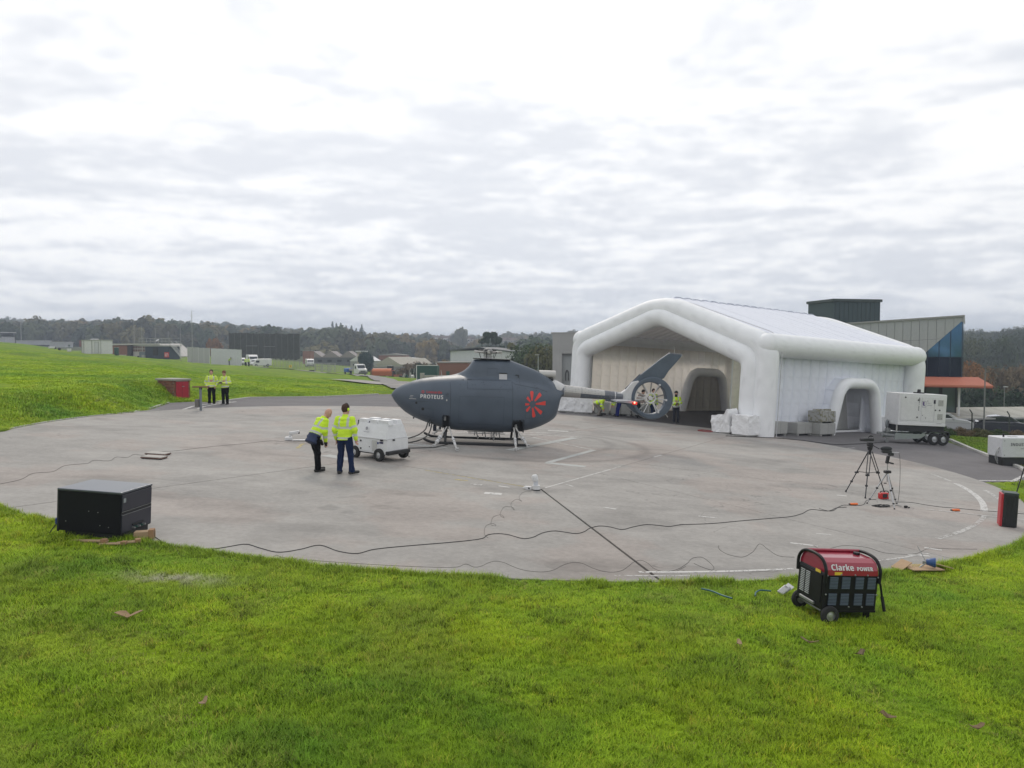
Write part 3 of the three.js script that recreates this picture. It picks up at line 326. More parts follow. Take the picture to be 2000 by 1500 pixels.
  const so = new THREE.Shape(); const RC = [6.38, 1.865]; for (let i = 0; i <= 60; i++) { const a = i / 60 * 2 * PI, r = 0.755; so[i ? 'lineTo' : 'moveTo'](RC[0] + r * Math.cos(a), RC[1] + r * Math.sin(a)); } const ho = new THREE.Path(); for (let i = 0; i <= 60; i++) { const a = -i / 60 * 2 * PI, r = 0.645; ho[i ? 'lineTo' : 'moveTo'](6.30 + r * Math.cos(a), 1.862 + r * Math.sin(a)); } so.holes.push(ho);
  const shr = mesh('fan_shroud', put(new THREE.ExtrudeGeometry(so, { depth: 0.20, bevelEnabled: true, bevelSize: 0.05, bevelThickness: 0.07, bevelSegments: 5, curveSegments: 4 }), 0, 0, -0.1), tailM, H);
  mesh('shroud_liner', put(new THREE.CylinderGeometry(0.598, 0.598, 0.22, 60, 1, true), 6.30, 1.862, 0, PI / 2), M([0.4, 0.4, 0.4], 0.5, 0, { side: THREE.DoubleSide }), shr);
  mesh('fin_root', ext([[5.02, 1.99], [5.22, 2.0], [5.37, 2.12], [5.62, 2.42], [5.80, 2.47], [5.93, 2.37], [5.78, 2.12], [5.72, 1.86], [5.72, 1.78], [5.02, 1.76]], 0.16, 0.035), white, H);
  mesh('lower_fairing', ext([[4.66, 1.80], [5.25, 1.76], [5.72, 1.78], [5.72, 1.5], [5.86, 1.22], [5.62, 1.42], [5.42, 1.62], [4.66, 1.72]], 0.14, 0.03), tailM, H);
  const fin = mesh('tail_fin', ext([[5.66, 2.46], [5.9, 2.68], [6.32, 3.03], [6.7, 3.35], [6.99, 3.56], [7.45, 3.52], [7.2, 3.22], [6.95, 2.92], [6.80, 2.66], [6.62, 2.58], [6.3, 2.62], [5.98, 2.56], [5.82, 2.47]], 0.07, 0.035), tailM, H);
  mesh('fin_cap', rb(0.52, 0.045, 0.15, 0.02, 7.22, 3.565, 0, 0, 0, -0.08), slate, fin); mesh('fin_leading_edge', rod([5.36, 2.16, 0.0], [5.9, 2.74, 0], 0.03), M([0.05, 0.06, 0.08], 0.5), fin); mesh('position_light', sp(0.022, 6.98, 3.57, 0.06, 8), white, fin); mesh('position_light', [sp(0.028, 7.46, 3.5, 0.05, 8)], white, fin); mesh('whip_antenna', rod([7.18, 3.57, 0], [7.19, 3.84, 0], 0.009, 0.005, 6), offw, fin);
  const stab = mesh('stabiliser', ext([[4.78, 0.02], [5.52, -0.03], [5.52, 0.03], [5.3, 0.06], [4.8, 0.05]], 1.0, 0.012, 0, 1.72, 0.62), MG([0.3, 0.31, 0.34], 0.5), H); mesh('stabiliser_tip', rb(0.2, 0.11, 0.05, 0.025, 5.44, 1.70, 1.13), M([0.45, 0.05, 0.035], 0.5), stab);
  const nav = mesh('navigation_light', sp(0.032, 5.42, 1.73, 1.17, 12), M([0.9, 0.2, 0.12], 0.4, 0, { emissive: new THREE.Color(1, 0.32, 0.2), emissiveIntensity: 3 }), stab); const pl0 = new THREE.PointLight(0xff3a20, 0.12, 6); pl0.position.set(5.42, 1.74, 1.21); pl0.name = 'navigation_glow'; pl0.castShadow = true; H.add(pl0);
  const fanM = M([0.55, 0.55, 0.55], 0.45); const fh = mesh('fan_hub', [put(new THREE.TorusGeometry(0.185, 0.03, 10, 32), 6.33, 1.86, 0.06), cy(0.075, 0.085, 0.16, 6.33, 1.86, 0, PI / 2), ...[0, 1, 2, 3, 4].map(k => rod([6.33, 1.86, 0.06], [6.33 + 0.18 * Math.cos(k * 1.257 + 0.3), 1.86 + 0.18 * Math.sin(k * 1.257 + 0.3), 0.06], 0.014))], fanM, H); mesh('gearbox', [sp(0.1, 6.33, 1.86, -0.04, 12), rb(0.12, 0.09, 0.1, 0.02, 6.30, 1.80, 0.02), rb(0.09, 0.07, 0.08, 0.02, 6.39, 1.92, 0.03)], M([0.14, 0.13, 0.12], 0.5, 0.5), fh);
  for (const a of [-4, 57, 118, 176, 188, 248, 305, -62]) { const r = a * PI / 180, e = 0.59; mesh('stator_vane', [rod([6.33 + 0.19 * Math.cos(r), 1.86 + 0.19 * Math.sin(r), 0.06], [6.30 + e * Math.cos(r), 1.862 + e * Math.sin(r), 0.09], 0.018)], white, fh); }
  for (const a of [-5, 57, -58]) { const r = a * PI / 180; mesh('vane_lug', rb(0.07, 0.07, 0.09, 0.02, 6.30 + 0.61 * Math.cos(r), 1.862 + 0.61 * Math.sin(r), 0.15), white, fh); }
  for (let k = 0; k < 10; k++) { const r = (k * 36 + 14) * PI / 180; mesh('fan_blade', put(put(new THREE.BoxGeometry(0.40, 0.055, 0.012), 0.385, 0, 0, 0.6), 0, 0, 0, 0, 0, r).translate(6.33, 1.86, -0.05), MG([0.34, 0.34, 0.33], 0.5), fh); }
  mesh('nose_antenna', [rod([-1.53, 2.38, 0], [-1.57, 2.60, 0], 0.016, 0.01, 6)], offw, H); mesh('tail_skid', rod([6.92, 1.32, 0], [7.05, 1.16, 0], 0.016), steel, shr);
}
// =====================================================================  INFLATABLE HANGAR
const tentFrame = { o: [11.55, -SL * 11.55, -35.95], ry: 0.6236 };
const tentAt = (x, z) => { const c = Math.cos(tentFrame.ry), s = Math.sin(tentFrame.ry), X = 11.55 + x * c + z * s, Z = -35.95 - x * s + z * c; return [X, Z]; };
const fabricBump = dataTex(256, (u, v) => 0.6 * fbm(u * 7, v * 3, 4, 7) + 0.4 * fbm(u * 40, v * 40, 2, 40));
const clothMap = dataTex(256, (u, v) => { const a = 0.93 + 0.10 * (fbm(u * 5, v * 5, 4, 5) - 0.5) - 0.05 * sstep(0.62, 0.8, fbm(u * 3 + 4, v * 9, 4, 3)); return rgbT(a, a, a); }, true);
const tentWhite = MP([0.86, 0.87, 0.89], 0.62, { map: clothMap, bumpMap: fabricBump, bumpScale: 0.012, side: THREE.DoubleSide });
const tentPanel = MP([0.86, 0.885, 0.96], 0.66, { map: clothMap, bumpMap: fabricBump, bumpScale: 0.035, transmission: 0.05, thickness: 0, side: THREE.DoubleSide });
const tentRoof = MP([0.80, 0.83, 0.92], 0.66, { map: clothMap, bumpMap: fabricBump, bumpScale: 0.035, transmission: 0.16, thickness: 0, side: THREE.DoubleSide });
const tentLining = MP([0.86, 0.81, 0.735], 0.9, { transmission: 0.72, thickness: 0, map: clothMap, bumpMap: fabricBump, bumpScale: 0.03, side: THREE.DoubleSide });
const seamGrey = M([0.5, 0.5, 0.52], 0.8);
{
  const T = group('inflatable_hangar', ...tentFrame.o, tentFrame.ry); T.rotation.z = -0.0438; T.rotation.x = 0.0315;
  meta(T, 'large white inflatable tent hangar with open gable front and side porch', 'tent');
  // a rounded line through corner points
  const round = (P, rad) => { const o = [P[0]]; for (let i = 1; i < P.length - 1; i++) { const a = V(...P[i - 1]), b = V(...P[i]), c = V(...P[i + 1]), r = rad[i] ?? rad, d1 = a.clone().sub(b), d2 = c.clone().sub(b), l1 = Math.min(r, d1.length() * 0.45), l2 = Math.min(r, d2.length() * 0.45); const p = b.clone().addScaledVector(d1.normalize(), l1), q = b.clone().addScaledVector(d2.normalize(), l2); for (let k = 0; k <= 8; k++) { const t = k / 8, m = p.clone().multiplyScalar((1 - t) * (1 - t)).addScaledVector(b, 2 * t * (1 - t)).addScaledVector(q, t * t); o.push(m.toArray()); } } o.push(P[P.length - 1]); return o; };
  const polyTube = (P, r, m = 20, endR = null) => { const out = []; for (let i = 0; i < P.length - 1; i++) { const n = Math.max(1, Math.ceil(V(...P[i]).distanceTo(V(...P[i + 1])) / 0.5)); for (let k = 0; k < n; k++) out.push(V(...P[i]).lerp(V(...P[i + 1]), k / n)); } out.push(V(...P[P.length - 1])); const c = new THREE.CatmullRomCurve3(out, false, 'centripetal'); const g = new THREE.TubeGeometry(c, out.length * 3, r, m); const uv = g.attributes.uv; for (let i = 0; i < uv.count; i++) uv.setXY(i, uv.getX(i) * c.getLength() / 2, uv.getY(i) * r * 6.28 / 2); return g; };
  const arch = (x, off, r, ad) => polyTube(round([[x, -0.15, 0.45 - off], [x, 4.98 - off * 1.02, 0.45 - off], [x, 7.10 - off * 1.045, -6.9], [x, 4.98 - off * 1.02, -14.25 + off], [x, -0.15, -14.25 + off]], [0, 0.9 - off * 0.3, ad, 0.9 - off * 0.3]), r);
  mesh('front_arch', arch(0.72, 0.58, 0.58, 1.6), tentWhite, T);
  mesh('front_inner_arch', arch(0.42, 1.18, 0.50, 0.7), tentWhite, T);
  mesh('rear_arch', arch(15.0, 0.58, 0.58, 1.6), tentWhite, T);
  mesh('seam_cord', [arch(1.22, 0.10, 0.018, 1.7)], seamGrey, T);
  for (const z of [-0.13, -13.67]) mesh('eave_tube', [polyTube([[0.6, 4.42, z], [15.1, 4.42, z]], 0.57, 22), sp(0.575, 0.72, 4.42, z, 24), sp(0.575, 15.0, 4.42, z, 24)], tentWhite, T);
  // quilted walls and roof: each cushion is a strip of its own
  const cushion = (L, w, th, n = 14, one = 0) => { const g = new THREE.CylinderGeometry(1, 1, L, n, 5, true, one ? (one > 0 ? -PI / 2 : PI / 2) : 0, one ? PI : 2 * PI); g.scale(w / 2, 1, th); const p = g.attributes.position, uv = g.attributes.uv; for (let i = 0; i < p.count; i++) { const x = p.getX(i); p.setZ(i, p.getZ(i)); uv.setXY(i, x / 2 + 0.3, p.getY(i) / 2); } return g; };
  const wallGeo = cushion(4.3, 0.78, 0.175), wallIn = cushion(4.3, 0.78, 0.115, 12, 1), NW = 18, step = 13.5 / NW;
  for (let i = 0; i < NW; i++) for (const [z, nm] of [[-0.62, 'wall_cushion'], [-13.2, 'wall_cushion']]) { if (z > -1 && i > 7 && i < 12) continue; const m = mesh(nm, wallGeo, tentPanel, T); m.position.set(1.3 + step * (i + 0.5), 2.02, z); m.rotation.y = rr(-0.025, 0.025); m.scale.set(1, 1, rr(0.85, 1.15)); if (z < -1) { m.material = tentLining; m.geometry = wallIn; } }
  for (let i = 8; i < 12; i++) { const m = mesh('wall_cushion', cushion(1.75, 0.80, 0.115), tentPanel, T); m.position.set(1.3 + step * (i + 0.5), 3.3, -0.62); }
  const slopeL = Math.hypot(6.6, 1.96) + 0.35, sa = Math.atan2(1.96, 6.6), roofL = cushion(slopeL, 0.79, 0.10, 12, 1), roofR = cushion(slopeL, 0.79, 0.10, 12, -1), ceilGeo = (() => { const g = new THREE.CylinderGeometry(1, 1, slopeL - 0.3, 10, 1, true, PI / 2, PI); g.scale(0.385, 1, 0.08); return g; })();
  for (let i = 0; i < NW; i++) for (const s of [1, -1]) { const g0 = s > 0 ? roofL : roofR, m = mesh('roof_cushion', g0, tentRoof, T); m.rotation.order = 'XYZ'; m.position.set(1.3 + step * (i + 0.5), 5.86, -6.9 + s * 3.35); m.rotation.x = -s * (PI / 2 - sa); m.scale.z = rr(0.85, 1.15); const q = mesh('ceiling_sheet', ceilGeo, tentLining, T); q.rotation.x = m.rotation.x; q.position.set(m.position.x, 5.66, m.position.z); }
  for (const s of [1, -1]) for (let i = 0; i < NW; i++) mesh('lacing_tab', bx(0.10, 0.05, 0.06, 1.4 + step * (i + 0.5), 4.96, -6.9 + s * 6.62), seamGrey, T);
  for (let i = 0; i < 17; i++) { const z = -0.95 - (i + 0.5) * 0.705, h = 4.25 + (6.35 - Math.abs(z + 6.9)) * 0.297; const m = mesh('rear_cushion', cushion(h + 0.2, 0.74, 0.11, 12, -1), tentLining, T); m.position.set(14.75, h / 2 - 0.05, z); m.rotation.y = PI / 2; }
  mesh('wall_hem', [bx(13.6, 0.10, 0.08, 8.0, 0.05, -0.60), bx(13.6, 0.1, 0.08, 8, 0.05, -13.2)], tentWhite, T);
  // side porch
  const porch = (z0, z1, zs, x0, nm) => {
    const A = (z, r, gx = 0) => polyTube(round([[x0 + gx, -0.1, z], [x0 + 0.85 + gx * 0.6, 2.72 - gx * 0.4, z], [x0 + 4.1 - gx * 0.6, 2.72 - gx * 0.4, z], [x0 + 4.75 - gx, -0.1, z]], 0.9), r, 18);
    const P = mesh(nm, A(z0, 0.30), tentWhite, T);
    const pts = round([[x0 - 0.12, 0, 0], [x0 + 0.78, 2.86, 0], [x0 + 4.17, 2.86, 0], [x0 + 4.87, 0, 0]], 0.95), c = new THREE.CatmullRomCurve3(pts.map(p => V(...p)));
    for (let k = 0; k < 11; k++) { const a = c.getPointAt((k + 0.5) / 11), t = c.getTangentAt((k + 0.5) / 11); const m = mesh('porch_cushion', cushion(Math.abs(z1 - z0) + 0.2, c.getLength() / 11 * 1.12, 0.09), tentPanel, P); m.position.set(a.x, a.y, (z0 + z1) / 2); m.rotation.set(PI / 2, Math.atan2(t.y, t.x), 0, 'XYZ'); }
    mesh('porch_door', ext([[x0 + 0.1, 0], [x0 + 0.9, 2.6], [x0 + 4.05, 2.6], [x0 + 4.6, 0]], 0.05, 0, 0, 0, z1), MG([0.56, 0.56, 0.55], 0.8), P);
    return P;
  };
  porch(0.15, -1.5, 1, 6.0, 'side_porch');
  { const q = porch(-12.95, -14.6, -1, 9.4, 'inner_doorway'); }
}
// ---------- concrete ballast blocks round the tent ----------
const blockMat = MG([0.40, 0.40, 0.385], 0.9, 0, { bumpMap: grainBump, bumpScale: 0.012 });
const mossMap = dataTex(256, (u, v) => { const t = 0.8 * sstep(0.40, 0.70, fbm(u * 11, v * 11, 5, 11)), a = 0.8 + 0.2 * fbm(u * 30, v * 30, 2, 30); return rgbT(mixn(0.40, 0.20, t) * a, mixn(0.40, 0.185, t) * a, mixn(0.385, 0.10, t) * a); }, true);
const mossMat = M([1, 1, 1], 0.95, 0, { map: mossMap, bumpMap: grainBump, bumpScale: 0.02 });
const tarpBump = dataTex(256, (u, v) => { const a = fbm(u * 6, v * 6, 4, 6), r = 1 - Math.abs(2 * fbm(u * 9 + 3, v * 9, 3, 9) - 1); return 0.4 * a + 0.6 * r * r; });
const tarpMat = M([0.78, 0.78, 0.79], 0.6, 0, { bumpMap: tarpBump, bumpScale: 0.02 });
const blackM = M([0.012, 0.012, 0.013], 0.7);
const GB = 'grey concrete ballast blocks holding down the tent';
function block(x, z, ry, w, h, d, label, mat = blockMat, up = 0, nubs = false) {
  const t = thing('ballast_block', label, 'block', [x, landBase(x, z) + up - 0.004, z], ry, GB); t.rotation.z = -0.04;
  const n = Math.max(1, Math.round(w / 0.62)); for (let i = 0; i < n; i++) mesh('block_body', uvm(rb(w / n - 0.012, h - 0.06, d, 0.03, -w / 2 + w / n * (i + 0.5), h / 2 + 0.06, 0)), mat, t);
  if (nubs) for (let i = 0; i < 4; i++) mesh('stud', uvm(rb(0.22, 0.10, d * 0.4, 0.03, -w / 2 + w / 4 * (i + 0.5), h + 0.07, 0)), mat, t);
  for (const s of [-1, 1]) mesh('foot', rb(0.16, 0.1, d * 0.9, 0.01, s * (w / 2 - 0.14), 0.05, 0), mat, t);
  mesh('forklift_slot', bx(w * 0.5, 0.08, d * 0.8, 0, 0.045, 0), blackM, t); return t;
}
function wrapped(x, z, ry, w, h, d, label, seed, peak = 0) {
  const t = thing('wrapped_block', label, 'block', [x, landBase(x, z) - 0.004, z], ry, 'ballast blocks wrapped in white sheet'); t.rotation.z = -0.04;
  const g = new THREE.BoxGeometry(w, h, d, 26, 18, 20), p = g.attributes.position, q = V(0, 0, 0); 
  for (let i = 0; i < p.count; i++) { q.fromBufferAttribute(p, i); const e = Math.max(Math.abs(q.x) / (w / 2), Math.abs(q.y) / (h / 2), Math.abs(q.z) / (d / 2)); const fx = fbm((q.x + seed) * 3.2 + q.y * 2, (q.z + q.y) * 3.2, 3) - 0.5, fy = fbm((q.x - q.z) * 6 + seed, q.y * 5 + q.x, 3) - 0.5, n = Math.abs(fy) * 0.8; const low = sstep(-h / 2, -h / 4, q.y); q.x += Math.sign(q.x) * (fx * 0.10 + n * 0.07) * Math.abs(q.x) / (w / 2); q.z += Math.sign(q.z) * (fy * 0.13 + n * 0.06) * Math.abs(q.z) / (d / 2); if (q.y > h * 0.3) q.y += fx * 0.10; if (q.y > h * 0.35 && peak) q.y += peak * Math.exp(-Math.pow((q.x + w * 0.42) / 0.13, 2)); p.setXYZ(i, q.x, q.y, q.z); }
  g.computeVertexNormals(); g.translate(0, h / 2 + 0.09, 0); mesh('sheet', toCreasedNormals(uvm(mergeVertices(g)), 0.9), tarpMat, t); mesh('block_base', uvm(bx(w * 0.94, 0.2, d * 0.92, 0, 0.13, 0)), blockMat, t); mesh('pallet_gap', bx(w * 0.8, 0.08, d * 0.8, 0, 0.04, 0), blackM, t); return t;
}
{
  const A = tentFrame.ry;
  let p = tentAt(-0.35, -1.45); wrapped(...p, A + PI / 2, 1.05, 0.82, 0.7, 'wrapped ballast block with a peaked sheet at the tent mouth', 3, 0.3);
  p = tentAt(0.05, -0.35); wrapped(...p, A, 1.45, 0.92, 0.9, 'wrapped ballast block against the near post of the tent', 9);
  p = tentAt(2.0, -0.32); block(...p, A, 1.15, 0.66, 0.72, 'single grey ballast block nearest the wrapped ones, by the side wall');
  p = tentAt(3.75, -0.1); block(...p, A, 1.35, 0.62, 0.7, 'long low grey ballast block in the middle of the side wall');
  p = tentAt(5.0, 0.35); block(...p, A, 1.35, 0.62, 0.74, 'lower grey ballast block under the mossy one by the porch'); 
  const mb = block(...p, A, 1.35, 0.6, 0.74, 'upper mossy ballast block with studs stacked beside the porch', mossMat, 0.64, true);
  p = tentAt(11.9, -0.1); wrapped(...p, A, 1.2, 0.8, 0.8, 'wrapped ballast block behind the white trailer generator', 21);
  // along the open front and the far post
  p = [3.3, -46.0]; wrapped(3.25, -45.3, -0.05, 0.95, 0.85, 0.8, 'wrapped ballast block under the tail boom, nearer the grey hall', 31); wrapped(4.2, -45.1, -0.03, 1.1, 0.85, 0.8, 'wrapped ballast block under the tail boom, nearer the crouching men', 41);
  block(5.35, -45.1, -0.05, 0.9, 0.72, 0.7, 'grey ballast block behind the crouching man at the boom'); block(6.45, -45.0, -0.1, 1.2, 0.7, 0.7, 'grey ballast block behind the bending man in blue trousers'); block(7.75, -45.0, -0.1, 1.3, 0.7, 0.7, 'grey ballast block just before the tail ring');
}
// inside: dark rubber floor sheet
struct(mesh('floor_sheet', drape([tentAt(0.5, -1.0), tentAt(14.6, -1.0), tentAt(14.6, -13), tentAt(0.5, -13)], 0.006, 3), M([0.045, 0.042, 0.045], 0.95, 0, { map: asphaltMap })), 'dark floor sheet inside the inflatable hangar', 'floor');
// =====================================================================  VEGETATION
function crownGeo(seed, clumps, per, leaf, shape, flatten = 0.8) {   // leaf faces gathered in clumps; SHAPE(r) gives a clump centre in a unit crown
  const r = rng(seed), pos = [], nor = [], idx = []; 
  for (let c = 0; c < clumps; c++) {
    const [cx, cyy, cz, cr] = shape(r, c / clumps);
    for (let k = 0; k < per; k++) {
      const th = r() * 2 * PI, ph = Math.acos(2 * r() - 1), q = cr * Math.pow(r(), 0.42), dx = Math.sin(ph) * Math.cos(th), dy = Math.cos(ph), dz = Math.sin(ph) * Math.sin(th);
      const x = cx + dx * q, y = cyy + dy * q * flatten, z = cz + dz * q, s = leaf * (0.6 + 0.8 * r());
      const n = V(dx + r() - 0.5, dy + 0.35 + r() - 0.5, dz + r() - 0.5).normalize(), t = V(r() - 0.5, r() - 0.5, r() - 0.5).cross(n).normalize(), b = n.clone().cross(t), o = pos.length / 3;
      for (const [u, v] of [[-1, 0], [0, -0.62], [1, 0], [0, 0.62]]) { pos.push(x + (t.x * u + b.x * v) * s, y + (t.y * u + b.y * v) * s, z + (t.z * u + b.z * v) * s); nor.push(n.x, n.y, n.z); }
      idx.push(o, o + 1, o + 2, o, o + 2, o + 3);
    }
  }
  const g = new THREE.BufferGeometry(); g.setAttribute('position', new THREE.Float32BufferAttribute(pos, 3)); g.setAttribute('normal', new THREE.Float32BufferAttribute(nor, 3)); g.setIndex(idx); return g;
}
const shapes = {
  round: r => { const a = r() * 2 * PI, e = Math.asin(2 * r() - 1), q = 0.72 * Math.pow(r(), 0.35); return [Math.cos(a) * Math.cos(e) * q, 0.52 + Math.sin(e) * q * 0.62, Math.sin(a) * Math.cos(e) * q, 0.2 + 0.14 * r()]; },
  wide: r => { const a = r() * 2 * PI, q = 0.85 * Math.sqrt(r()); return [Math.cos(a) * q, 0.35 + 0.4 * (1 - q * q) * r() + 0.1 * r(), Math.sin(a) * q, 0.2 + 0.12 * r()]; },
  poplar: r => { const a = r() * 2 * PI, y = r(), w = 0.16 * Math.sin(PI * Math.pow(y, 0.7) * 0.92 + 0.12); return [Math.cos(a) * w, 0.06 + y * 0.92, Math.sin(a) * w, 0.07 + 0.03 * r()]; },
  cone: r => { const a = r() * 2 * PI, y = Math.pow(r(), 1.4), w = 0.42 * (1 - y) * (0.6 + 0.4 * r()); return [Math.cos(a) * w, 0.08 + y * 0.88, Math.sin(a) * w, 0.09 * (1.2 - y)]; },
  cedar: r => { const k = Math.floor(r() * 6), y = [0.30, 0.42, 0.54, 0.68, 0.84, 0.95][k], w = [0.62, 0.78, 0.66, 0.44, 0.4, 0.24][k], a = r() * 2 * PI, q = w * Math.sqrt(r()); return [Math.cos(a) * q + [0, 0.05, -0.04, 0.02, -0.06, -0.08][k], y + 0.05 * (r() - 0.5), Math.sin(a) * q, 0.10 + 0.05 * r()]; },
  bush: r => { const a = r() * 2 * PI, q = 0.8 * Math.sqrt(r()); return [Math.cos(a) * q, 0.15 + 0.6 * (1 - q) * r() + 0.18 * r(), Math.sin(a) * q, 0.2 + 0.1 * r()]; },
};
const leafM = (c) => MP(c, 0.85, { specularIntensity: 0.3, transmission: 0.15, thickness: 0, side: THREE.DoubleSide });
const G = { roundA: crownGeo(11, 34, 60, 0.10, shapes.round), roundB: crownGeo(12, 28, 60, 0.11, shapes.round), roundC: crownGeo(13, 40, 50, 0.095, shapes.round), wide: crownGeo(14, 34, 60, 0.085, shapes.wide), poplar: crownGeo(15, 40, 40, 0.035, shapes.poplar), cone: crownGeo(16, 46, 36, 0.05, shapes.cone), cedar: crownGeo(17, 90, 50, 0.045, shapes.cedar, 0.35), bush: crownGeo(18, 26, 60, 0.10, shapes.bush), fineR: crownGeo(19, 70, 90, 0.045, shapes.round), fineB: crownGeo(20, 60, 90, 0.045, shapes.bush) };
const trunkG = mg([put(new THREE.CylinderGeometry(0.025, 0.045, 0.6, 8), 0, 0.28, 0), rod([0, 0.4, 0], [0.25, 0.75, 0.1], 0.02, 0.008, 5), rod([0, 0.35, 0], [-0.22, 0.72, -0.14], 0.02, 0.008, 5), rod([0, 0.45, 0], [0.05, 0.85, -0.25], 0.018, 0.006, 5), rod([0, 0.38, 0], [-0.05, 0.7, 0.27], 0.018, 0.006, 5)]);
const barkM = MG([0.07, 0.055, 0.045], 0.95);
const LC = { green: leafM([0.055, 0.085, 0.032]), dark: leafM([0.028, 0.05, 0.026]), olive: leafM([0.105, 0.105, 0.042]), brown: leafM([0.15, 0.11, 0.062]), gold: leafM([0.30, 0.20, 0.045]), rust: leafM([0.24, 0.12, 0.045]), teal: leafM([0.02, 0.055, 0.045]), grey: leafM([0.12, 0.105, 0.085]) };
function tree(name, label, geo, mat, pos, w, h, ry, grp, cat = 'tree') { const t = thing(name, label, cat, pos, ry, grp); const tr = mesh('trunk', trunkG, barkM, t); tr.scale.set(w * 0.9, h, w * 0.9); const c = mesh('crown', geo, mat, t); c.scale.set(w, h, w); return t; }
// far hillside woods: nobody could count these
{
  const r = rng(4242), geos = [G.roundA, G.roundB, G.roundC, G.bush], n = [0, 0, 0, 0], list = [[], [], [], []];
  const pal = [[0.85, 0.95, 0.8], [0.62, 0.8, 0.66], [1.35, 1.15, 0.8], [1.1, 1.0, 0.9], [1.8, 1.25, 0.75], [0.75, 0.75, 0.72]];
  for (let i = 0; i < 5200; i++) {
    const t = rr(-0.82, 0.86, r), d = 330 + Math.pow(r(), 0.8) * 620; 
    if (t > 0.04 && t < 0.53 && r() < 0.6) continue;
    if (((t > -0.112 && t < -0.046) || (t > -0.018 && t < 0.013)) && d > 380 && d < 590 && r() < 0.9) continue;    // the terraces of houses
    const x = t * d, y = landY(x, -d), big = fbm(t * 18 + 3, d * 0.01, 3), h = rr(8, 13, r) * (0.7 + 0.6 * big), k = Math.floor(r() * 4);
    list[k].push([x, y - 0.8, -d, h * rr(0.62, 0.85, r), h * (k === 3 ? 0.7 : 1), r() * 6.28, pal[Math.floor(Math.pow(r(), 1.3) * 6)], rr(0.75, 1.2, r)]);
  }
  const o = new THREE.Object3D(), base = leafM([0.115, 0.120, 0.075]);
  list.forEach((L, k) => { const m = new THREE.InstancedMesh(geos[k], base, L.length); L.forEach(([x, y, z, w, h, ry, c, b], i) => { o.position.set(x, y, z); o.rotation.y = ry; o.scale.set(w, h, w); o.updateMatrix(); m.setMatrixAt(i, o.matrix); m.setColorAt(i, lin(c[0] * b, c[1] * b, c[2] * b)); }); m.name = uniq('hillside_wood'); m.castShadow = m.receiveShadow = true; scene.add(m); meta(m, ['mixed autumn wood covering the far hillside', 'darker broadleaf trees mixed through the far hillside wood', 'small crowned trees mixed through the far hillside wood', 'scrub and low bushes along the far hillside'][k], 'wood', null, 'stuff'); });
}
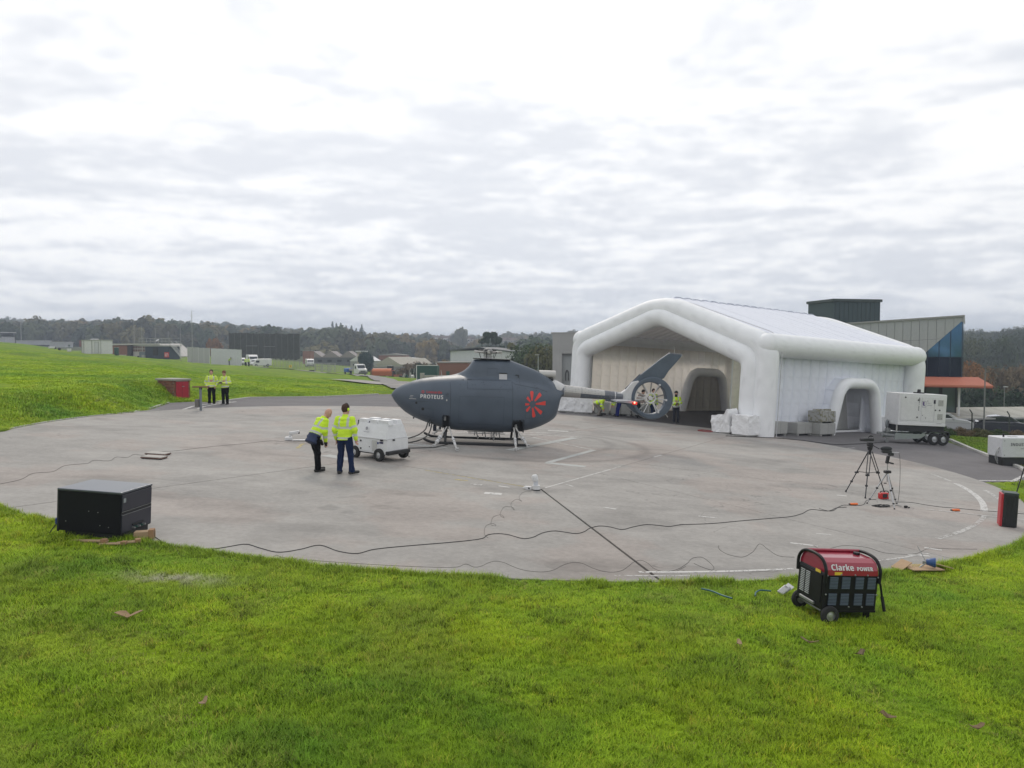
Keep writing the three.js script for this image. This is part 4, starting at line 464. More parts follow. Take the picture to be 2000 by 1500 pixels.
// trees one can tell apart
{
  const F = (t, d, up = -0.3) => far(t, d, up);
  for (let i = 0; i < 8; i++) tree('poplar_tree', ['tallest slim poplar at the near end of the skyline row', 'slim poplar second in the skyline row', 'slim poplar third in the skyline row', 'slim poplar fourth in the skyline row', 'slim poplar fifth in the skyline row', 'slim poplar sixth in the skyline row', 'shorter poplar seventh in the skyline row', 'shortest poplar ending the skyline row'][i], G.poplar, LC.dark, F(-0.237 + i * 0.0062 + rr(-0.001, 0.001), 640, 4), 7, [15, 14, 14.5, 12.5, 13, 11, 11.5, 9][i], i, 'poplars standing above the far wood');
  tree('pine_tree', 'pointed conifer rising above the wood beside the poplars', G.cone, LC.dark, F(-0.198, 650, 4), 10, 15, 0.3);
  tree('cedar_tree', 'large dark cedar behind the rotor head with an airy top', G.cedar, LC.dark, F(-0.027, 185), 6.6, 12.2, 1);
  tree('evergreen_tree', 'dense dark teal evergreen by the tan tower', G.fineR, LC.teal, F(-0.193, 196), 2.7, 5.4, 0.5);
  tree('golden_tree', 'small golden autumn tree beside the white factory hall', G.fineR, LC.gold, F(-0.0885, 158), 1.6, 4.6, 0.2);
  tree('golden_tree', 'yellowish round crown on the skyline above the terrace houses', G.roundA, LC.olive, F(-0.069, 560, 2), 8, 15, 0.2); tree('golden_tree', 'pale orange autumn tree beyond the white panels', G.roundB, LC.rust, F(-0.393, 260), 3.2, 6.8, 0.9); tree('golden_tree', 'orange autumn crown showing by the edge of the net wall', G.roundA, LC.rust, F(-0.366, 250), 2.4, 6.2, 2.2);
  const brushL = ['bare brown thicket behind the orange snow blades', 'brown thicket over the green container', 'dark shrub in the brown thicket', 'brown scrub beside the golden tree', 'pale brown scrub behind the long wall', 'reddish scrub behind the tractor'];
  [[-0.128, 165, 'brown', 4.2, 4.6], [-0.113, 158, 'brown', 3.4, 4.4], [-0.120, 152, 'dark', 2.4, 4.2], [-0.10, 170, 'grey', 4.5, 4.6], [-0.142, 172, 'grey', 4, 3.8], [-0.176, 176, 'rust', 2.2, 2.6]].forEach(([t, d, c, w, h], i) => tree('scrub_bush', brushL[i], G.fineB, LC[c], F(t, d), w, h, i, 'scrub bushes along the factory edge', 'bush'));
  // belt of trees between the helicopter and the grey hall
  const belt = [[0.006, 150, 'olive', 5, 8.0, 'roundC', 'olive green tree right behind the white factory hall'], [0.020, 132, 'green', 4.6, 7.4, 'fineR', 'mid green tree above the exhaust of the helicopter'], [0.033, 120, 'green', 4.6, 7.2, 'fineR', 'leafy green tree beside the lamp post'], [0.046, 116, 'olive', 4.4, 7.0, 'fineR', 'olive tree next to the grey hall'], [0.028, 108, 'dark', 3.4, 4.2, 'fineB', 'dark low shrub below the lamp post'], [0.010, 114, 'dark', 3.2, 4.4, 'fineB', 'dark shrub low behind the engine cowl'], [0.046, 102, 'brown', 3, 3.4, 'fineB', 'brown shrub low by the grey hall'], [0.036, 300, 'green', 12, 13, 'roundA', 'big dark wooded crown on the skyline by the grey hall'], [0.062, 320, 'dark', 12, 15, 'roundB', 'dark crown on the skyline above the grey hall'], [-0.006, 175, 'brown', 4, 5, 'fineR', 'brown tree beyond the end of the factory hall']];
  for (const [t, d, c, w, h, k, l] of belt) tree('broadleaf_tree', l, G[k], LC[c], F(t, d), w, h, t * 90, 'trees between factory and grey hall');
  // shrubs and trees behind the car park
  const park = [[0.582, 96, 'dark', 4.2, 6.2, 'fineB', 'dark shrub at the corner of the glass office'], [0.605, 92, 'dark', 4.2, 6.6, 'fineB', 'dark shrub behind the first car'], [0.628, 90, 'dark', 4.4, 6.8, 'fineB', 'dark shrub behind the tall lamp post'], [0.652, 92, 'green', 4.4, 6.4, 'fineB', 'green shrub behind the short lamp post'], [0.675, 88, 'dark', 4.6, 6.6, 'fineB', 'dark shrub behind the second car'], [0.70, 90, 'green', 4.6, 6.4, 'fineB', 'green shrub at the end of the car park'], [0.606, 112, 'rust', 3.6, 9.2, 'fineR', 'orange autumn tree over the orange canopy'], [0.64, 118, 'brown', 4.4, 9.0, 'fineR', 'brown tree above the car park shrubs'], [0.672, 120, 'brown', 4.2, 9.4, 'fineR', 'brown autumn tree behind the short lamp post'], [0.595, 104, 'olive', 3.4, 6.2, 'fineR', 'olive tree beside the canopy end'], [0.70, 124, 'olive', 4.6, 9.2, 'fineR', 'olive tree beyond the end of the car park']];
  for (const [t, d, c, w, h, k, l] of park) tree(k === 'fineB' ? 'garden_shrub' : 'park_tree', l, G[k], LC[c], F(t, d), w, h, t * 50, k === 'fineB' ? 'shrubs behind the car park' : 'trees behind the car park', k === 'fineB' ? 'shrub' : 'tree');
}
{ // the wooded hill rising behind the car park
  const r = rng(99); const L = []; for (let i = 0; i < 420; i++) { const d = 190 + 330 * r(), t = rr(0.545, 0.86, r); L.push([t * d, d, rr(5, 8, r), rr(11, 16, r), r() * 6.28, r()]); }
  const o = new THREE.Object3D(), m = new THREE.InstancedMesh(G.fineR, leafM([0.05, 0.068, 0.036]), L.length);
  L.forEach(([x, d, w, h, ry, c], i) => { const k = sstep(170, 420, d), y = landY(x, -d); o.position.set(x, Math.max(y, mixn(-8, 0.5 + 7 * sstep(0.64, 0.72, x / d), k)) - 1, -d); o.rotation.y = ry; o.scale.set(w, h, w); o.updateMatrix(); m.setMatrixAt(i, o.matrix); m.setColorAt(i, c < 0.6 ? lin(0.8 + c * 0.5, 0.9 + c * 0.3, 0.85) : c < 0.85 ? lin(1.5, 1.3, 0.9) : lin(1.1, 1.0, 0.9)); });
  m.name = uniq('wooded_hill'); m.castShadow = m.receiveShadow = true; scene.add(m); meta(m, 'dense wooded hill rising behind the car park', 'wood', null, 'stuff');
}
// =====================================================================  BUILDINGS AND FAR THINGS
const mWhite = MG([0.66, 0.66, 0.66], 0.6), mGrey = MG([0.36, 0.36, 0.35], 0.7), mDarkGrey = MG([0.10, 0.105, 0.11], 0.7), mSteel = MG([0.33, 0.34, 0.34], 0.45, 0.7), mBlack = M([0.012, 0.012, 0.014], 0.6), mRubber = M([0.02, 0.02, 0.02], 0.9), mGlassDark = M([0.02, 0.025, 0.03], 0.12, 0.2), mBrick = MG([0.24, 0.105, 0.07], 0.9), mRoofGrey = MG([0.30, 0.28, 0.26], 0.85), mConc = MG([0.36, 0.34, 0.31], 0.9), mCream = MG([0.42, 0.37, 0.29], 0.85), mGreen = MG([0.012, 0.075, 0.055], 0.6);
const mid2 = (a, b) => [(a[0] + b[0]) / 2, (a[1] + b[1]) / 2];
// ---------- glass office beyond the tent ----------
{
  const c0 = [36.8, -62], c1 = [24, -70], dx = c1[0] - c0[0], dz = c1[1] - c0[1], L = Math.hypot(dx, dz), gy = -3.5;
  const O = thing('glass_office', 'office with pale panelled wedge wall, blue glazing and orange canopy', 'building', [c0[0], gy, c0[1]], Math.atan2(-dz, dx));   // +x runs along the front, away from the corner; +z is outward or inward
  const s = Math.sign(V(Math.cos(O.rotation.y + PI / 2), 0, -Math.sin(O.rotation.y + PI / 2)).dot(V(-c0[0], 0, -c0[1]))) > 0 ? -1 : 1;   // outward is local z * s
  const zf = z => z * s, Y = y => y - gy, clad = MG([0.385, 0.40, 0.415], 0.6), topAt = x => Y(6.32) - x * 0.052, W = [];
  // cladding panels, each its own sheet with open joints
  const botAt = x => Math.max(Y(6.0) - x * (3.12 / 3.1), Y(1.0));
  for (let i = 0; i < 24; i++) { const a = i * 0.62 + 0.012, b = (i + 1) * 0.62 - 0.012, n = 3; for (let k = 0; k < n; k++) { const lo = x => k === 0 ? botAt(x) : Math.max(botAt(x), topAt(x) - (3 - k) * 1.75 + 0.02), hi = x => Math.max(botAt(x), topAt(x) - (2 - k) * 1.75); if (hi(b) - lo(b) < 0.03 && hi(a) - lo(a) < 0.03) continue; const P = [[a, lo(a)], [b, lo(b)], [b, hi(b)], [a, hi(a)]].filter((p, q, A) => !A.some((o, w) => w < q && Math.hypot(o[0] - p[0], o[1] - p[1]) < 0.004)); if (P.length > 2) mesh('cladding_panel', ext(P, 0.05, 0, 0, 0, zf(0.03)), clad, O); } }
  mesh('wall_core', ext([[0.3, 0], [L, 0], [L, topAt(L) - 0.05], [0.05, topAt(0) - 0.08], [0.05, Y(1.2)], [0.3, Y(1.2)]], 0.3, 0, 0, 0, zf(-0.35)), mDarkGrey, O);
  mesh('roof_edge', [beam([-0.15, topAt(0) + 0.05, zf(0.0)], [L, topAt(L) + 0.05, zf(0)], 0.35, 0.14), bx(0.14, 0.5, 5, 0.0, topAt(0) - 0.2, zf(-2.4))], MG([0.3, 0.3, 0.3], 0.5), O); mesh('roof', ext([[0, 0], [L, -L * 0.052], [L, -L * 0.052 - 0.2], [0, -0.2]], 9, 0, 0, topAt(0) - 0.06, zf(-4.6)), mDarkGrey, O);
  const blue = M([0.075, 0.165, 0.27], 0.10, 0.85), navy = M([0.012, 0.02, 0.045], 0.12, 0.6), frame = M([0.015, 0.025, 0.045], 0.4, 0.3);  // navy: dark tree reflections painted into the lower panes
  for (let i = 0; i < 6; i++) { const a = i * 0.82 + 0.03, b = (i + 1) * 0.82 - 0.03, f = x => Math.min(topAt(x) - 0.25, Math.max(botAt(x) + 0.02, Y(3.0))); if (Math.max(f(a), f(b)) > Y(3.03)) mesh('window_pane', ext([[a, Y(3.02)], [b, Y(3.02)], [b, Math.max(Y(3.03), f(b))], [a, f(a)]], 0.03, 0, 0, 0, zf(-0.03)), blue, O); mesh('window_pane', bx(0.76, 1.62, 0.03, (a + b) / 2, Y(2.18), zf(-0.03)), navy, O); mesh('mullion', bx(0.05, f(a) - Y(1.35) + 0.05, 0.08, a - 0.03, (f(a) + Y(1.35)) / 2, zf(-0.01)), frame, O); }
  mesh('transom', [bx(5, 0.05, 0.07, 2.5, Y(3.0), zf(-0.005))], frame, O); mesh('side_glazing', bx(0.03, 4.8, 3.6, -0.03, Y(3.7), zf(-1.85)), blue, O); mesh('side_reflection_pane', bx(0.02, 1.7, 3.6, -0.05, Y(2.15), zf(-1.85)), navy, O);  // lower side pane carries the same painted reflection as colour
  const cg = new THREE.BufferGeometry(), cv = []; for (const [x, y, z] of [[-1.2, 1.38, -0.1], [8.4, 1.38, -0.1], [8.4, 0.80, 2.4], [-2.2, 0.80, 2.4], [-1.2, 1.20, -0.1], [8.4, 1.20, -0.1], [8.4, 0.66, 2.4], [-2.2, 0.66, 2.4]]) cv.push(x, Y(y), zf(z)); cg.setAttribute('position', new THREE.Float32BufferAttribute(cv, 3)); cg.setIndex([0, 1, 2, 0, 2, 3, 4, 6, 5, 4, 7, 6, 0, 3, 7, 0, 7, 4, 1, 5, 6, 1, 6, 2, 3, 2, 6, 3, 6, 7, 0, 4, 5, 0, 5, 1]); mesh('canopy', toCreasedNormals(cg.toNonIndexed(), 0.3), M([0.52, 0.17, 0.105], 0.7, 0, { side: THREE.DoubleSide }), O); mesh('canopy_fascia', bx(10.5, 0.07, 0.04, 3.1, Y(0.62), zf(2.36)), MG([0.28, 0.05, 0.03], 0.6), O);
  mesh('ground_floor_glazing', bx(9, 3.6, 0.04, 4.8, Y(-0.9), zf(-0.2)), M([0.10, 0.14, 0.13], 0.15, 0.3), O); for (let i = 0; i < 6; i++) mesh('ground_floor_mullion', bx(i % 2 ? 0.28 : 0.12, 3.7, 0.12, 0.35 + i * 1.1, Y(-0.9), zf(-0.12)), mBlack, O); mesh('canopy_column', cy(0.09, 0.09, 3.9, 0.1, Y(-1.2), zf(1.2)), mWhite, O);
}
// ---------- dark ventilated tower ----------
{ const T = thing('roof_tower', 'square dark green tower rising behind the tent roof', 'tower', [36.2, -4, -83], 0.2); mesh('tower_wall', uvm(bx(5.5, 12.75, 4.7, 0, 6.375, 0)), MG([0.042, 0.068, 0.078], 0.7), T); mesh('tower_cap', bx(5.8, 0.28, 5.0, 0, 12.9, 0), M([0.04, 0.055, 0.055], 0.6), T); for (let i = 0; i < 11; i++) mesh('wall_rib', bx(0.03, 12.7, 0.03, -2.6 + i * 0.52, 6.35, 2.365), M([0.035, 0.05, 0.05], 0.7), T); }
// ---------- grey hall beside the tent ----------
{
  const x0 = 3.1, d = 58, gy = landBase(x0, -d) - 0.1, h = 4.80 - gy; const B = thing('grey_hall', 'pale grey metal hall with a recessed door left of the tent', 'building', [x0, gy, -d], -0.06);
  const m = MG([0.42, 0.42, 0.41], 0.6); mesh('hall_wall', [bx(0.72, h, 0.3, 0.36, h / 2, 0), bx(9, 1.5, 0.3, 4.5 + 0.72, h - 0.75, 0), bx(8.0, h, 0.3, 5.7 + 1.4, h / 2 - 0.01, -0.002), bx(9.7, h, 10, 4.85, h / 2 - 0.02, -5.4)], m, B);
  for (let i = 0; i < 8; i++) mesh('cladding_rib', bx(0.025, 1.4, 0.03, 0.18 + i * 0.2, h - 0.78, 0.165), m, B); mesh('roof_trim', bx(9.9, 0.12, 0.4, 4.85, h + 0.06, 0), MG([0.36, 0.36, 0.35], 0.6), B);
  const dr = mesh('door', bx(0.95, h - 1.5, 0.06, 1.2, (h - 1.5) / 2, -0.22), MG([0.36, 0.38, 0.38], 0.6), B); mesh('pull_handle', tube([[1.02, 1.5, -0.1], [1.02, 2.1, -0.1], [1.12, 2.3, -0.1], [1.22, 2.1, -0.1], [1.22, 1.5, -0.1]], 0.03, 24, 6), mBlack, dr);
}
// ---------- factory hall, brick store, green container, walls ----------
{
  const at = (t, d) => [t * d, landY(t * d, -d), -d];
  let [x, y, z] = at(-0.0435, 142); const F = thing('factory_hall', 'white metal factory hall with dark roof behind the rotor head', 'building', [x, y - 0.3, z], -0.28);
  const h = 3.75 - y + 0.3; mesh('hall_wall', uvm(bx(6.6, h, 12, 3.3, h / 2, -6)), MG([0.60, 0.61, 0.62], 0.6), F); mesh('side_wall', uvm(bx(5.8, h, 12, -2.9, h / 2 - 0.03, -6.2)), MG([0.58, 0.60, 0.60], 0.6), F); mesh('roof', ext([[-6.2, 0], [0, 0.55], [6.9, -0.3], [6.9, -0.5], [0, 0.35], [-6.2, -0.25]], 12.5, 0, 0, h + 0.1, -6), mDarkGrey, F); mesh('lean_to_roof', ext([[-6.1, -1.6], [1.5, -1.3], [1.5, -1.5], [-6.1, -1.8]], 3, 0, 0, h - 1.1, 1.2, 0.28), MG([0.46, 0.48, 0.47], 0.7), F); for (let i = 0; i < 12; i++) mesh('cladding_rib', bx(0.04, h - 0.2, 0.04, -5.6 + i * 1.0, h / 2, 0.02), MG([0.5, 0.5, 0.5], 0.6), F);
  [x, y, z] = at(-0.079, 124); const Bk = thing('brick_store', 'low red brick store with a green door behind the concrete wall', 'building', [x, y, z], -0.06); mesh('brick_wall', uvm(bx(5.4, 3.1, 5, 0, 1.55, -2.5)), mBrick, Bk); mesh('roof', bx(5.6, 0.18, 5.2, 0, 3.2, -2.5), mRoofGrey, Bk); mesh('door', bx(0.55, 1.5, 0.06, -0.7, 1.0, 0.03), mGreen, Bk); mesh('gable_trim', beam([-2.75, 3.3, 0.05], [-2.2, 2.3, 0.05], 0.08, 0.12), mWhite, Bk);
  [x, y, z] = at(-0.1125, 114); const Cn = thing('green_container', 'dark green shipping container with a pale door post', 'container', [x, y, z], -0.04); mesh('container_box', uvm(bx(3.1, 2.3, 2.4, 0, 1.25, -1.2)), mGreen, Cn); for (let i = 0; i < 14; i++) mesh('corrugation', bx(0.08, 2.1, 0.04, -1.45 + i * 0.22, 1.25, 0.02), mGreen, Cn); mesh('corner_post', bx(0.12, 2.5, 0.14, -1.55, 1.25, 0.0), mWhite, Cn); mesh('top_rail', bx(3.1, 0.10, 0.14, 0, 2.45, 0), mWhite, Cn);
  [x, y, z] = at(-0.0905, 103); const Wl = thing('block_wall', 'long grey concrete block wall in front of the brick store', 'wall', [x, y, z], -0.12); for (let r = 0; r < 3; r++) for (let i = 0; i < 8; i++) mesh('wall_block', uvm(rb(0.64, 0.38, 0.5, 0.02, -2.3 + i * 0.66 + (r % 2) * 0.1, 0.2 + r * 0.4, 0)), mConc, Wl); mesh('end_pier', rb(0.5, 1.5, 0.55, 0.02, -2.95, 0.75, 0), mConc, Wl);
  [x, y, z] = at(-0.15, 168); const lw = thing('yard_wall', 'long low grey wall behind the tractor and blades', 'wall', [x, y, z], -0.03); mesh('wall_face', uvm(bx(11, 2.2, 0.3, 0, 1.1, 0)), MG([0.25, 0.25, 0.24], 0.9), lw); mesh('wall_coping', bx(11, 0.14, 0.42, 0, 2.27, 0), mConc, lw);
  // sheds in the middle distance
  const shed = (t, d, ry, w, h, dp, rise, wall, roof, label, ridges = 1) => { const [a, b, c] = at(t, d); const S = thing('industrial_shed', label, 'shed', [a, b - 0.2, c], ry, 'industrial sheds in the valley'); mesh('shed_wall', uvm(bx(w, h, dp, 0, h / 2, -dp / 2)), wall, S); for (let k = 0; k < ridges; k++) { const ww = w / ridges, xx = -w / 2 + ww * (k + 0.5); mesh('shed_roof', ext([[-ww / 2 - 0.15, h], [0, h + rise], [ww / 2 + 0.15, h], [ww / 2, h - 0.12], [-ww / 2, h - 0.12]], dp + 0.4, 0, xx, 0, -dp / 2), roof, S); } for (let k = 0; k < Math.floor(w / 3); k++) mesh('window', bx(1.3, 0.7, 0.06, -w / 2 + 1.6 + k * 3, h * 0.55, 0.02), mGlassDark, S); return S; };
  const asb = MG([0.27, 0.24, 0.225], 0.9), pale = MG([0.45, 0.43, 0.40], 0.85);
  shed(-0.239, 236, 0.1, 16, 2.6, 14, 1.9, mDarkGrey, asb, 'long grey roofed shed beside the net wall', 3); shed(-0.203, 205, -0.5, 5.5, 2.6, 6, 1.4, mGrey, mWhite, 'shed with a white pitched roof left of the tan tower'); shed(-0.163, 190, -0.5, 7.5, 2.4, 9, 1.9, pale, MG([0.40, 0.37, 0.31], 0.9), 'pale pitched shed above the tractor', 1); shed(-0.146, 200, -0.4, 8, 2.6, 9, 1.5, pale, MG([0.42, 0.39, 0.33], 0.9), 'pale sawtooth shed right of the tractor', 2); shed(-0.158, 250, 0, 9, 4.2, 8, 0.5, mBrick, mRoofGrey, 'flat brick building behind the pale sheds'); shed(-0.137, 262, 0, 8, 3.2, 8, 0.3, mGrey, mWhite, 'low block with a strip window behind the pale sheds');
  { const [a, b, c] = at(-0.1935, 205); const S = thing('tan_tower', 'small tan tower with an overhanging white roof', 'tower', [a - 1.2, b, c], 0.1); mesh('tower_wall', uvm(bx(1.7, 5.0, 2, 0, 2.5, 0)), mCream, S); mesh('tower_roof', bx(3.0, 0.3, 2.6, 0.2, 5.1, 0), mWhite, S); mesh('window', bx(0.6, 0.6, 0.05, 0, 4.2, 1.02), mGlassDark, S); }
  { const [a, b, c] = at(-0.271, 225); const S = thing('brick_block', 'plain red brick block at the end of the net wall', 'building', [a, b, c], 0); mesh('brick_wall', uvm(bx(2.3, 3.9, 4, 0, 1.95, -2)), MG([0.27, 0.13, 0.10], 0.9), S); mesh('roof', bx(2.5, 0.15, 4.2, 0, 3.97, -2), mRoofGrey, S); }
  // terraces of houses on the hill
  const hl = ['first pale house of the hillside terrace', 'second house of the terrace with a white gable', 'third house of the hillside terrace', 'fourth house of the terrace with bay windows', 'fifth house of the hillside terrace', 'sixth house of the terrace below the skyline tree', 'seventh house of the hillside terrace', 'eighth house, last before the cedar', 'brick house right of the cedar', 'second brick house right of the cedar', 'third brick house right of the cedar', 'last brick house by the wooded skyline', 'lower red roofed house under the terrace', 'lower pale house under the terrace'];
  const hs = [[-0.1015, 560, 0], [-0.0945, 560, 0], [-0.0875, 560, 0], [-0.080, 562, 0], [-0.073, 565, 0], [-0.066, 566, 0], [-0.0585, 568, 0], [-0.0515, 566, 0], [-0.012, 540, 1], [-0.0055, 540, 1], [0.001, 540, 1], [0.0075, 542, 1], [-0.097, 470, 2], [-0.086, 480, 2]];
  hs.forEach(([t, d, k], i) => { const a = t * d, c = -d, b = landY(a, c) + (k === 2 ? 2 : 5); const Hs = thing('terrace_house', hl[i], 'house', [a, b, c], (i % 3 - 1) * 0.12, 'houses on the far hillside'); const wl = k === 1 ? MG([0.30, 0.25, 0.22], 0.9) : [MG([0.66, 0.63, 0.60], 0.9), MG([0.44, 0.34, 0.29], 0.9)][i % 2]; mesh('house_wall', bx(3.5, 5, 6, 0, 2.5, -3), wl, Hs); const rf = mesh('roof', ext([[-1.9, 5], [0, 6.6], [1.9, 5], [1.8, 4.85], [-1.8, 4.85]], 6.4, 0, 0, 0, -3, 0, i % 2 ? 0 : PI / 2).scale(1, 1, 1), MG(k === 2 ? [0.24, 0.12, 0.08] : [0.2, 0.15, 0.13], 0.9), Hs); mesh('chimney', bx(0.5, 1, 0.5, 1.2, 6.6, -3), mBrick, rf); for (const [wx, wy] of [[-0.9, 1.4], [0.9, 1.4], [-0.9, 3.7], [0.9, 3.7]]) { const w = mesh('window', bx(1.1, 1.2, 0.1, wx, wy, 0.04), mWhite, Hs); mesh('pane', bx(0.85, 0.95, 0.1, wx, wy, 0.06), mGlassDark, w); } });
}
// ---------- meadow edge: cabins, container with railing, masts, panels, net wall ----------
{
  const at = (t, d) => [t * d, landY(t * d, -d), -d];
  let p = at(-0.547, 130); const C = thing('white_cabin', 'small white portable cabin with grey trim on the meadow', 'cabin', p, -0.42);
  mesh('cabin_wall', uvm(bx(4.7, 2.3, 2.2, 0, 1.25, 0)), mWhite, C); for (const x of [-2.35, -1.85, 0.15, 2.35]) mesh('trim', bx(0.12, 2.35, 0.06, x, 1.25, 1.12), mGrey, C); mesh('roof_edge', bx(4.9, 0.14, 2.4, 0, 2.45, 0), mGrey, C); const dr = mesh('door', bx(0.9, 1.9, 0.05, 1.35, 1.1, 1.13), MG([0.55, 0.56, 0.57], 0.6), C); mesh('door_frame', [bx(0.06, 2.0, 0.07, 0.86, 1.1, 1.13), bx(0.06, 2.0, 0.07, 1.84, 1.1, 1.13), bx(1.04, 0.06, 0.07, 1.35, 2.1, 1.13)], mGrey, dr); mesh('roof_unit', rb(1.1, 0.16, 0.8, 0.04, -0.6, 2.6, 0), mWhite, C);
  p = at(-0.524, 131); const gu = thing('green_unit', 'small dark green plant box beside the white cabin', 'equipment box', [p[0] + 0.3, p[1], p[2]], -0.3); mesh('unit_box', rb(0.55, 1.2, 0.5, 0.04, 0, 0.75, 0), mGreen, gu); mesh('unit_lid', rb(0.6, 0.08, 0.55, 0.02, 0, 1.4, 0), mGrey, gu); mesh('unit_base', rb(0.5, 0.15, 0.45, 0.02, 0.1, 0.08, 0), mBlack, gu);
  for (const [t, d, k, l] of [[-0.607, 128, 0, 'low white measuring unit out on the meadow'], [-0.597, 127, 1, 'small black case on the meadow between two white units'], [-0.584, 126, 2, 'white instrument on a tripod out on the meadow'], [-0.493, 133, 1, 'black case standing by the dark container']]) { p = at(t, d); const u = thing('meadow_equipment', l, 'equipment', p, t * 9); if (k === 0) { mesh('unit_body', rb(0.9, 0.32, 0.5, 0.06, 0, 0.3, 0), mWhite, u); mesh('unit_end', rb(0.22, 0.3, 0.4, 0.04, 0.5, 0.2, 0.06), mBlack, u); } else if (k === 1) { mesh('case_body', rb(0.34, 0.36, 0.3, 0.03, 0, 0.2, 0), mBlack, u); mesh('case_handle', tor(0.08, 0.015, 0, 0.38, 0), mBlack, u); } else { mesh('unit_body', rb(0.55, 0.5, 0.4, 0.05, 0, 0.3, 0), mWhite, u); for (const a of [0, 2.1, 4.2]) mesh('tripod_leg', rod([Math.cos(a) * 0.3, 0.5, Math.sin(a) * 0.3], [0, 1.1, 0], 0.02), mGreen, u); mesh('instrument_head', rb(0.3, 0.12, 0.2, 0.03, 0, 1.12, 0), mGreen, u); } }
  p = at(-0.461, 140); const K = thing('site_container', 'dark blue container with a railed roof platform and outside stairs', 'container', p, -0.40);
  const navy = MG([0.045, 0.062, 0.09], 0.6); mesh('container_box', uvm(bx(6.0, 2.35, 2.4, 0, 1.2, 0)), navy, K); for (let i = 0; i < 24; i++) mesh('corrugation', bx(0.1, 2.1, 0.05, -2.87 + i * 0.25, 1.2, 1.22), navy, K); mesh('door_recess', bx(1.2, 1.5, 0.06, -0.4, 1.5, 1.24), mBlack, K); mesh('platform', bx(8.0, 0.18, 2.6, -0.6, 2.5, 0), mGrey, K); mesh('red_sign', bx(1.1, 0.9, 0.05, 2.4, 0.85, 1.27), M([0.55, 0.03, 0.04], 0.6), K); mesh('sign_marks', [bx(0.14, 0.5, 0.03, 2.08, 0.8, 1.3), bx(0.12, 0.12, 0.03, 2.08, 1.16, 1.3), tube([[2.35, 0.55, 1.3], [2.35, 0.9, 1.3], [2.55, 1.1, 1.3], [2.75, 0.9, 1.3], [2.75, 0.55, 1.3]], 0.06, 24, 6)], mWhite, K);
  for (let i = 0; i < 9; i++) mesh('rail_post', bx(0.06, 1.3, 0.06, -4.5 + i * 0.95, 3.2, 1.2), mGrey, K); for (const y of [2.9, 3.35, 3.85]) mesh('rail', bx(7.8, 0.07, 0.06, -0.65, y, 1.2), mGrey, K); for (const y of [3.35, 3.85]) mesh('rail', bx(7.8, 0.06, 0.06, -0.65, y, -1.2), mGrey, K); for (let i = 0; i < 8; i++) mesh('stair_tread', bx(0.3, 0.05, 1.0, 3.4 + i * 0.32, 2.3 - i * 0.3, 0.5), mGrey, K); for (const [z, y] of [[1.05, 0.9], [1.05, 0.45], [1.05, 0.1], [0.0, 0.9]]) mesh('stair_rail', beam([3.2, 2.5 + y, z], [5.8, 0.15 + y, z], 0.05, 0.05), mWhite, K); mesh('annex_box', bx(1.5, 1.3, 1.4, -3.9, 0.75, 0.4), MG([0.16, 0.19, 0.22], 0.7), K); mesh('annex_case', bx(0.7, 0.75, 0.5, -3.2, 0.45, 1.3), mGrey, K);
  p = at(-0.483, 172); const W = thing('brick_workshop', 'red brick workshop with a long white roof behind the dark container', 'building', p, -0.34); mesh('brick_wall', uvm(bx(4.6, 2.7, 6, -4.6, 1.3, 0)), mBrick, W); mesh('dark_bay', bx(1.2, 2.5, 6, -1.7, 1.25, 0), mBlack, W); mesh('white_wall', uvm(bx(8.6, 2.8, 6, 3.2, 1.3, -0.5)), MG([0.50, 0.47, 0.44], 0.8), W); mesh('roof', ext([[-8.4, 2.7], [-8.4, 3.0], [7.0, 3.05], [11.2, 0.2], [11.0, 0.0], [6.9, 2.75]], 6.6, 0, 0, 0, 0), MG([0.52, 0.49, 0.46], 0.8), W); for (let i = 0; i < 9; i++) for (const y of [1.5, 2.2]) mesh('window', bx(0.55, 0.5, 0.05, -0.8 + i * 0.7, y, 2.56), M([0.16, 0.08, 0.08], 0.4), W); mesh('satellite_dish', [put(new THREE.SphereGeometry(0.5, 12, 6, 0, 2 * PI, 0, 1.1), 3.6, 3.5, 0, 0.6, 0, 0.3), rod([3.6, 3.0, 0], [3.6, 3.6, 0], 0.06)], mWhite, W); mesh('low_wall', bx(3.4, 0.7, 0.3, -3.2, 0.2, 4.2), MG([0.5, 0.47, 0.44], 0.9), W); mesh('end_wall', bx(1.6, 2.6, 4, -7.6, 1.6, -0.5), MG([0.5, 0.5, 0.5], 0.8), W);
  for (const [t, d, h, l] of [[-0.4216, 138, 9.4, 'tall grey mast with a small cross arm by the panels'], [-0.437, 146, 6.4, 'thin mast at the stair end of the dark container'], [-0.488, 150, 5.9, 'thin mast at the far end of the railed platform'], [-0.470, 175, 6.6, 'thin mast rising behind the workshop roof'], [-0.498, 175, 8.2, 'dark thin mast behind the brick workshop'], [-0.453, 180, 6.2, 'thin mast beside the satellite dish']]) { p = at(t, d); const m = thing('mast', l, 'mast', p, 0, 'masts along the meadow edge'); mesh('pole', rod([0, 0, 0], [0, h, 0], h > 9 ? 0.085 : 0.05, 0.04, 8), mGrey, m); mesh('pole_top', h > 9 ? [rod([-0.35, h - 0.7, 0], [0.35, h - 0.7, 0], 0.03), rod([0, h, 0], [0, h + 0.3, 0], 0.02)] : rod([0, h, 0], [0, h + 0.25, 0], 0.03), mGrey, m); }
  // far low buildings at the meadow crest
  p = at(-0.549, 245); const rbk = thing('low_brick_building', 'low dark red brick building on the meadow crest', 'building', [p[0], p[1] + 1.6, p[2]], 0); mesh('brick_wall', uvm(bx(8.4, 1.9, 4, 0, 0.4, 0)), MG([0.2, 0.07, 0.06], 0.9), rbk); mesh('roof', bx(8.6, 0.12, 4.2, 0, 1.4, 0), mBrick, rbk);
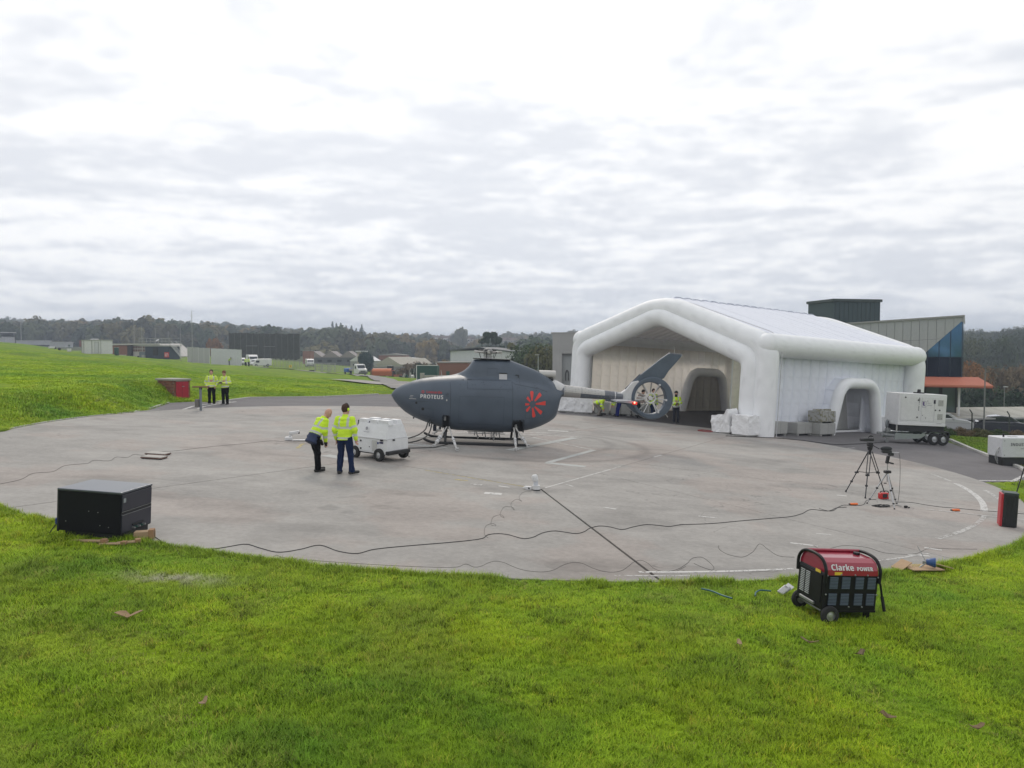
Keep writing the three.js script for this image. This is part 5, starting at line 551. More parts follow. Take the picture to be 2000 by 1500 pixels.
  p = at(-0.664, 310); const ct = thing('control_tower', 'squat airfield control tower with a dark glazed cab', 'tower', [p[0], p[1] + 1.0, p[2]], 0.2); mesh('tower_base', uvm(bx(3.4, 2.8, 3.4, 0, 1.2, 0)), MG([0.45, 0.45, 0.46], 0.8), ct); mesh('tower_cab', put(new THREE.CylinderGeometry(3.0, 2.4, 1.5, 8), 0, 3.3, 0), mGlassDark, ct); mesh('cab_roof', put(new THREE.CylinderGeometry(2.9, 3.1, 0.25, 8), 0, 4.15, 0), mGrey, ct);
  [[-0.63, 300, 11, 1.5, 'long white roofed hangar at the meadow crest'], [-0.675, 300, 7, 1.9, 'pale block beneath the control tower'], [-0.594, 260, 5.2, 1.7, 'pale grey shed at the meadow crest beside the green bank']].forEach(([t, d, w, h, l]) => { p = at(t, d); const s = thing('crest_building', l, 'building', [p[0], p[1] + 1.2, p[2]], 0.05, 'low buildings along the meadow crest'); mesh('wall', uvm(bx(w, h, 5, 0, h / 2 - 0.3, 0)), MG([0.42, 0.43, 0.45], 0.8), s); mesh('roof', bx(w + 0.3, 0.2, 5.3, 0, h - 0.2, 0), MG([0.52, 0.52, 0.53], 0.8), s); });
  { p = at(-0.647, 330); const m = thing('mast', 'thin lattice mast on the skyline near the control tower', 'mast', p, 0, 'masts along the meadow edge'); mesh('pole', rod([0, 0, 0], [0, 12, 0], 0.16, 0.06, 6), mGrey, m); mesh('pole_top', rod([-0.5, 11, 0], [0.5, 11, 0], 0.05), mGrey, m); }
  // white hoarding panels
  const panelsAt = (t0, d0, t1, d1, n, h, mat, label, up = 0) => { const a = at(t0, d0), b = at(t1, d1), L = Math.hypot(b[0] - a[0], b[2] - a[2]); const o = thing('hoarding', label, 'hoarding', [a[0], Math.min(a[1], b[1]) + up, a[2]], Math.atan2(-(b[2] - a[2]), b[0] - a[0])); for (let i = 0; i < n; i++) mesh('panel', uvm(bx(L / n - 0.03, h, 0.06, L / n * (i + 0.5), h / 2 + (a[1] - b[1]) * (1 - (i + 0.5) / n), 0)), mat, o); for (let i = 0; i <= n; i++) mesh('post', bx(0.05, h + 0.1, 0.1, L / n * i, h / 2 + (a[1] - b[1]) * (1 - i / n), 0.0), mWhite, o); return o; };
  panelsAt(-0.397, 150, -0.357, 150, 6, 3.2, MG([0.60, 0.61, 0.63], 0.6), 'white hoarding panels behind the far workers'); panelsAt(-0.428, 160, -0.399, 158, 4, 3.2, MG([0.42, 0.42, 0.42], 0.7), 'greyer hoarding panels beyond the white ones');
  // net wall
  p = at(-0.3265, 196); const N = thing('net_wall', 'tall dark netted screen on poles behind the vans', 'screen', [p[0], p[1] - 0.2, p[2]], -0.05); const netT = dataTex(256, (u, v) => { const a = fbm(u * 20, v * 30, 4, 10), k = 0.5 + 0.9 * a; return rgbT(0.055 * k, 0.058 * k, 0.052 * k); }, true), netM = M([1, 1, 1], 0.95, 0, { map: netT, bumpMap: grainBump, bumpScale: 0.1 });
  for (let i = 0; i < 12; i++) { const g = new THREE.BoxGeometry(1.53, 6.6, 0.4, 6, 16, 1), q = g.attributes.position; for (let k = 0; k < q.count; k++) q.setXYZ(k, q.getX(k), q.getY(k) + (q.getY(k) > 3 ? (fbm(q.getX(k) * 2 + i * 3, 1, 3) - 0.5) * 0.5 : q.getY(k) < -3 ? (fbm(q.getX(k) * 3 + i, 4, 3) - 0.5) * 0.8 : 0), q.getZ(k) + (fbm(q.getX(k) * 3 + i * 5, q.getY(k) * 2, 3) - 0.5) * 0.5); g.computeVertexNormals(); g.translate(-8.5 + i * 1.55, 5.0 - i * 0.02, 0); mesh('net_bay', g, netM, N); }
  for (let i = 0; i < 13; i++) mesh('net_post', rod([-9.25 + i * 1.55, 0, 0.3], [-9.25 + i * 1.55, 8.4, 0.3], 0.05), M([0.13, 0.12, 0.11], 0.8), N); mesh('net_rail', [bx(3.0, 0.08, 0.06, -3.2, 5.0, 0.5), bx(3.0, 0.08, 0.06, 1.5, 4.85, 0.5)], mGrey, N);
  // palisade fence under the net wall
  const fa = at(-0.315, 178), fb = at(-0.20, 178); const Fc = thing('palisade_fence', 'pale palisade fence running past the net wall to the sheds', 'fence', [fa[0], 0, fa[2]], 0); const nF = 60; for (let i = 0; i <= nF; i++) { const x = mixn(0, fb[0] - fa[0], i / nF), yy = landY(fa[0] + x, fa[2]); mesh('pale', bx(0.09, 1.8, 0.05, x, yy + 0.95, 0), mGrey, Fc); }
}
// ---------- tracks across the meadow ----------
function track(pts, w, name, label, mat) { const P = []; for (let i = 0; i < pts.length - 1; i++) P.push(...dense(pts[i], pts[i + 1], 14).slice(i ? 1 : 0)); const g = strip(P, w, 0.14, (x, z) => landY(x, z), 4); return struct(mesh(name, g, mat), label, 'track'); }
track([[-0.335 * 150, -150], [-0.285 * 146, -146], [-0.235 * 140, -140], [-0.205 * 128, -128], [-0.175 * 110, -110], [-0.155 * 92, -92], [-0.15 * 74, -74], [-7.5, -58]], 3.6, 'service_track', 'grey service track crossing the meadow past the flatbed truck', M([0.24, 0.23, 0.215], 0.95, 0, { map: asphaltMap }));
track([[-0.222 * 78, -78], [-0.19 * 77, -77], [-0.15 * 76, -76], [-0.11 * 76, -76], [0, -78]], 5.5, 'concrete_spur', 'pale concrete spur leading from the meadow behind the helicopter', M([0.33, 0.31, 0.28], 0.95, 0, { map: grainMap }));
track([[-0.345 * 142, -142], [-0.31 * 141, -141]], 3, 'worn_track', 'short worn track by the far workers', M([0.22, 0.22, 0.12], 0.95, 0, { map: grainMap }));
struct(mesh('car_park', drape([[31, -56], [52, -50], [62, -62], [60, -78], [36, -78]].map(p => p), 0.0, 4), asphalt), 'asphalt car park below the wooded hill', 'car park');
{ const g = scene.getObjectByName('car_park').geometry, p = g.attributes.position; for (let i = 0; i < p.count; i++) p.setY(i, landY(p.getX(i), p.getZ(i)) + 0.12); g.computeVertexNormals(); }
// =====================================================================  EQUIPMENT ON AND ROUND THE PAD
const padAt = (x, z, up = 0) => [x, padY(x) + PADTOP + up, z];
const lime = M([0.55, 0.78, 0.03], 0.75), orangeM = M([0.75, 0.16, 0.03], 0.5), redM = M([0.42, 0.012, 0.03], 0.4), mWhitePaint = MG([0.70, 0.70, 0.70], 0.42);
function wheel(parent, name, r, w, x, y, z, rimM = mSteel, axisX = false, rimR = 0.6) { const q = axisX ? [0, 0, PI / 2] : [PI / 2, 0, 0], prof = [[r * 0.5, -w / 2], [r * 0.86, -w / 2], [r * 0.97, -w * 0.36], [r, -w * 0.15], [r, w * 0.15], [r * 0.97, w * 0.36], [r * 0.86, w / 2], [r * 0.5, w / 2]]; const o = mesh(name, lathe(prof, 26, x, y, z, ...q), mRubber, parent); mesh('rim', [lathe([[0.001, -w * 0.36], [r * 0.2, -w * 0.40], [r * 0.24, -w * 0.28], [r * rimR * 0.85, -w * 0.22], [r * rimR, -w * 0.44], [r * rimR, w * 0.44], [r * rimR * 0.85, w * 0.22], [r * 0.24, w * 0.28], [r * 0.2, w * 0.40], [0.001, w * 0.36]], 22, x, y, z, ...q)], rimM, o); return o; }
// lettering too small to read in the photograph: uneven dark strokes
function strokes(len, h, seed) { const r = rng(seed), l = []; let x = -len / 2; while (x < len / 2) { const w = h * (0.18 + 0.3 * r()); if (r() > 0.12) l.push(bx(w, h * (0.6 + 0.4 * r()), 0.004, x + w / 2, h * 0.45, 0)); x += w + h * 0.2; } return mg(l); }
// ---------- white ground power cart ----------
{
  const c = thing('power_cart', 'white wheeled ground power cart beside the helicopter nose', 'power cart', padAt(-3.98, -22.6), -0.60); c.scale.setScalar(0.95); c.rotation.z = -0.02;
  const w = MG([0.72, 0.73, 0.74], 0.4); const side = [[-0.74, 0.66], [-0.74, 0.52], [-0.42, 0.26], [0.72, 0.24], [0.76, 0.30], [0.76, 0.66]];
  mesh('lower_body', ext(side, 0.92, 0.02), w, c); mesh('chassis', rb(1.35, 0.08, 0.8, 0.02, 0.05, 0.23, 0), mBlack, c); mesh('bumper', rb(0.14, 0.12, 1.0, 0.03, 0.80, 0.27, 0), mBlack, c);
  const hood = new THREE.BoxGeometry(1.5, 0.42, 0.94, 1, 1, 1), hp = hood.attributes.position; for (let i = 0; i < hp.count; i++) if (hp.getY(i) > 0) { hp.setX(i, hp.getX(i) * (hp.getX(i) < 0 ? 0.72 : 0.90)); hp.setZ(i, hp.getZ(i) * 0.72); } hood.computeVertexNormals(); hood.translate(0, 0.91, 0); const hd = mesh('hood', hood, w, c); mesh('hood_lip', rb(1.55, 0.03, 0.99, 0.01, 0, 0.685, 0), MG([0.5, 0.5, 0.5], 0.5), c);
  for (const [x, z, l] of [[-0.42, 0.2, 0.3], [-0.38, -0.2, 0.32], [0.06, 0.22, 0.28], [0.08, -0.2, 0.22], [0.46, 0.2, 0.42], [0.46, -0.22, 0.34]]) mesh('lid_block', ext([[-l / 2 - 0.03, 0], [l / 2 + 0.03, 0], [l / 2 - 0.02, 0.13], [-l / 2 + 0.02, 0.13]], 0.2, 0.008, x, 1.11, z), w, hd); mesh('vent_opening', [rb(0.2, 0.07, 0.24, 0.02, -0.14, 1.15, 0.12, 0, 0.3), rb(0.2, 0.07, 0.26, 0.02, 0.24, 1.15, 0.1, 0, 0.2)], M([0.02, 0.015, 0.05], 0.6), hd);
  const zf = 0.484; mesh('service_door', bx(0.5, 0.34, 0.012, -0.12, 0.46, zf), w, c); mesh('filler_recess', bx(0.2, 0.34, 0.012, 0.27, 0.46, zf), MG([0.5, 0.5, 0.48], 0.6), c); for (const [x, y] of [[-0.32, 0.58], [-0.32, 0.34]]) mesh('latch', rb(0.06, 0.05, 0.03, 0.01, x, y, zf + 0.01), mBlack, c); mesh('latch', rb(0.03, 0.03, 0.03, 0.01, 0.06, 0.42, zf + 0.01), mBlack, c); for (const [x, z] of [[0.58, zf + 0.02], [0.79, 0.2]]) mesh('clasp', rb(0.10, 0.05, 0.06, 0.015, x, 0.66, z), mBlack, c);
  mesh('round_badge', [put(new THREE.RingGeometry(0.03, 0.055, 6), 0, 0, 0, -0.3).translate(-0.1, 0.98, 0.452), put(new THREE.RingGeometry(0.0, 0.022, 6), 0, 0, 0, -0.3).translate(-0.1, 0.98, 0.453)], M([0.2, 0.2, 0.22], 0.6), hd); mesh('maker_lettering', put(strokes(0.26, 0.03, 5), 0, 0, 0, -0.3).translate(-0.1, 0.86, 0.489), M([0.35, 0.35, 0.38], 0.6), hd); mesh('rating_plate', bx(0.15, 0.06, 0.012, 0.55, 0.58, zf), M([0.03, 0.03, 0.08], 0.5), c); mesh('blue_badge', cy(0.035, 0.035, 0.012, 0.41, 0.56, zf, PI / 2), M([0.03, 0.05, 0.18], 0.5), c); mesh('tow_bar', [rod([-0.74, 0.3, 0.15], [-1.0, 0.3, 0], 0.02), rod([-0.74, 0.3, -0.15], [-1.0, 0.3, 0], 0.02), rod([-1.0, 0.3, 0], [-0.92, 0.98, 0], 0.022)], mBlack, c); mesh('tow_handle', rod([-0.92, 0.95, 0], [-0.90, 1.15, 0], 0.04), mBlack, c);
  for (const [x, z] of [[-0.58, 0.48], [0.48, 0.5], [-0.58, -0.48], [0.56, -0.5]]) wheel(c, 'wheel', 0.2, 0.13, x, 0.2, z, MG([0.5, 0.51, 0.52], 0.4, 0.5), false, 0.62);
}
// ---------- white ground cameras ----------
{
  let c = thing('ground_camera', 'white tilted ground camera on a flat foot near the two men', 'camera', padAt(-7.45, -25.5), 0.1); mesh('base', rb(0.24, 0.12, 0.2, 0.03, -0.1, 0.07, 0), mWhitePaint, c); mesh('neck', rod([-0.08, 0.12, 0], [0.02, 0.22, 0], 0.04), mWhitePaint, c); mesh('housing', put(rb(0.34, 0.11, 0.13, 0.03, 0, 0, 0), 0.09, 0.27, 0, 0, 0, 0.14), mWhitePaint, c); mesh('lens', cy(0.045, 0.04, 0.03, 0.25, 0.27, 0.02, 0, 0, PI / 2 + 0.14), mBlack, c); mesh('foot_plate', rb(0.46, 0.03, 0.14, 0.01, 0.26, 0.02, 0.03), mWhitePaint, c);
  c = thing('ground_camera', 'white upright camera on a round foot at the meeting of the joints', 'camera', padAt(0.6, -18.66), -0.2); mesh('base', [cy(0.09, 0.10, 0.09, 0, 0.055, 0), cy(0.095, 0.095, 0.03, 0, 0.11, 0)], mWhitePaint, c); mesh('base_foot', cy(0.1, 0.1, 0.025, 0, 0.013, 0), mBlack, c); mesh('column', cy(0.055, 0.06, 0.13, -0.01, 0.18, 0), MG([0.6, 0.62, 0.66], 0.4), c); mesh('head', [put(lathe([[0.001, 0.1], [0.05, 0.095], [0.075, 0.06], [0.075, -0.05], [0.06, -0.07]], 18), -0.03, 0.29, 0, 0, 0, 0.18)], mWhitePaint, c); mesh('cable_gland', [rb(0.16, 0.09, 0.1, 0.02, -0.19, 0.05, 0.02), put(new THREE.ConeGeometry(0.05, 0.1, 8), -0.3, 0.06, 0.02, 0, 0, PI / 2)], mWhitePaint, c); mesh('socket', cy(0.022, 0.022, 0.02, -0.17, 0.055, 0.07, PI / 2), mBlack, c);
}
// ---------- hatch boards on the pad ----------
for (const [x, z, ry, l] of [[-9.66, -20.35, -0.05, 'nearer of two pale boards lying on the pad'], [-9.86, -21.0, -0.08, 'farther of two pale boards lying on the pad']]) { const b = thing('pad_board', l, 'board', padAt(x, z), ry, 'boards lying on the pad'); b.rotation.z = -0.054; mesh('board_plate', rb(0.56, 0.025, 0.36, 0.01, 0, 0.055, 0), MG([0.42, 0.40, 0.37], 0.85), b); mesh('board_edge', rb(0.58, 0.02, 0.38, 0.008, 0, 0.034, 0), MG([0.18, 0.09, 0.07], 0.8), b); for (const [a, c] of [[-0.24, 0.15], [0.24, 0.15], [-0.24, -0.15], [0.24, -0.15]]) mesh('foot', rb(0.05, 0.03, 0.05, 0.008, a, 0.015, c), mBlack, b); }
// ---------- black cabinet ----------
{
  const c = thing('black_cabinet', 'large black equipment cabinet at the edge of the pad', 'cabinet', [-6.83, padY(-6.8) + 0.02, -12.6], -0.12); c.rotation.z = -0.05; const k = MP([0.006, 0.006, 0.009], 0.5, { specularIntensity: 0.35 });
  mesh('body', rb(1.10, 0.66, 0.84, 0.012, 0, 0.42, 0), k, c); mesh('plinth', rb(1.0, 0.12, 0.72, 0.01, 0.04, 0.06, 0), mBlack, c); const lid = mesh('lid', rb(1.12, 0.035, 0.86, 0.012, 0, 0.765, 0), M([0.09, 0.10, 0.12], 0.28, 0.2), c); mesh('side_panel', rb(0.02, 0.27, 0.80, 0.006, 0.555, 0.60, 0), M([0.02, 0.022, 0.035], 0.35), c); mesh('side_panel', rb(0.02, 0.30, 0.80, 0.006, 0.555, 0.26, 0), M([0.02, 0.022, 0.035], 0.35), c); mesh('side_slot', rb(0.012, 0.05, 0.82, 0.004, 0.552, 0.43, 0), mBlack, c); mesh('slot_trim', [bx(0.014, 0.006, 0.8, 0.566, 0.458, 0), bx(0.014, 0.006, 0.8, 0.566, 0.404, 0)], mSteel, c); mesh('sticker', bx(0.004, 0.07, 0.06, 0.567, 0.64, 0.34), MG([0.3, 0.33, 0.34], 0.6), c);  // lid paler than the body: sky reflection put into its colour
  mesh('socket_strip', rb(0.03, 0.03, 0.3, 0.006, 0.57, 0.2, -0.02), mBlack, c); for (let i = 0; i < 5; i++) mesh('plug', cy(0.018, 0.016, 0.05, 0.59, 0.15, 0.12 - i * 0.07, 0, 0, PI / 2, 8), i % 2 ? mGreen : mSteel, c); for (const [x, y] of [[0.0, 0.44], [0.16, 0.43], [-0.4, 0.25], [0.2, 0.22], [0.35, 0.20]]) mesh('bolt', cy(0.008, 0.008, 0.01, x, y, 0.422, PI / 2, 0, 0, 8), mSteel, c); mesh('corner_strip', rb(0.03, 0.7, 0.03, 0.008, -0.545, 0.42, 0.41), M([0.02, 0.022, 0.028], 0.4), c); mesh('blue_plug', rb(0.07, 0.11, 0.07, 0.02, -0.60, 0.22, 0.34), M([0.015, 0.03, 0.2], 0.4), c); mesh('plug_lead', tube([[-0.62, 0.17, 0.35], [-0.68, 0.05, 0.4], [-0.72, -0.08, 0.46]], 0.008, 12, 6), mBlack, c);
  const wd = MG([0.40, 0.28, 0.17], 0.85); [[-6.02, -12.3, 0.0, 0.30, 0.12, 0.16, 0.25, 'wooden block lying against the black cabinet'], [-6.12, -11.98, 0.03, 0.34, 0.025, 0.12, 0.5, 'thin wooden slat in the grass by the black cabinet'], [-6.3, -11.85, 0.05, 0.42, 0.02, 0.1, 0.1, 'split wooden slat in the grass under the cabinet corner'], [-6.72, -11.93, 0.04, 0.6, 0.025, 0.09, -0.1, 'pale wooden slat under the front of the cabinet']].forEach(([x, z, up, l, h, w, ry, lab]) => { const t = thing('wood_offcut', lab, 'wood', [x, padY(x) + 0.03, z], ry, 'wood offcuts by the cabinet'); mesh('plank', uvm(rb(l, h, w, 0.004, 0, h / 2, 0)), wd, t); mesh('plank_end', uvm(rb(0.08, h + 0.03, w * 0.9, 0.004, l / 2 - 0.04, (h + 0.03) / 2, 0.02)), MG([0.34, 0.2, 0.11], 0.9), t); });
}
// ---------- red and black generator on the grass ----------
{
  const gx = 4.34, gz = -10.08; const c = thing('portable_generator', 'red and black wheeled generator standing on the near grass', 'generator', [gx, landY(gx, gz) - 0.02, gz], 0.20); c.scale.setScalar(1.08); c.rotation.z = -0.075; c.rotation.x = 0.02;
  const bk = MP([0.008, 0.008, 0.009], 0.45, { specularIntensity: 0.5 }), rd = MP([0.27, 0.008, 0.03], 0.3, { clearcoat: 0.5 }); const W = 0.74, D = 0.56;
  mesh('body', rb(W, 0.46, D, 0.03, 0, 0.38, 0), bk, c); const top = [[-D / 2, 0], [D / 2, 0], [D / 2 - 0.005, 0.05], [D / 2 - 0.05, 0.13], [D / 2 - 0.13, 0.165], [-D / 2 + 0.13, 0.165], [-D / 2 + 0.05, 0.13], [-D / 2 + 0.005, 0.05]]; const hood = mesh('red_hood', ext(top, W - 0.06, 0.008, 0, 0.60, 0, 0, PI / 2), rd, c);
  for (const x of [-W / 2 + 0.0, W / 2 - 0.0]) mesh('end_frame', tube([[x, 0.5, D / 2 + 0.005], [x, 0.66, D / 2 + 0.005], [x, 0.75, D / 2 - 0.06], [x, 0.79, D / 2 - 0.16], [x, 0.79, -D / 2 + 0.16], [x, 0.75, -D / 2 + 0.06], [x, 0.66, -D / 2 - 0.005], [x, 0.5, -D / 2 - 0.005]], 0.02, 40, 8), bk, c); mesh('top_rail', rod([-W / 2, 0.79, -D / 2 + 0.15], [W / 2, 0.79, -D / 2 + 0.15], 0.02), rd, c);
  const zf = D / 2 + 0.004; for (let r = 0; r < 2; r++) for (let k = 0; k < 4; k++) { const x = -0.25 + k * 0.165 + (k > 1 ? 0.02 : 0), y = 0.50 - r * 0.2; const l = mesh('louvre_panel', bx(0.11, 0.145, 0.008, x, y, zf), M([0.03, 0.04, 0.055], 0.5), c); for (let i = 0; i < 8; i++) mesh('louvre', bx(0.108, 0.009, 0.014, x, y - 0.063 + i * 0.018, zf + 0.004, 0.5), M([0.10, 0.13, 0.17], 0.45), l); }
  for (const [x, y] of [[-0.345, 0.59], [-0.16, 0.605], [0.03, 0.6], [0.2, 0.6], [0.345, 0.575], [-0.345, 0.36], [0.345, 0.36], [-0.02, 0.21], [0.16, 0.21]]) mesh('bolt', sp(0.011, x, y, zf + 0.006, 8), mSteel, c);
  const xl = -W / 2 - 0.004; mesh('end_panel', rb(0.012, 0.34, 0.47, 0.004, xl, 0.41, 0), bk, c); for (let k = 0; k < 2; k++) for (let i = 0; i < 13; i++) mesh('vent_slot', rb(0.012, 0.012, 0.085, 0.004, xl - 0.008, 0.54 - i * 0.022, -0.15 + k * 0.11), MG([0.42, 0.44, 0.44], 0.45), c); mesh('exhaust_shield', rb(0.03, 0.04, 0.3, 0.01, xl - 0.01, 0.2, -0.02, 0, 0, 0), mSteel, c);
  mesh('brand_lettering', put(text('Clarke', 0.072, 0.006), -0.14, 0.652, D / 2 + 0.004, -0.50), mWhite, hood); mesh('brand_lettering', put(text('POWER', 0.046, 0.006, FONT), 0.165, 0.652, D / 2 + 0.004, -0.50), mWhite, hood); for (const [x, y, z, ry] of [[-0.2, 0.615, zf + 0.004, 0], [xl - 0.006, 0.61, 0.15, -PI / 2]]) mesh('warning_label', put(new THREE.BoxGeometry(0.10, 0.035, 0.004), x, y, z, 0, ry), M([0.7, 0.5, 0.04], 0.5), c);
  for (const [x, z] of [[-0.28, D / 2 + 0.03], [-0.28, -D / 2 - 0.03]]) wheel(c, 'wheel', 0.115, 0.06, x, 0.11, z, MG([0.55, 0.56, 0.57], 0.35, 0.7), false, 0.66); mesh('axle', rod([-0.28, 0.11, -0.3], [-0.28, 0.11, 0.3], 0.015), mSteel, c); for (const z of [0.2, -0.2]) mesh('rubber_foot', rb(0.06, 0.16, 0.06, 0.01, 0.3, 0.09, z), bk, c); mesh('base_rail', [rb(W, 0.03, 0.03, 0.008, 0, 0.15, D / 2 - 0.02), rb(W, 0.03, 0.03, 0.008, 0, 0.15, -D / 2 + 0.02)], bk, c);
  const hn = mesh('folding_handle', tube([[W / 2 - 0.01, 0.52, 0.2], [W / 2 + 0.05, 0.52, 0.2], [W / 2 + 0.08, 0.48, 0.2], [W / 2 + 0.13, 0.30, 0.2]], 0.013, 24, 8), bk, c); mesh('handle_grip', rod([W / 2 + 0.128, 0.31, 0.2], [W / 2 + 0.18, 0.13, 0.2], 0.02), mRubber, hn); mesh('folding_handle', tube([[W / 2 - 0.01, 0.52, -0.2], [W / 2 + 0.05, 0.52, -0.2], [W / 2 + 0.08, 0.48, -0.2], [W / 2 + 0.13, 0.30, -0.2], [W / 2 + 0.17, 0.14, -0.2]], 0.015, 24, 8), bk, c); mesh('fuel_cap', cy(0.04, 0.04, 0.03, 0.25, 0.785, -0.02), bk, hood);
  const s = thing('paper_scrap', 'crumpled silver packet in the grass behind the generator', 'litter', on(4.02, -11.05, 0.03), 0.6); mesh('packet', rb(0.2, 0.04, 0.12, 0.02, 0, 0.05, 0, 0.2, 0, 0.4), mSteel, s); mesh('torn_flap', rb(0.1, 0.02, 0.1, 0.005, 0.1, 0.09, 0.02, 0.5, 0.3, 0.2), mWhite, s);
}
// ---------- tripods ----------
{
  const A = [9.78, -20.6], T = thing('camera_tripod', 'tall black camera tripod with a camcorder on the pad', 'tripod', padAt(...A)); const L = (x, z) => [x - A[0], -SL * (x - A[0]), z - A[1]], topY = 1.28;
  const feet = [L(9.29, -20.95), L(9.42, -20.05), L(10.5, -21.2)]; for (const f of feet) { const P = (k, y0 = topY) => [f[0] * k + 0, mixn(y0, f[1], k), f[2] * k], n = V(f[2], 0, -f[0]).normalize().multiplyScalar(0.035), o = (p, s) => [p[0] + n.x * s, p[1], p[2] + n.z * s]; const lg = mesh('leg', [rod(o(P(0.06), 1), o(P(0.55), 1), 0.012), rod(o(P(0.06), -1), o(P(0.55), -1), 0.012), rod(P(0.5), P(0.98), 0.014)], M([0.03, 0.032, 0.038], 0.4, 0.4), T); mesh('leg_clamp', [rb(0.10, 0.045, 0.05, 0.01, ...P(0.54)), rb(0.06, 0.05, 0.05, 0.01, ...P(0.75))], mBlack, lg); mesh('leg_tip', put(new THREE.CylinderGeometry(0.018, 0.03, 0.07, 8), ...P(0.985)), mBlack, lg); mesh('spreader', rod([0, 0.62, 0], P(0.52), 0.008), mBlack, T); }
  mesh('bowl', [cy(0.075, 0.05, 0.09, 0, topY, 0), cy(0.03, 0.03, 0.12, 0, topY - 0.1, 0)], mBlack, T); mesh('fluid_head', [rb(0.13, 0.11, 0.12, 0.02, 0, topY + 0.12, 0), cy(0.05, 0.05, 0.2, 0, topY + 0.10, 0, PI / 2), rod([0.05, topY + 0.1, 0.05], [0.16, topY + 0.02, 0.2], 0.012)], mBlack, T);
  const cam = mesh('camcorder', [rb(0.28, 0.09, 0.10, 0.02, -0.05, topY + 0.25, 0), cy(0.04, 0.045, 0.1, -0.22, topY + 0.25, 0, 0, 0, PI / 2), rb(0.1, 0.03, 0.03, 0.008, 0.02, topY + 0.34, 0)], M([0.02, 0.02, 0.024], 0.4), T); mesh('camera_grip', tube([[-0.05, topY + 0.3, 0], [0, topY + 0.36, 0], [0.08, topY + 0.34, 0]], 0.012, 12, 6), mBlack, cam);
  const B = [9.52, -19.1], S = thing('camera_tripod', 'shorter silver tripod with a hooded camera in front of the black one', 'tripod', padAt(...B)), q = (x, z) => [x - B[0], -SL * (x - B[0]), z - B[1]], sil = MG([0.50, 0.50, 0.51], 0.35, 0.7), ty = 0.86;
  for (const f of [q(9.1, -19.28), q(9.5, -18.66), q(9.95, -19.45)]) { const P = k => [f[0] * k, mixn(ty, f[1], k), f[2] * k]; const lg = mesh('leg', [rod(P(0.04), P(0.5), 0.019), rod(P(0.5), P(0.85), 0.016), rod(P(0.85), P(0.985), 0.012)], sil, S); mesh('leg_clamp', [rb(0.05, 0.05, 0.045, 0.01, ...P(0.5)), rb(0.045, 0.04, 0.04, 0.01, ...P(0.85))], mBlack, lg); mesh('leg_tip', sp(0.022, ...P(0.985), 8), mBlack, lg); }
  mesh('shoulder', [rb(0.16, 0.07, 0.12, 0.02, 0, ty + 0.01, 0)], mBlack, S); mesh('centre_column', rod([0, ty - 0.25, 0], [0, ty + 0.22, 0], 0.013), sil, S); mesh('column_crank', rb(0.07, 0.025, 0.025, 0.008, -0.05, ty - 0.28, 0), mBlack, S); mesh('fluid_head', [rb(0.07, 0.2, 0.08, 0.02, 0.0, ty + 0.32, 0, 0, 0, -0.2), rod([0.02, ty + 0.25, 0], [0.14, ty + 0.22, 0.03], 0.02)], mBlack, S); const cb = mesh('camera_body', [rb(0.24, 0.10, 0.11, 0.03, -0.03, ty + 0.53, 0, 0, 0, -0.1), rb(0.12, 0.08, 0.10, 0.02, 0.08, ty + 0.46, 0)], M([0.02, 0.022, 0.024], 0.5), S); mesh('wind_muff', [put(new THREE.SphereGeometry(0.1, 14, 10).scale(1.5, 0.6, 0.7), -0.04, ty + 0.60, 0)], M([0.03, 0.033, 0.035], 0.95), cb); mesh('pan_handle', rod([0.12, ty + 0.5, 0], [0.27, ty + 0.5, 0.03], 0.012), sil, cb);
  mesh('camera_lead', tube([[0.27, ty + 0.5, 0.03], [0.3, ty + 0.3, 0.03], [0.29, 0.4, 0.05], [0.25, 0.05, 0.05]], 0.005, 24, 5), mBlack, S);
}
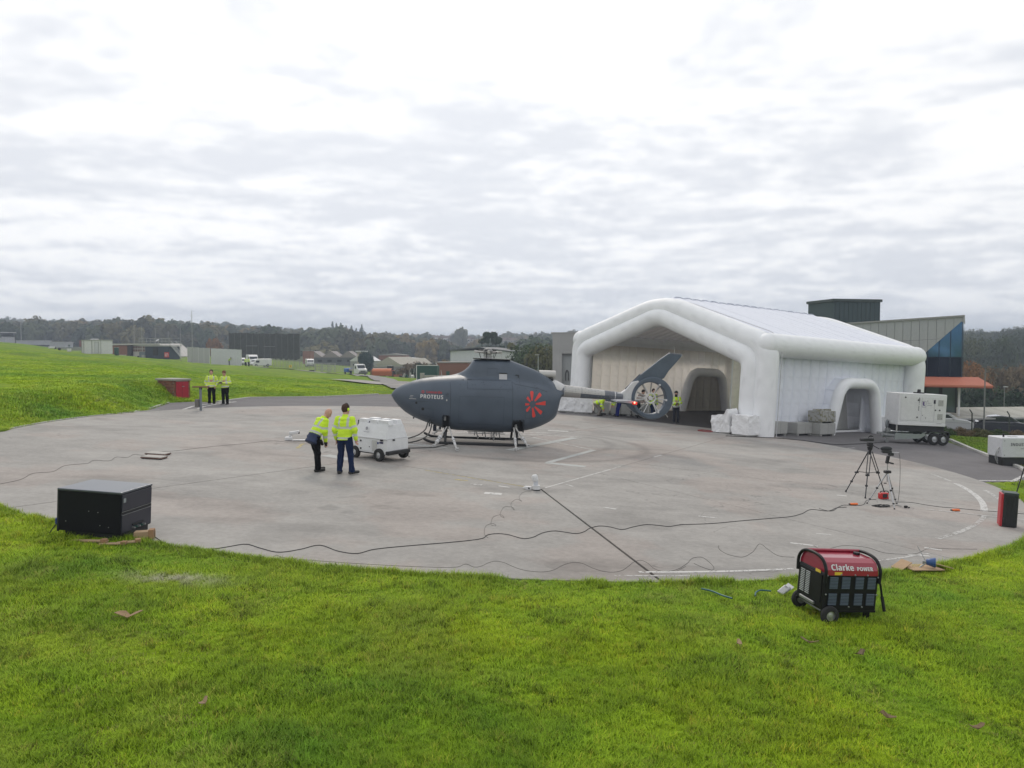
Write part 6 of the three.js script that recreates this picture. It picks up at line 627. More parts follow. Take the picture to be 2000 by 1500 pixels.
{ // small red set, cable heap, orange couplings
  const p = thing('battery_pack', 'small red and black power pack between the tripods', 'power pack', padAt(9.93, -20.1), 0.15); mesh('pack_body', rb(0.25, 0.17, 0.15, 0.03, 0, 0.09, 0), M([0.5, 0.02, 0.02], 0.4), p); mesh('control_face', rb(0.13, 0.1, 0.01, 0.004, -0.01, 0.1, 0.078), mBlack, p); mesh('carry_handle', tube([[-0.1, 0.17, 0], [-0.1, 0.2, 0], [0.13, 0.2, 0], [0.15, 0.12, 0], [0.15, 0.03, 0]], 0.012, 24, 6), mBlack, p); mesh('white_end', rb(0.06, 0.12, 0.152, 0.02, 0.1, 0.1, 0), MG([0.5, 0.45, 0.45], 0.5), p);
  const r = rng(9), pts = []; for (let i = 0; i < 46; i++) { const a = i * 0.9 + r(), q = 0.05 + 0.13 * r(); pts.push([Math.cos(a) * q * 1.5, 0.012 + 0.02 * r(), Math.sin(a) * q * 0.8]); } const h = thing('cable_heap', 'tangled heap of black cable under the silver tripod', 'cable', padAt(9.3, -18.95), 0.2); mesh('coil', tube(pts, 0.008, 220, 5), mBlack, h); mesh('loose_end', tube([[0.2, 0.012, 0], [0.35, 0.012, 0.06], [0.42, 0.012, 0.02], [0.5, 0.012, 0.1]], 0.006, 20, 5), mBlack, h); const c2 = thing('cable_plug', 'black plug lying by the foot of the silver tripod', 'plug', padAt(9.93, -18.95), 0.3); mesh('plug_body', rb(0.08, 0.06, 0.06, 0.015, 0, 0.03, 0), mBlack, c2); mesh('plug_pin', rb(0.04, 0.03, 0.03, 0.008, 0.05, 0.02, 0.05), mBlack, c2);
  for (const [x, z, l] of [[8.62, -18.95, 'orange cable coupling beside the tripods'], [11.15, -18.88, 'orange cable coupling near the white edge lines']]) { const o = thing('cable_coupling', l, 'coupling', padAt(x, z), 0.05, 'orange couplings on the long cable'); mesh('coupling_shell', put(rb(0.2, 0.05, 0.08, 0.024, 0, 0.03, 0), 0, 0, 0), orangeM, o); mesh('coupling_gland', rb(0.05, 0.03, 0.04, 0.01, -0.11, 0.03, 0), mBlack, o); }
}
// ---------- black and red case at the pad edge ----------
{ const c = thing('upright_case', 'tall black case with a red side at the edge of the pad', 'case', padAt(11.42, -17.3), -0.42); c.rotation.z = -0.04; mesh('shell', rb(0.30, 0.76, 0.34, 0.02, 0, 0.39, 0), M([0.012, 0.014, 0.014], 0.5), c); mesh('red_side', rb(0.05, 0.75, 0.35, 0.015, -0.165, 0.385, 0), M([0.4, 0.02, 0.03], 0.45), c); mesh('lid_top', rb(0.29, 0.03, 0.33, 0.01, 0.01, 0.78, 0), M([0.03, 0.05, 0.045], 0.5), c); for (const y of [0.18, 0.6]) mesh('latch', rb(0.03, 0.06, 0.03, 0.008, -0.12, y, 0.175), mBlack, c); for (let i = 0; i < 4; i++) mesh('shell_rib', rb(0.015, 0.7, 0.012, 0.004, -0.06 + i * 0.055, 0.39, 0.172), mBlack, c); const p = thing('antenna_pole', 'thin black pole leaning from the upright case', 'pole', padAt(11.6, -17.6), 0); mesh('pole', rod([0, 0.0, 0], [0.62, 1.95, -0.1], 0.014), mBlack, p); mesh('pole_foot', sp(0.03, 0, 0.03, 0, 8), mRubber, p); }
// ---------- flood lamp on cardboard ----------
{ const b = thing('cardboard_sheet', 'torn cardboard sheet at the grass edge under the lamp', 'cardboard', [7.1, padY(7.1) + 0.03, -12.98], 0.2); const mt = MG([0.45, 0.31, 0.19], 0.9); mesh('sheet', rb(0.62, 0.02, 0.36, 0.004, 0, 0.03, 0, 0, 0, -0.05), mt, b); mesh('folded_flap', rb(0.3, 0.015, 0.2, 0.004, -0.36, 0.08, -0.05, 0.1, 0.3, 0.35), mt, b); mesh('folded_flap', rb(0.22, 0.015, 0.3, 0.004, 0.38, 0.05, 0.02, 0, 0.2, -0.3), MG([0.5, 0.36, 0.22], 0.9), b);
  const f = thing('flood_lamp', 'small blue flood lamp lying on the cardboard', 'lamp', [7.22, padY(7.22) + 0.06, -12.93], -0.5); mesh('lamp_housing', put(lathe([[0.001, -0.07], [0.05, -0.06], [0.065, 0.0], [0.085, 0.06], [0.085, 0.08]], 18), 0, 0.11, 0, 0, 0, -PI / 2), M([0.02, 0.07, 0.22], 0.4), f); mesh('lamp_lens', cy(0.078, 0.078, 0.012, 0.078, 0.11, 0, 0, 0, PI / 2), MG([0.5, 0.58, 0.62], 0.2), f); mesh('bracket', [rod([-0.06, 0.1, 0], [-0.2, 0.34, -0.1], 0.007), rod([-0.06, 0.1, 0.03], [-0.22, -0.03, 0.1], 0.012), rb(0.06, 0.06, 0.05, 0.01, -0.09, 0.1, 0.02)], mSteel, f); }
// ---------- white trailer generator ----------
{
  const t = thing('trailer_generator', 'large white canopy generator on a twin axle trailer', 'generator', [19.75, padY(19.75) - 0.004, -37.1], 0.10); t.rotation.z = -0.05; const w = MG([0.74, 0.74, 0.74], 0.45), pn = MG([0.70, 0.70, 0.69], 0.5);
  mesh('canopy', rb(2.45, 1.42, 1.1, 0.03, -0.02, 1.75, 0), w, t); mesh('base_tray', rb(2.46, 0.14, 1.12, 0.02, -0.02, 0.98, 0), w, t); mesh('tank', rb(2.4, 0.3, 1.0, 0.02, 0, 0.76, 0), mBlack, t); const zf = 0.56;
  mesh('door', bx(0.98, 1.12, 0.015, -0.66, 1.72, zf), pn, t); mesh('door', bx(0.62, 1.16, 0.015, 0.22, 1.72, zf), pn, t); mesh('door', bx(0.56, 1.16, 0.015, 0.86, 1.72, zf), pn, t); for (const y of [2.05, 1.38]) { const g = mesh('vent_grille', bx(0.26, 0.28, 0.02, 0.88, y, zf + 0.008), MG([0.36, 0.36, 0.34], 0.6), t); for (let i = 0; i < 5; i++) mesh('grille_slat', bx(0.25, 0.012, 0.015, 0.88, y - 0.1 + i * 0.05, zf + 0.02), pn, g); } for (const [x, y] of [[-0.28, 2.15], [-0.3, 1.32], [0.62, 1.7], [0.84, 1.7], [-0.95, 2.26]]) mesh('lock', cy(0.035, 0.035, 0.03, x, y, zf + 0.015, PI / 2, 0, 0, 12), mBlack, t); for (const [x, y] of [[0.14, 1.3], [0.96, 1.3], [0.2, 2.12], [0.96, 2.12], [-0.02, 1.42]]) mesh('hinge', rb(0.02, 0.05, 0.02, 0.005, x, y, zf + 0.012), mBlack, t);
  mesh('control_window', rb(0.10, 0.18, 0.012, 0.004, 0.56, 2.1, zf + 0.008), M([0.02, 0.01, 0.04], 0.3), t); mesh('emblem_frame', [bx(0.20, 0.012, 0.012, 0.02, 2.1, zf + 0.006), bx(0.20, 0.012, 0.012, 0.02, 1.82, zf + 0.006), bx(0.012, 0.28, 0.012, -0.08, 1.96, zf + 0.006), bx(0.012, 0.28, 0.012, 0.12, 1.96, zf + 0.006)], M([0.12, 0.1, 0.2], 0.6), t); mesh('emblem', [rb(0.07, 0.16, 0.012, 0.004, 0.0, 2.0, zf + 0.006), rb(0.1, 0.03, 0.012, 0.004, 0.03, 1.9, zf + 0.006)], M([0.06, 0.02, 0.16], 0.5), t); mesh('side_lettering', [put(strokes(0.36, 0.06, 6), -0.205, 2.1, zf + 0.012, 0, 0, PI / 2), put(strokes(0.24, 0.06, 7), -0.215, 1.74, zf + 0.012, 0, 0, PI / 2)], M([0.1, 0.1, 0.12], 0.6), t); mesh('emblem_lettering', [put(strokes(0.16, 0.045, 8), 0.28, 2.0, zf + 0.01), put(strokes(0.26, 0.045, 9), 0.32, 1.9, zf + 0.01)], M([0.34, 0.33, 0.37], 0.6), t); mesh('tray_lettering', put(strokes(0.26, 0.022, 10), 0.86, 1.04, zf + 0.012), M([0.2, 0.2, 0.22], 0.6), t);
  mesh('exhaust_cap', [rb(0.42, 0.06, 0.3, 0.02, 0.1, 2.49, 0), cy(0.07, 0.09, 0.16, 0.1, 2.58, 0)], mBlack, t); const ch = mesh('chassis', ext([[-1.35, 0.2], [-1.3, 0.5], [0.0, 0.5], [0.22, 0.62], [1.2, 0.62], [1.2, 0.5], [0.3, 0.5], [0.0, 0.3], [-0.2, 0.28]], 0.06, 0.004, 0, 0, 0.5), MG([0.34, 0.37, 0.36], 0.4, 0.6), t); mesh('chassis', ext([[-1.35, 0.2], [-1.3, 0.5], [0.0, 0.5], [0.22, 0.62], [1.2, 0.62], [1.2, 0.5], [0.3, 0.5], [0.0, 0.3], [-0.2, 0.28]], 0.06, 0.004, 0, 0, -0.5), MG([0.34, 0.37, 0.36], 0.4, 0.6), t); for (const x of [0.62, 1.08]) for (const s of [1, -1]) wheel(t, 'wheel', 0.30, 0.17, x, 0.3, s * 0.6, MG([0.52, 0.53, 0.55], 0.35, 0.6), false, 0.62); for (const s of [1, -1]) mesh('mudguard', [rb(0.98, 0.04, 0.2, 0.015, 0.84, 0.66, s * 0.6), rb(0.04, 0.26, 0.2, 0.01, 1.35, 0.5, s * 0.6, 0, 0, 0.15), rb(0.2, 0.04, 0.2, 0.01, 0.30, 0.6, s * 0.6, 0, 0, 0.6)], mBlack, t); mesh('tow_hitch', [beam([-1.3, 0.4, 0.45], [-1.75, 0.42, 0], 0.07, 0.09), beam([-1.3, 0.4, -0.45], [-1.75, 0.42, 0], 0.07, 0.09), rb(0.28, 0.12, 0.12, 0.03, -1.8, 0.45, 0), rb(0.2, 0.2, 0.2, 0.03, -1.45, 0.6, 0.1)], mSteel, t); mesh('jockey_wheel', [rod([-1.5, 0.15, 0.15], [-1.5, 0.75, 0.15], 0.03), cy(0.1, 0.1, 0.06, -1.5, 0.1, 0.15, PI / 2)], mSteel, t); mesh('upright_post', rb(0.06, 0.4, 0.06, 0.01, -1.22, 0.75, 0.45), MG([0.45, 0.45, 0.42], 0.6), t); mesh('reflector', cy(0.03, 0.03, 0.02, 0.28, 0.5, 0.56, PI / 2, 0, 0, 10), mWhite, t); mesh('cable_coil', tor(0.16, 0.05, -1.38, 0.9, -0.1, 0, 0.8), MG([0.2, 0.22, 0.23], 0.7), t);
}
// ---------- white set at the right edge ----------
{ const t = thing('compact_generator', 'white boxy generator marked INDUSTRIAL beside the verge kerb', 'generator', [19.95, padY(19.95) - 0.004, -29.95], -0.02); const w = MG([0.62, 0.63, 0.65], 0.45); mesh('casing', rb(1.65, 0.78, 0.95, 0.04, 0.05, 0.75, 0), w, t); mesh('skid_base', rb(1.6, 0.38, 0.88, 0.02, 0.06, 0.19, 0), mBlack, t); mesh('lettering', put(text('INDUSTRIAL', 0.115, 0.006, FONT), 0.02, 0.82, 0.478), M([0.16, 0.16, 0.18], 0.6), t); mesh('small_lettering', put(strokes(0.3, 0.035, 11), 0.1, 0.70, 0.478), M([0.3, 0.3, 0.32], 0.6), t); for (const [x, y] of [[-0.68, 1.02], [-0.68, 0.46]]) mesh('screw', cy(0.014, 0.014, 0.012, x, y, 0.48, PI / 2, 0, 0, 8), mBlack, t); mesh('exhaust_stub', cy(0.035, 0.035, 0.14, -0.5, 1.2, 0.1), mBlack, t); mesh('roof_hatch', rb(0.3, 0.02, 0.2, 0.008, -0.15, 1.15, 0.1), MG([0.5, 0.5, 0.5], 0.5), t); mesh('side_lead', [tube([[-0.78, 0.75, 0.3], [-0.9, 0.6, 0.35], [-0.95, 0.35, 0.35], [-0.86, 0.12, 0.36]], 0.02, 24, 6), tube([[-0.78, 0.6, 0.25], [-0.86, 0.45, 0.3], [-0.84, 0.2, 0.32]], 0.018, 20, 6)], mSteel, t); }
// ---------- brick cupboard with a red door, and the T post ----------
{
  const c = thing('brick_cupboard', 'low brick cupboard with a red door set into the bank', 'cupboard', [-17.35, landBase(-17.35, -39.3) + 0.02, -39.35], 0.20), W = 0.86, H = 0.98, D = 1.75, brick = [[0.22, 0.085, 0.05], [0.26, 0.11, 0.065], [0.17, 0.065, 0.045], [0.24, 0.13, 0.09]].map(k => MG(k, 0.95)), mortar = MG([0.32, 0.29, 0.25], 0.95);
  c.rotation.y = 0.9; // red door looks to the pad
  mesh('wall_core', bx(W - 0.03, H, D - 0.03, 0, H / 2, -D / 2 + 0.35), mortar, c); const bw = 0.215, bh = 0.065, z0 = 0.35; const r = rng(31);
  for (let row = 0; row < 13; row++) { const y = 0.04 + row * 0.075; for (const s of [-1, 1]) for (let k = 0; k < 8; k++) { const z = z0 - 0.11 - k * 0.225 - (row % 2) * 0.11; if (z < z0 - D + 0.08) continue; mesh('brick', bx(0.03, bh, bw, s * (W / 2 - 0.005), y, z), brick[Math.floor(r() * 4)], c); } for (const s of [-1, 1]) mesh('brick', bx(0.1, bh, 0.03, s * (W / 2 - 0.045), y, z0 - 0.005), brick[Math.floor(r() * 4)], c); }
  mesh('concrete_cap', rb(W + 0.12, 0.10, D + 0.14, 0.015, 0, H + 0.05, -D / 2 + 0.35), MG([0.36, 0.35, 0.31], 0.95), c); const d = mesh('red_door', rb(W - 0.2, H - 0.08, 0.04, 0.008, 0, H / 2 - 0.01, z0 + 0.03), MG([0.40, 0.012, 0.035], 0.55), c); mesh('door_seam', bx(0.012, H - 0.12, 0.01, 0.0, H / 2 - 0.01, z0 + 0.053), M([0.2, 0.01, 0.02], 0.6), d); mesh('hasp', rb(0.12, 0.03, 0.02, 0.005, 0.05, 0.68, z0 + 0.06), mSteel, d);
  const p = thing('steel_post', 'rusty topped steel post with a small grey box at the pad edge', 'post', [-14.0, padY(-14.0) + 0.0, -34.0], 0.1); mesh('post_tube', rod([0, 0, 0], [0, 1.05, 0], 0.055), MG([0.22, 0.24, 0.27], 0.6, 0.3), p); mesh('cross_bar', rb(0.72, 0.06, 0.14, 0.012, 0.02, 1.09, 0), MG([0.20, 0.10, 0.055], 0.9), p); mesh('bracket', rb(0.12, 0.1, 0.1, 0.02, 0, 1.02, 0), mBlack, p); mesh('switch_box', rb(0.17, 0.36, 0.14, 0.015, -0.15, 0.36, 0.02), MG([0.16, 0.15, 0.14], 0.7), p); mesh('base_plate', rb(0.2, 0.02, 0.2, 0.005, 0, 0.02, 0), mSteel, p);
}
// ---------- car park: carport, cars, fence, lamps ----------
{
  const P = (t, d, up = 0) => far(t, d, up);
  let p = P(0.655, 62); const C = thing('carport', 'long low carport with a pale corrugated roof over the parked cars', 'carport', [p[0], -3.35, p[2]], 0.12); for (let i = 0; i < 24; i++) { const m = mesh('roof_sheet', rb(0.60, 0.05, 4.2, 0.02, -6.4 + i * 0.59, 1.75, -0.9, 0.13), MG(i % 3 ? [0.44, 0.43, 0.38] : [0.38, 0.37, 0.32], 0.8), C); } mesh('front_gutter', bx(14.4, 0.12, 0.1, 0.3, 1.44, 1.22), mGrey, C); for (let i = 0; i < 6; i++) { const x = -5.9 + i * 2.45; mesh('brace', beam([x, 0, 0.4], [x - 0.22, 1.45, 1.0], 0.09, 0.09), mWhite, C); mesh('brace', beam([x + 1.5, 0, 0.4], [x + 2.15, 1.45, 1.0], 0.09, 0.09), mWhite, C); mesh('rear_column', bx(0.1, 1.9, 0.1, x, 0.95, -2.6), mGrey, C); mesh('wheel_stop', tube([[x, 0.2, 0.9], [x + 0.7, 0.28, 0.9], [x + 1.5, 0.2, 0.9]], 0.04, 10, 6), mWhite, C); }
  const body = [[-2.1, 0.35], [-2.12, 0.7], [-1.95, 0.92], [-1.2, 1.0], [0.9, 0.96], [1.75, 0.82], [2.1, 0.62], [2.12, 0.36], [1.9, 0.25], [-1.95, 0.25]], cab = [[-1.75, 0.92], [-1.15, 1.38], [-0.2, 1.46], [0.5, 1.38], [1.15, 0.94]];
  const car = (x, d, ry, c, label) => { p = P(x, d); const o = thing('parked_car', label, 'car', [p[0], landY(p[0], p[2]) + 0.13, p[2]], ry, 'cars parked under the carport'), pt = MP(c, 0.25, { clearcoat: 1 }); mesh('body', ext(body, 1.55, 0.09), pt, o); mesh('cabin', ext(cab, 1.28, 0.06), pt, o); for (const s of [1, -1]) { mesh('side_window', ext([[-1.4, 0.98], [-1.0, 1.32], [-0.2, 1.38], [0.4, 1.3], [0.85, 0.98]], 0.02, 0, 0, 0, s * 0.705), mGlassDark, o); mesh('headlight', rb(0.18, 0.12, 0.36, 0.04, 2.08, 0.68, s * 0.55), M([0.6, 0.62, 0.64], 0.15, 0.3), o); mesh('mirror', rb(0.14, 0.12, 0.16, 0.04, 0.72, 1.0, s * 0.88), pt, o); } mesh('windscreen', put(new THREE.BoxGeometry(0.74, 0.02, 1.24), 0.86, 1.19, 0, 0, 0, -0.60), M([0.35, 0.38, 0.4], 0.1, 0.5), o); mesh('grille', rb(0.05, 0.14, 0.7, 0.02, 2.14, 0.55, 0), M([0.3, 0.3, 0.3], 0.3, 0.6), o); mesh('number_plate', rb(0.02, 0.1, 0.5, 0.005, 2.18, 0.42, 0), MG([0.6, 0.6, 0.55], 0.5), o); for (const [wx, wz] of [[1.35, 0.76], [-1.3, 0.76], [1.35, -0.76], [-1.3, -0.76]]) wheel(o, 'wheel', 0.32, 0.2, wx, 0.32, wz, MG([0.4, 0.4, 0.42], 0.3, 0.7), false, 0.66); return o; };
  car(0.592, 62.5, -0.45, [0.012, 0.015, 0.02], 'black parked car half hidden by the trailer generator'); car(0.648, 61.0, -0.30, [0.010, 0.014, 0.024], 'dark parked car beyond the tall lamp post'); car(0.566, 60, -0.2, [0.4, 0.41, 0.42], 'silver parked car just showing behind the trailer');
  // fence with cranked posts
  const f0 = [P(0.535, 47), P(0.72, 47)]; const Fn = thing('wire_fence', 'dark wire fence with cranked concrete posts along the verge', 'fence', [f0[0][0], 0, f0[0][2]], 0); const gm = MG([0.05, 0.055, 0.055], 0.7); for (let i = 0; i < 5; i++) { const x = -1.2 + i * 2.33 + (i > 1 ? 0.02 : 0), yy = landY(f0[0][0] + x, f0[0][2]); mesh('fence_post', [rod([x, yy - 0.1, 0], [x, yy + 1.45, 0], 0.04), rod([x, yy + 1.44, 0], [x - 0.16, yy + 1.68, 0], 0.035)], gm, Fn); } for (const h of [0.35, 0.8, 1.3]) { const pts = []; for (let i = 0; i <= 6; i++) { const x = -1.2 + i * 1.6; pts.push([x, landY(f0[0][0] + x, f0[0][2]) + h, 0]); } mesh('wire', tube(pts, 0.006, 30, 4), gm, Fn); }
  for (const [t, d, h, l] of [[0.625, 57, 5.0, 'tall lamp post with a flat head behind the fence'], [0.651, 84, 5.2, 'short looking lamp post beyond the carport']]) { p = P(t, d); const o = thing('lamp_post', l, 'lamp post', p, 0.2, 'lamp posts of the car park'); mesh('pole', rod([0, 0, 0], [0, h, 0], 0.06, 0.04), MG([0.22, 0.22, 0.22], 0.5, 0.4), o); mesh('lamp_head', rb(0.5, 0.06, 0.22, 0.02, 0.14, h + 0.03, 0), d < 60 ? MG([0.09, 0.08, 0.075], 0.6) : mWhite, o); }
  p = P(0.0345, 100); { const o = thing('lamp_post', 'lamp post standing among the trees by the grey hall', 'lamp post', p, 0.4, 'lamp posts of the car park'); mesh('pole', rod([0, 0, 0], [0, 4.6, 0], 0.06, 0.045), MG([0.4, 0.42, 0.42], 0.5, 0.4), o); mesh('lamp_head', rb(0.6, 0.1, 0.25, 0.04, -0.15, 4.62, 0), mGrey, o); }
  for (let i = 0; i < 9; i++) { const x = 25.0 + i * 0.95, z = -43.6 + i * 0.1, q = on(x, z, -0.05); tree('verge_shrub', ['first', 'second', 'third', 'fourth', 'fifth', 'sixth', 'seventh', 'eighth', 'ninth'][i] + ' low shrub from the tent in the verge planting', G.fineB, i % 3 === 1 ? LC.brown : i % 3 ? LC.olive : LC.green, q, 0.75, 0.75, i, 'low shrubs along the verge', 'shrub'); }
}
// ---------- vehicles across the meadow ----------
{
  const P = (t, d) => far(t, d);
  const van = (t, d, ry, L, h, label, w = 1.9) => { const p = P(t, d), o = thing('white_van', label, 'van', p, ry, 'white vans across the meadow'); mesh('body', ext([[-L / 2, 0.35], [-L / 2, h - 0.1], [-L / 2 + 0.1, h], [L * 0.22, h], [L * 0.34, h * 0.86], [L * 0.42, h * 0.52], [L / 2, h * 0.44], [L / 2, 0.35]], w - 0.2, 0.1), mWhitePaint, o); mesh('windscreen', put(new THREE.BoxGeometry(0.05, h * 0.36, w - 0.35), L * 0.40, h * 0.69, 0, 0, 0, 0.22), mGlassDark, o); for (const s of [1, -1]) { mesh('side_window', bx(0.75, h * 0.26, 0.03, L * 0.24, h * 0.7, s * (w / 2 + 0.005)), mGlassDark, o); mesh('headlight', rb(0.06, 0.2, 0.3, 0.02, L / 2 + 0.1, h * 0.34, s * (w / 2 - 0.3)), mSteel, o); } mesh('bumper', rb(0.15, 0.25, w, 0.04, L / 2 + 0.06, 0.42, 0), mDarkGrey, o); for (const x of [-L * 0.3, L * 0.32]) for (const s of [1, -1]) wheel(o, 'wheel', 0.33, 0.22, x, 0.33, s * (w / 2 - 0.08), mSteel); return o; };
  van(-0.343, 168, -1.1, 5.2, 2.5, 'tall white van facing the camera before the net wall'); const q = van(-0.332, 163, -2.4, 4.2, 1.65, 'lower white van with a blue panel beside the tall one', 1.75); mesh('blue_panel', bx(0.7, 0.8, 0.03, -0.6, 0.85, 0.89), M([0.02, 0.05, 0.25], 0.5), q); van(-0.267, 205, -1.2, 4.8, 2.0, 'white van parked far off beside the long shed'); van(-0.351, 172, -1.3, 4.6, 1.7, 'white car roof showing behind the hoarding end');
  let p = P(-0.2035, 152); const T = thing('flatbed_truck', 'white flatbed truck on the service track', 'truck', p, -0.95); mesh('cab', ext([[0.3, 0.4], [0.3, 2.05], [0.45, 2.15], [1.25, 2.1], [1.65, 1.35], [2.3, 1.15], [2.4, 0.4]], 1.7, 0.1), mWhitePaint, T); mesh('windscreen', put(new THREE.BoxGeometry(0.05, 0.72, 1.55), 1.58, 1.70, 0, 0, 0, 0.5), mGlassDark, T); mesh('side_window', bx(0.6, 0.5, 0.04, 0.95, 1.6, 0.96), mGlassDark, T); mesh('grille', rb(0.05, 0.2, 1.0, 0.02, 2.5, 0.85, 0), mBlack, T); for (const s of [1, -1]) mesh('headlight', rb(0.06, 0.18, 0.32, 0.02, 2.48, 0.85, s * 0.65), mSteel, T); mesh('number_plate', bx(0.02, 0.12, 0.5, 2.52, 0.5, 0), mWhite, T); mesh('bumper', rb(0.12, 0.3, 1.9, 0.04, 2.48, 0.5, 0), mBlack, T); mesh('flat_bed', rb(2.9, 0.12, 1.9, 0.02, -1.25, 0.95, 0), mGrey, T); mesh('drop_side', [rb(2.9, 0.35, 0.05, 0.01, -1.25, 1.15, 0.93), rb(2.9, 0.35, 0.05, 0.01, -1.25, 1.15, -0.93)], MG([0.4, 0.36, 0.33], 0.6), T); mesh('headboard', bx(0.06, 1.1, 1.8, 0.18, 1.6, 0), mDarkGrey, T); for (const x of [-1.7, 1.6]) for (const s of [1, -1]) wheel(T, 'wheel', 0.34, 0.24, x, 0.34, s * 0.8, mSteel);
  p = P(-0.2165, 154); const bt = thing('blue_trailer', 'small blue trailer compressor behind the flatbed truck', 'trailer', p, -0.95); mesh('blue_hood', rb(1.6, 0.8, 1.2, 0.15, 0, 0.9, 0), M([0.02, 0.11, 0.42], 0.45), bt); mesh('trailer_frame', rb(2.0, 0.12, 1.1, 0.02, 0, 0.48, 0), mGrey, bt); for (const s of [1, -1]) wheel(bt, 'wheel', 0.28, 0.18, 0, 0.28, s * 0.62, mSteel);
  p = P(-0.172, 156); const sb = thing('snow_blade', 'long orange snow plough blade resting on the grass', 'plough blade', p, -0.10); mesh('blade', put(new THREE.CylinderGeometry(1.0, 1.0, 4.0, 16, 1, true, 0.4, 1.5), 0, 0.62, -0.7, 0, 0, PI / 2), M([0.50, 0.13, 0.035], 0.6, 0, { side: THREE.DoubleSide }), sb); mesh('blade_back', rb(4.0, 0.9, 0.15, 0.03, 0, 0.6, 0.1), MG([0.46, 0.12, 0.035], 0.65), sb); for (const s of [-1, 1]) mesh('end_plate', rb(0.08, 1.1, 0.9, 0.02, s * 2.0, 0.65, -0.2), MG([0.4, 0.10, 0.03], 0.65), sb);
  p = P(-0.163, 160); const tr = thing('red_tractor', 'red tractor with a grey cab behind the snow blade', 'tractor', p, 3.0); mesh('bonnet', rb(1.5, 0.6, 0.7, 0.1, 0.9, 1.1, 0), M([0.45, 0.05, 0.03], 0.5), tr); mesh('cab', rb(1.1, 1.1, 1.2, 0.08, -0.4, 1.75, 0), mGlassDark, tr); mesh('cab_roof', rb(1.2, 0.12, 1.3, 0.04, -0.4, 2.35, 0), mGrey, tr); mesh('fender', rb(0.9, 0.12, 1.7, 0.04, -0.6, 1.35, 0), M([0.45, 0.05, 0.03], 0.5), tr); for (const [x, r] of [[-0.7, 0.65], [1.2, 0.45]]) for (const s of [1, -1]) wheel(tr, 'wheel', r, 0.35, x, r, s * 0.7, M([0.45, 0.1, 0.05], 0.5));
  p = P(-0.151, 150); const rk = thing('red_implement', 'low red farm implement at the end of the snow blade', 'farm implement', p, 0.2); mesh('frame', [rb(1.6, 0.1, 0.1, 0.02, 0, 0.5, 0), rb(1.6, 0.1, 0.1, 0.02, 0, 0.3, 0.5), beam([-0.8, 0.5, 0], [-0.4, 0.1, 0.6], 0.08, 0.08), beam([0.8, 0.5, 0], [0.4, 0.1, 0.6], 0.08, 0.08)], M([0.4, 0.07, 0.03], 0.6), rk); for (let i = 0; i < 5; i++) mesh('tine', rod([-0.7 + i * 0.35, 0.5, 0], [-0.7 + i * 0.35, 0.02, 0.15], 0.03), M([0.4, 0.07, 0.03], 0.6), rk);
  p = P(-0.142, 146); const jk = thing('scrap_pile', 'heap of dark and pale scrap by the yard wall', 'scrap', p, 0); [[-0.6, 0.3, 0.8, mBlack], [0.4, 0.4, 0.6, mGreen], [1.5, 0.35, 0.9, mWhite], [1.1, 0.7, 0.3, mGrey], [0.0, 0.6, 0.4, mConc]].forEach(([x, y, s, m], i) => mesh('scrap_piece', rb(s, y * 1.4, s * 0.7, 0.05, x, y * 0.7, i * 0.1, 0, i, i * 0.2 - 0.3), m, jk)); for (const x of [0.9, 1.7]) mesh('scrap_stake', rod([x, 0, 0], [x + 0.2, 1.8, 0], 0.03), mWhite, jk);
  p = P(-0.247, 158); const cg = thing('wire_cages', 'stack of grey wire stillages beside the track', 'stillage', p, 0.05); for (let i = 0; i < 3; i++) { const x = -1.4 + i * 1.5; mesh('cage', [...[-0.6, 0.6].flatMap(a => [-0.5, 0.5].map(b => bx(0.07, 2.0, 0.07, x + a, 1.0, b))), ...[0.1, 0.7, 1.3, 1.95].flatMap(y => [bx(1.25, 0.06, 0.06, x, y, 0.5), bx(1.25, 0.06, 0.06, x, y, -0.5)]), ...[0, 1, 2, 3, 4, 5].map(k => bx(0.03, 1.9, 0.03, x - 0.5 + k * 0.2, 1.0, 0.5))], mGrey, cg); } mesh('black_tow_frame', rb(1.0, 0.3, 0.5, 0.05, -2.7, 0.4, 0), mBlack, cg);
  p = P(-0.2925, 150); const ys = thing('yellow_sign', 'small yellow warning sign beside the service track', 'sign', p, 0); mesh('sign_face', bx(0.55, 0.55, 0.03, 0, 0.8, 0), M([0.65, 0.48, 0.03], 0.6), ys); mesh('sign_mark', bx(0.1, 0.3, 0.02, 0, 0.82, 0.02), mBlack, ys); for (const s of [-1, 1]) mesh('sign_leg', bx(0.04, 0.6, 0.04, s * 0.2, 0.3, 0), mGrey, ys);
}
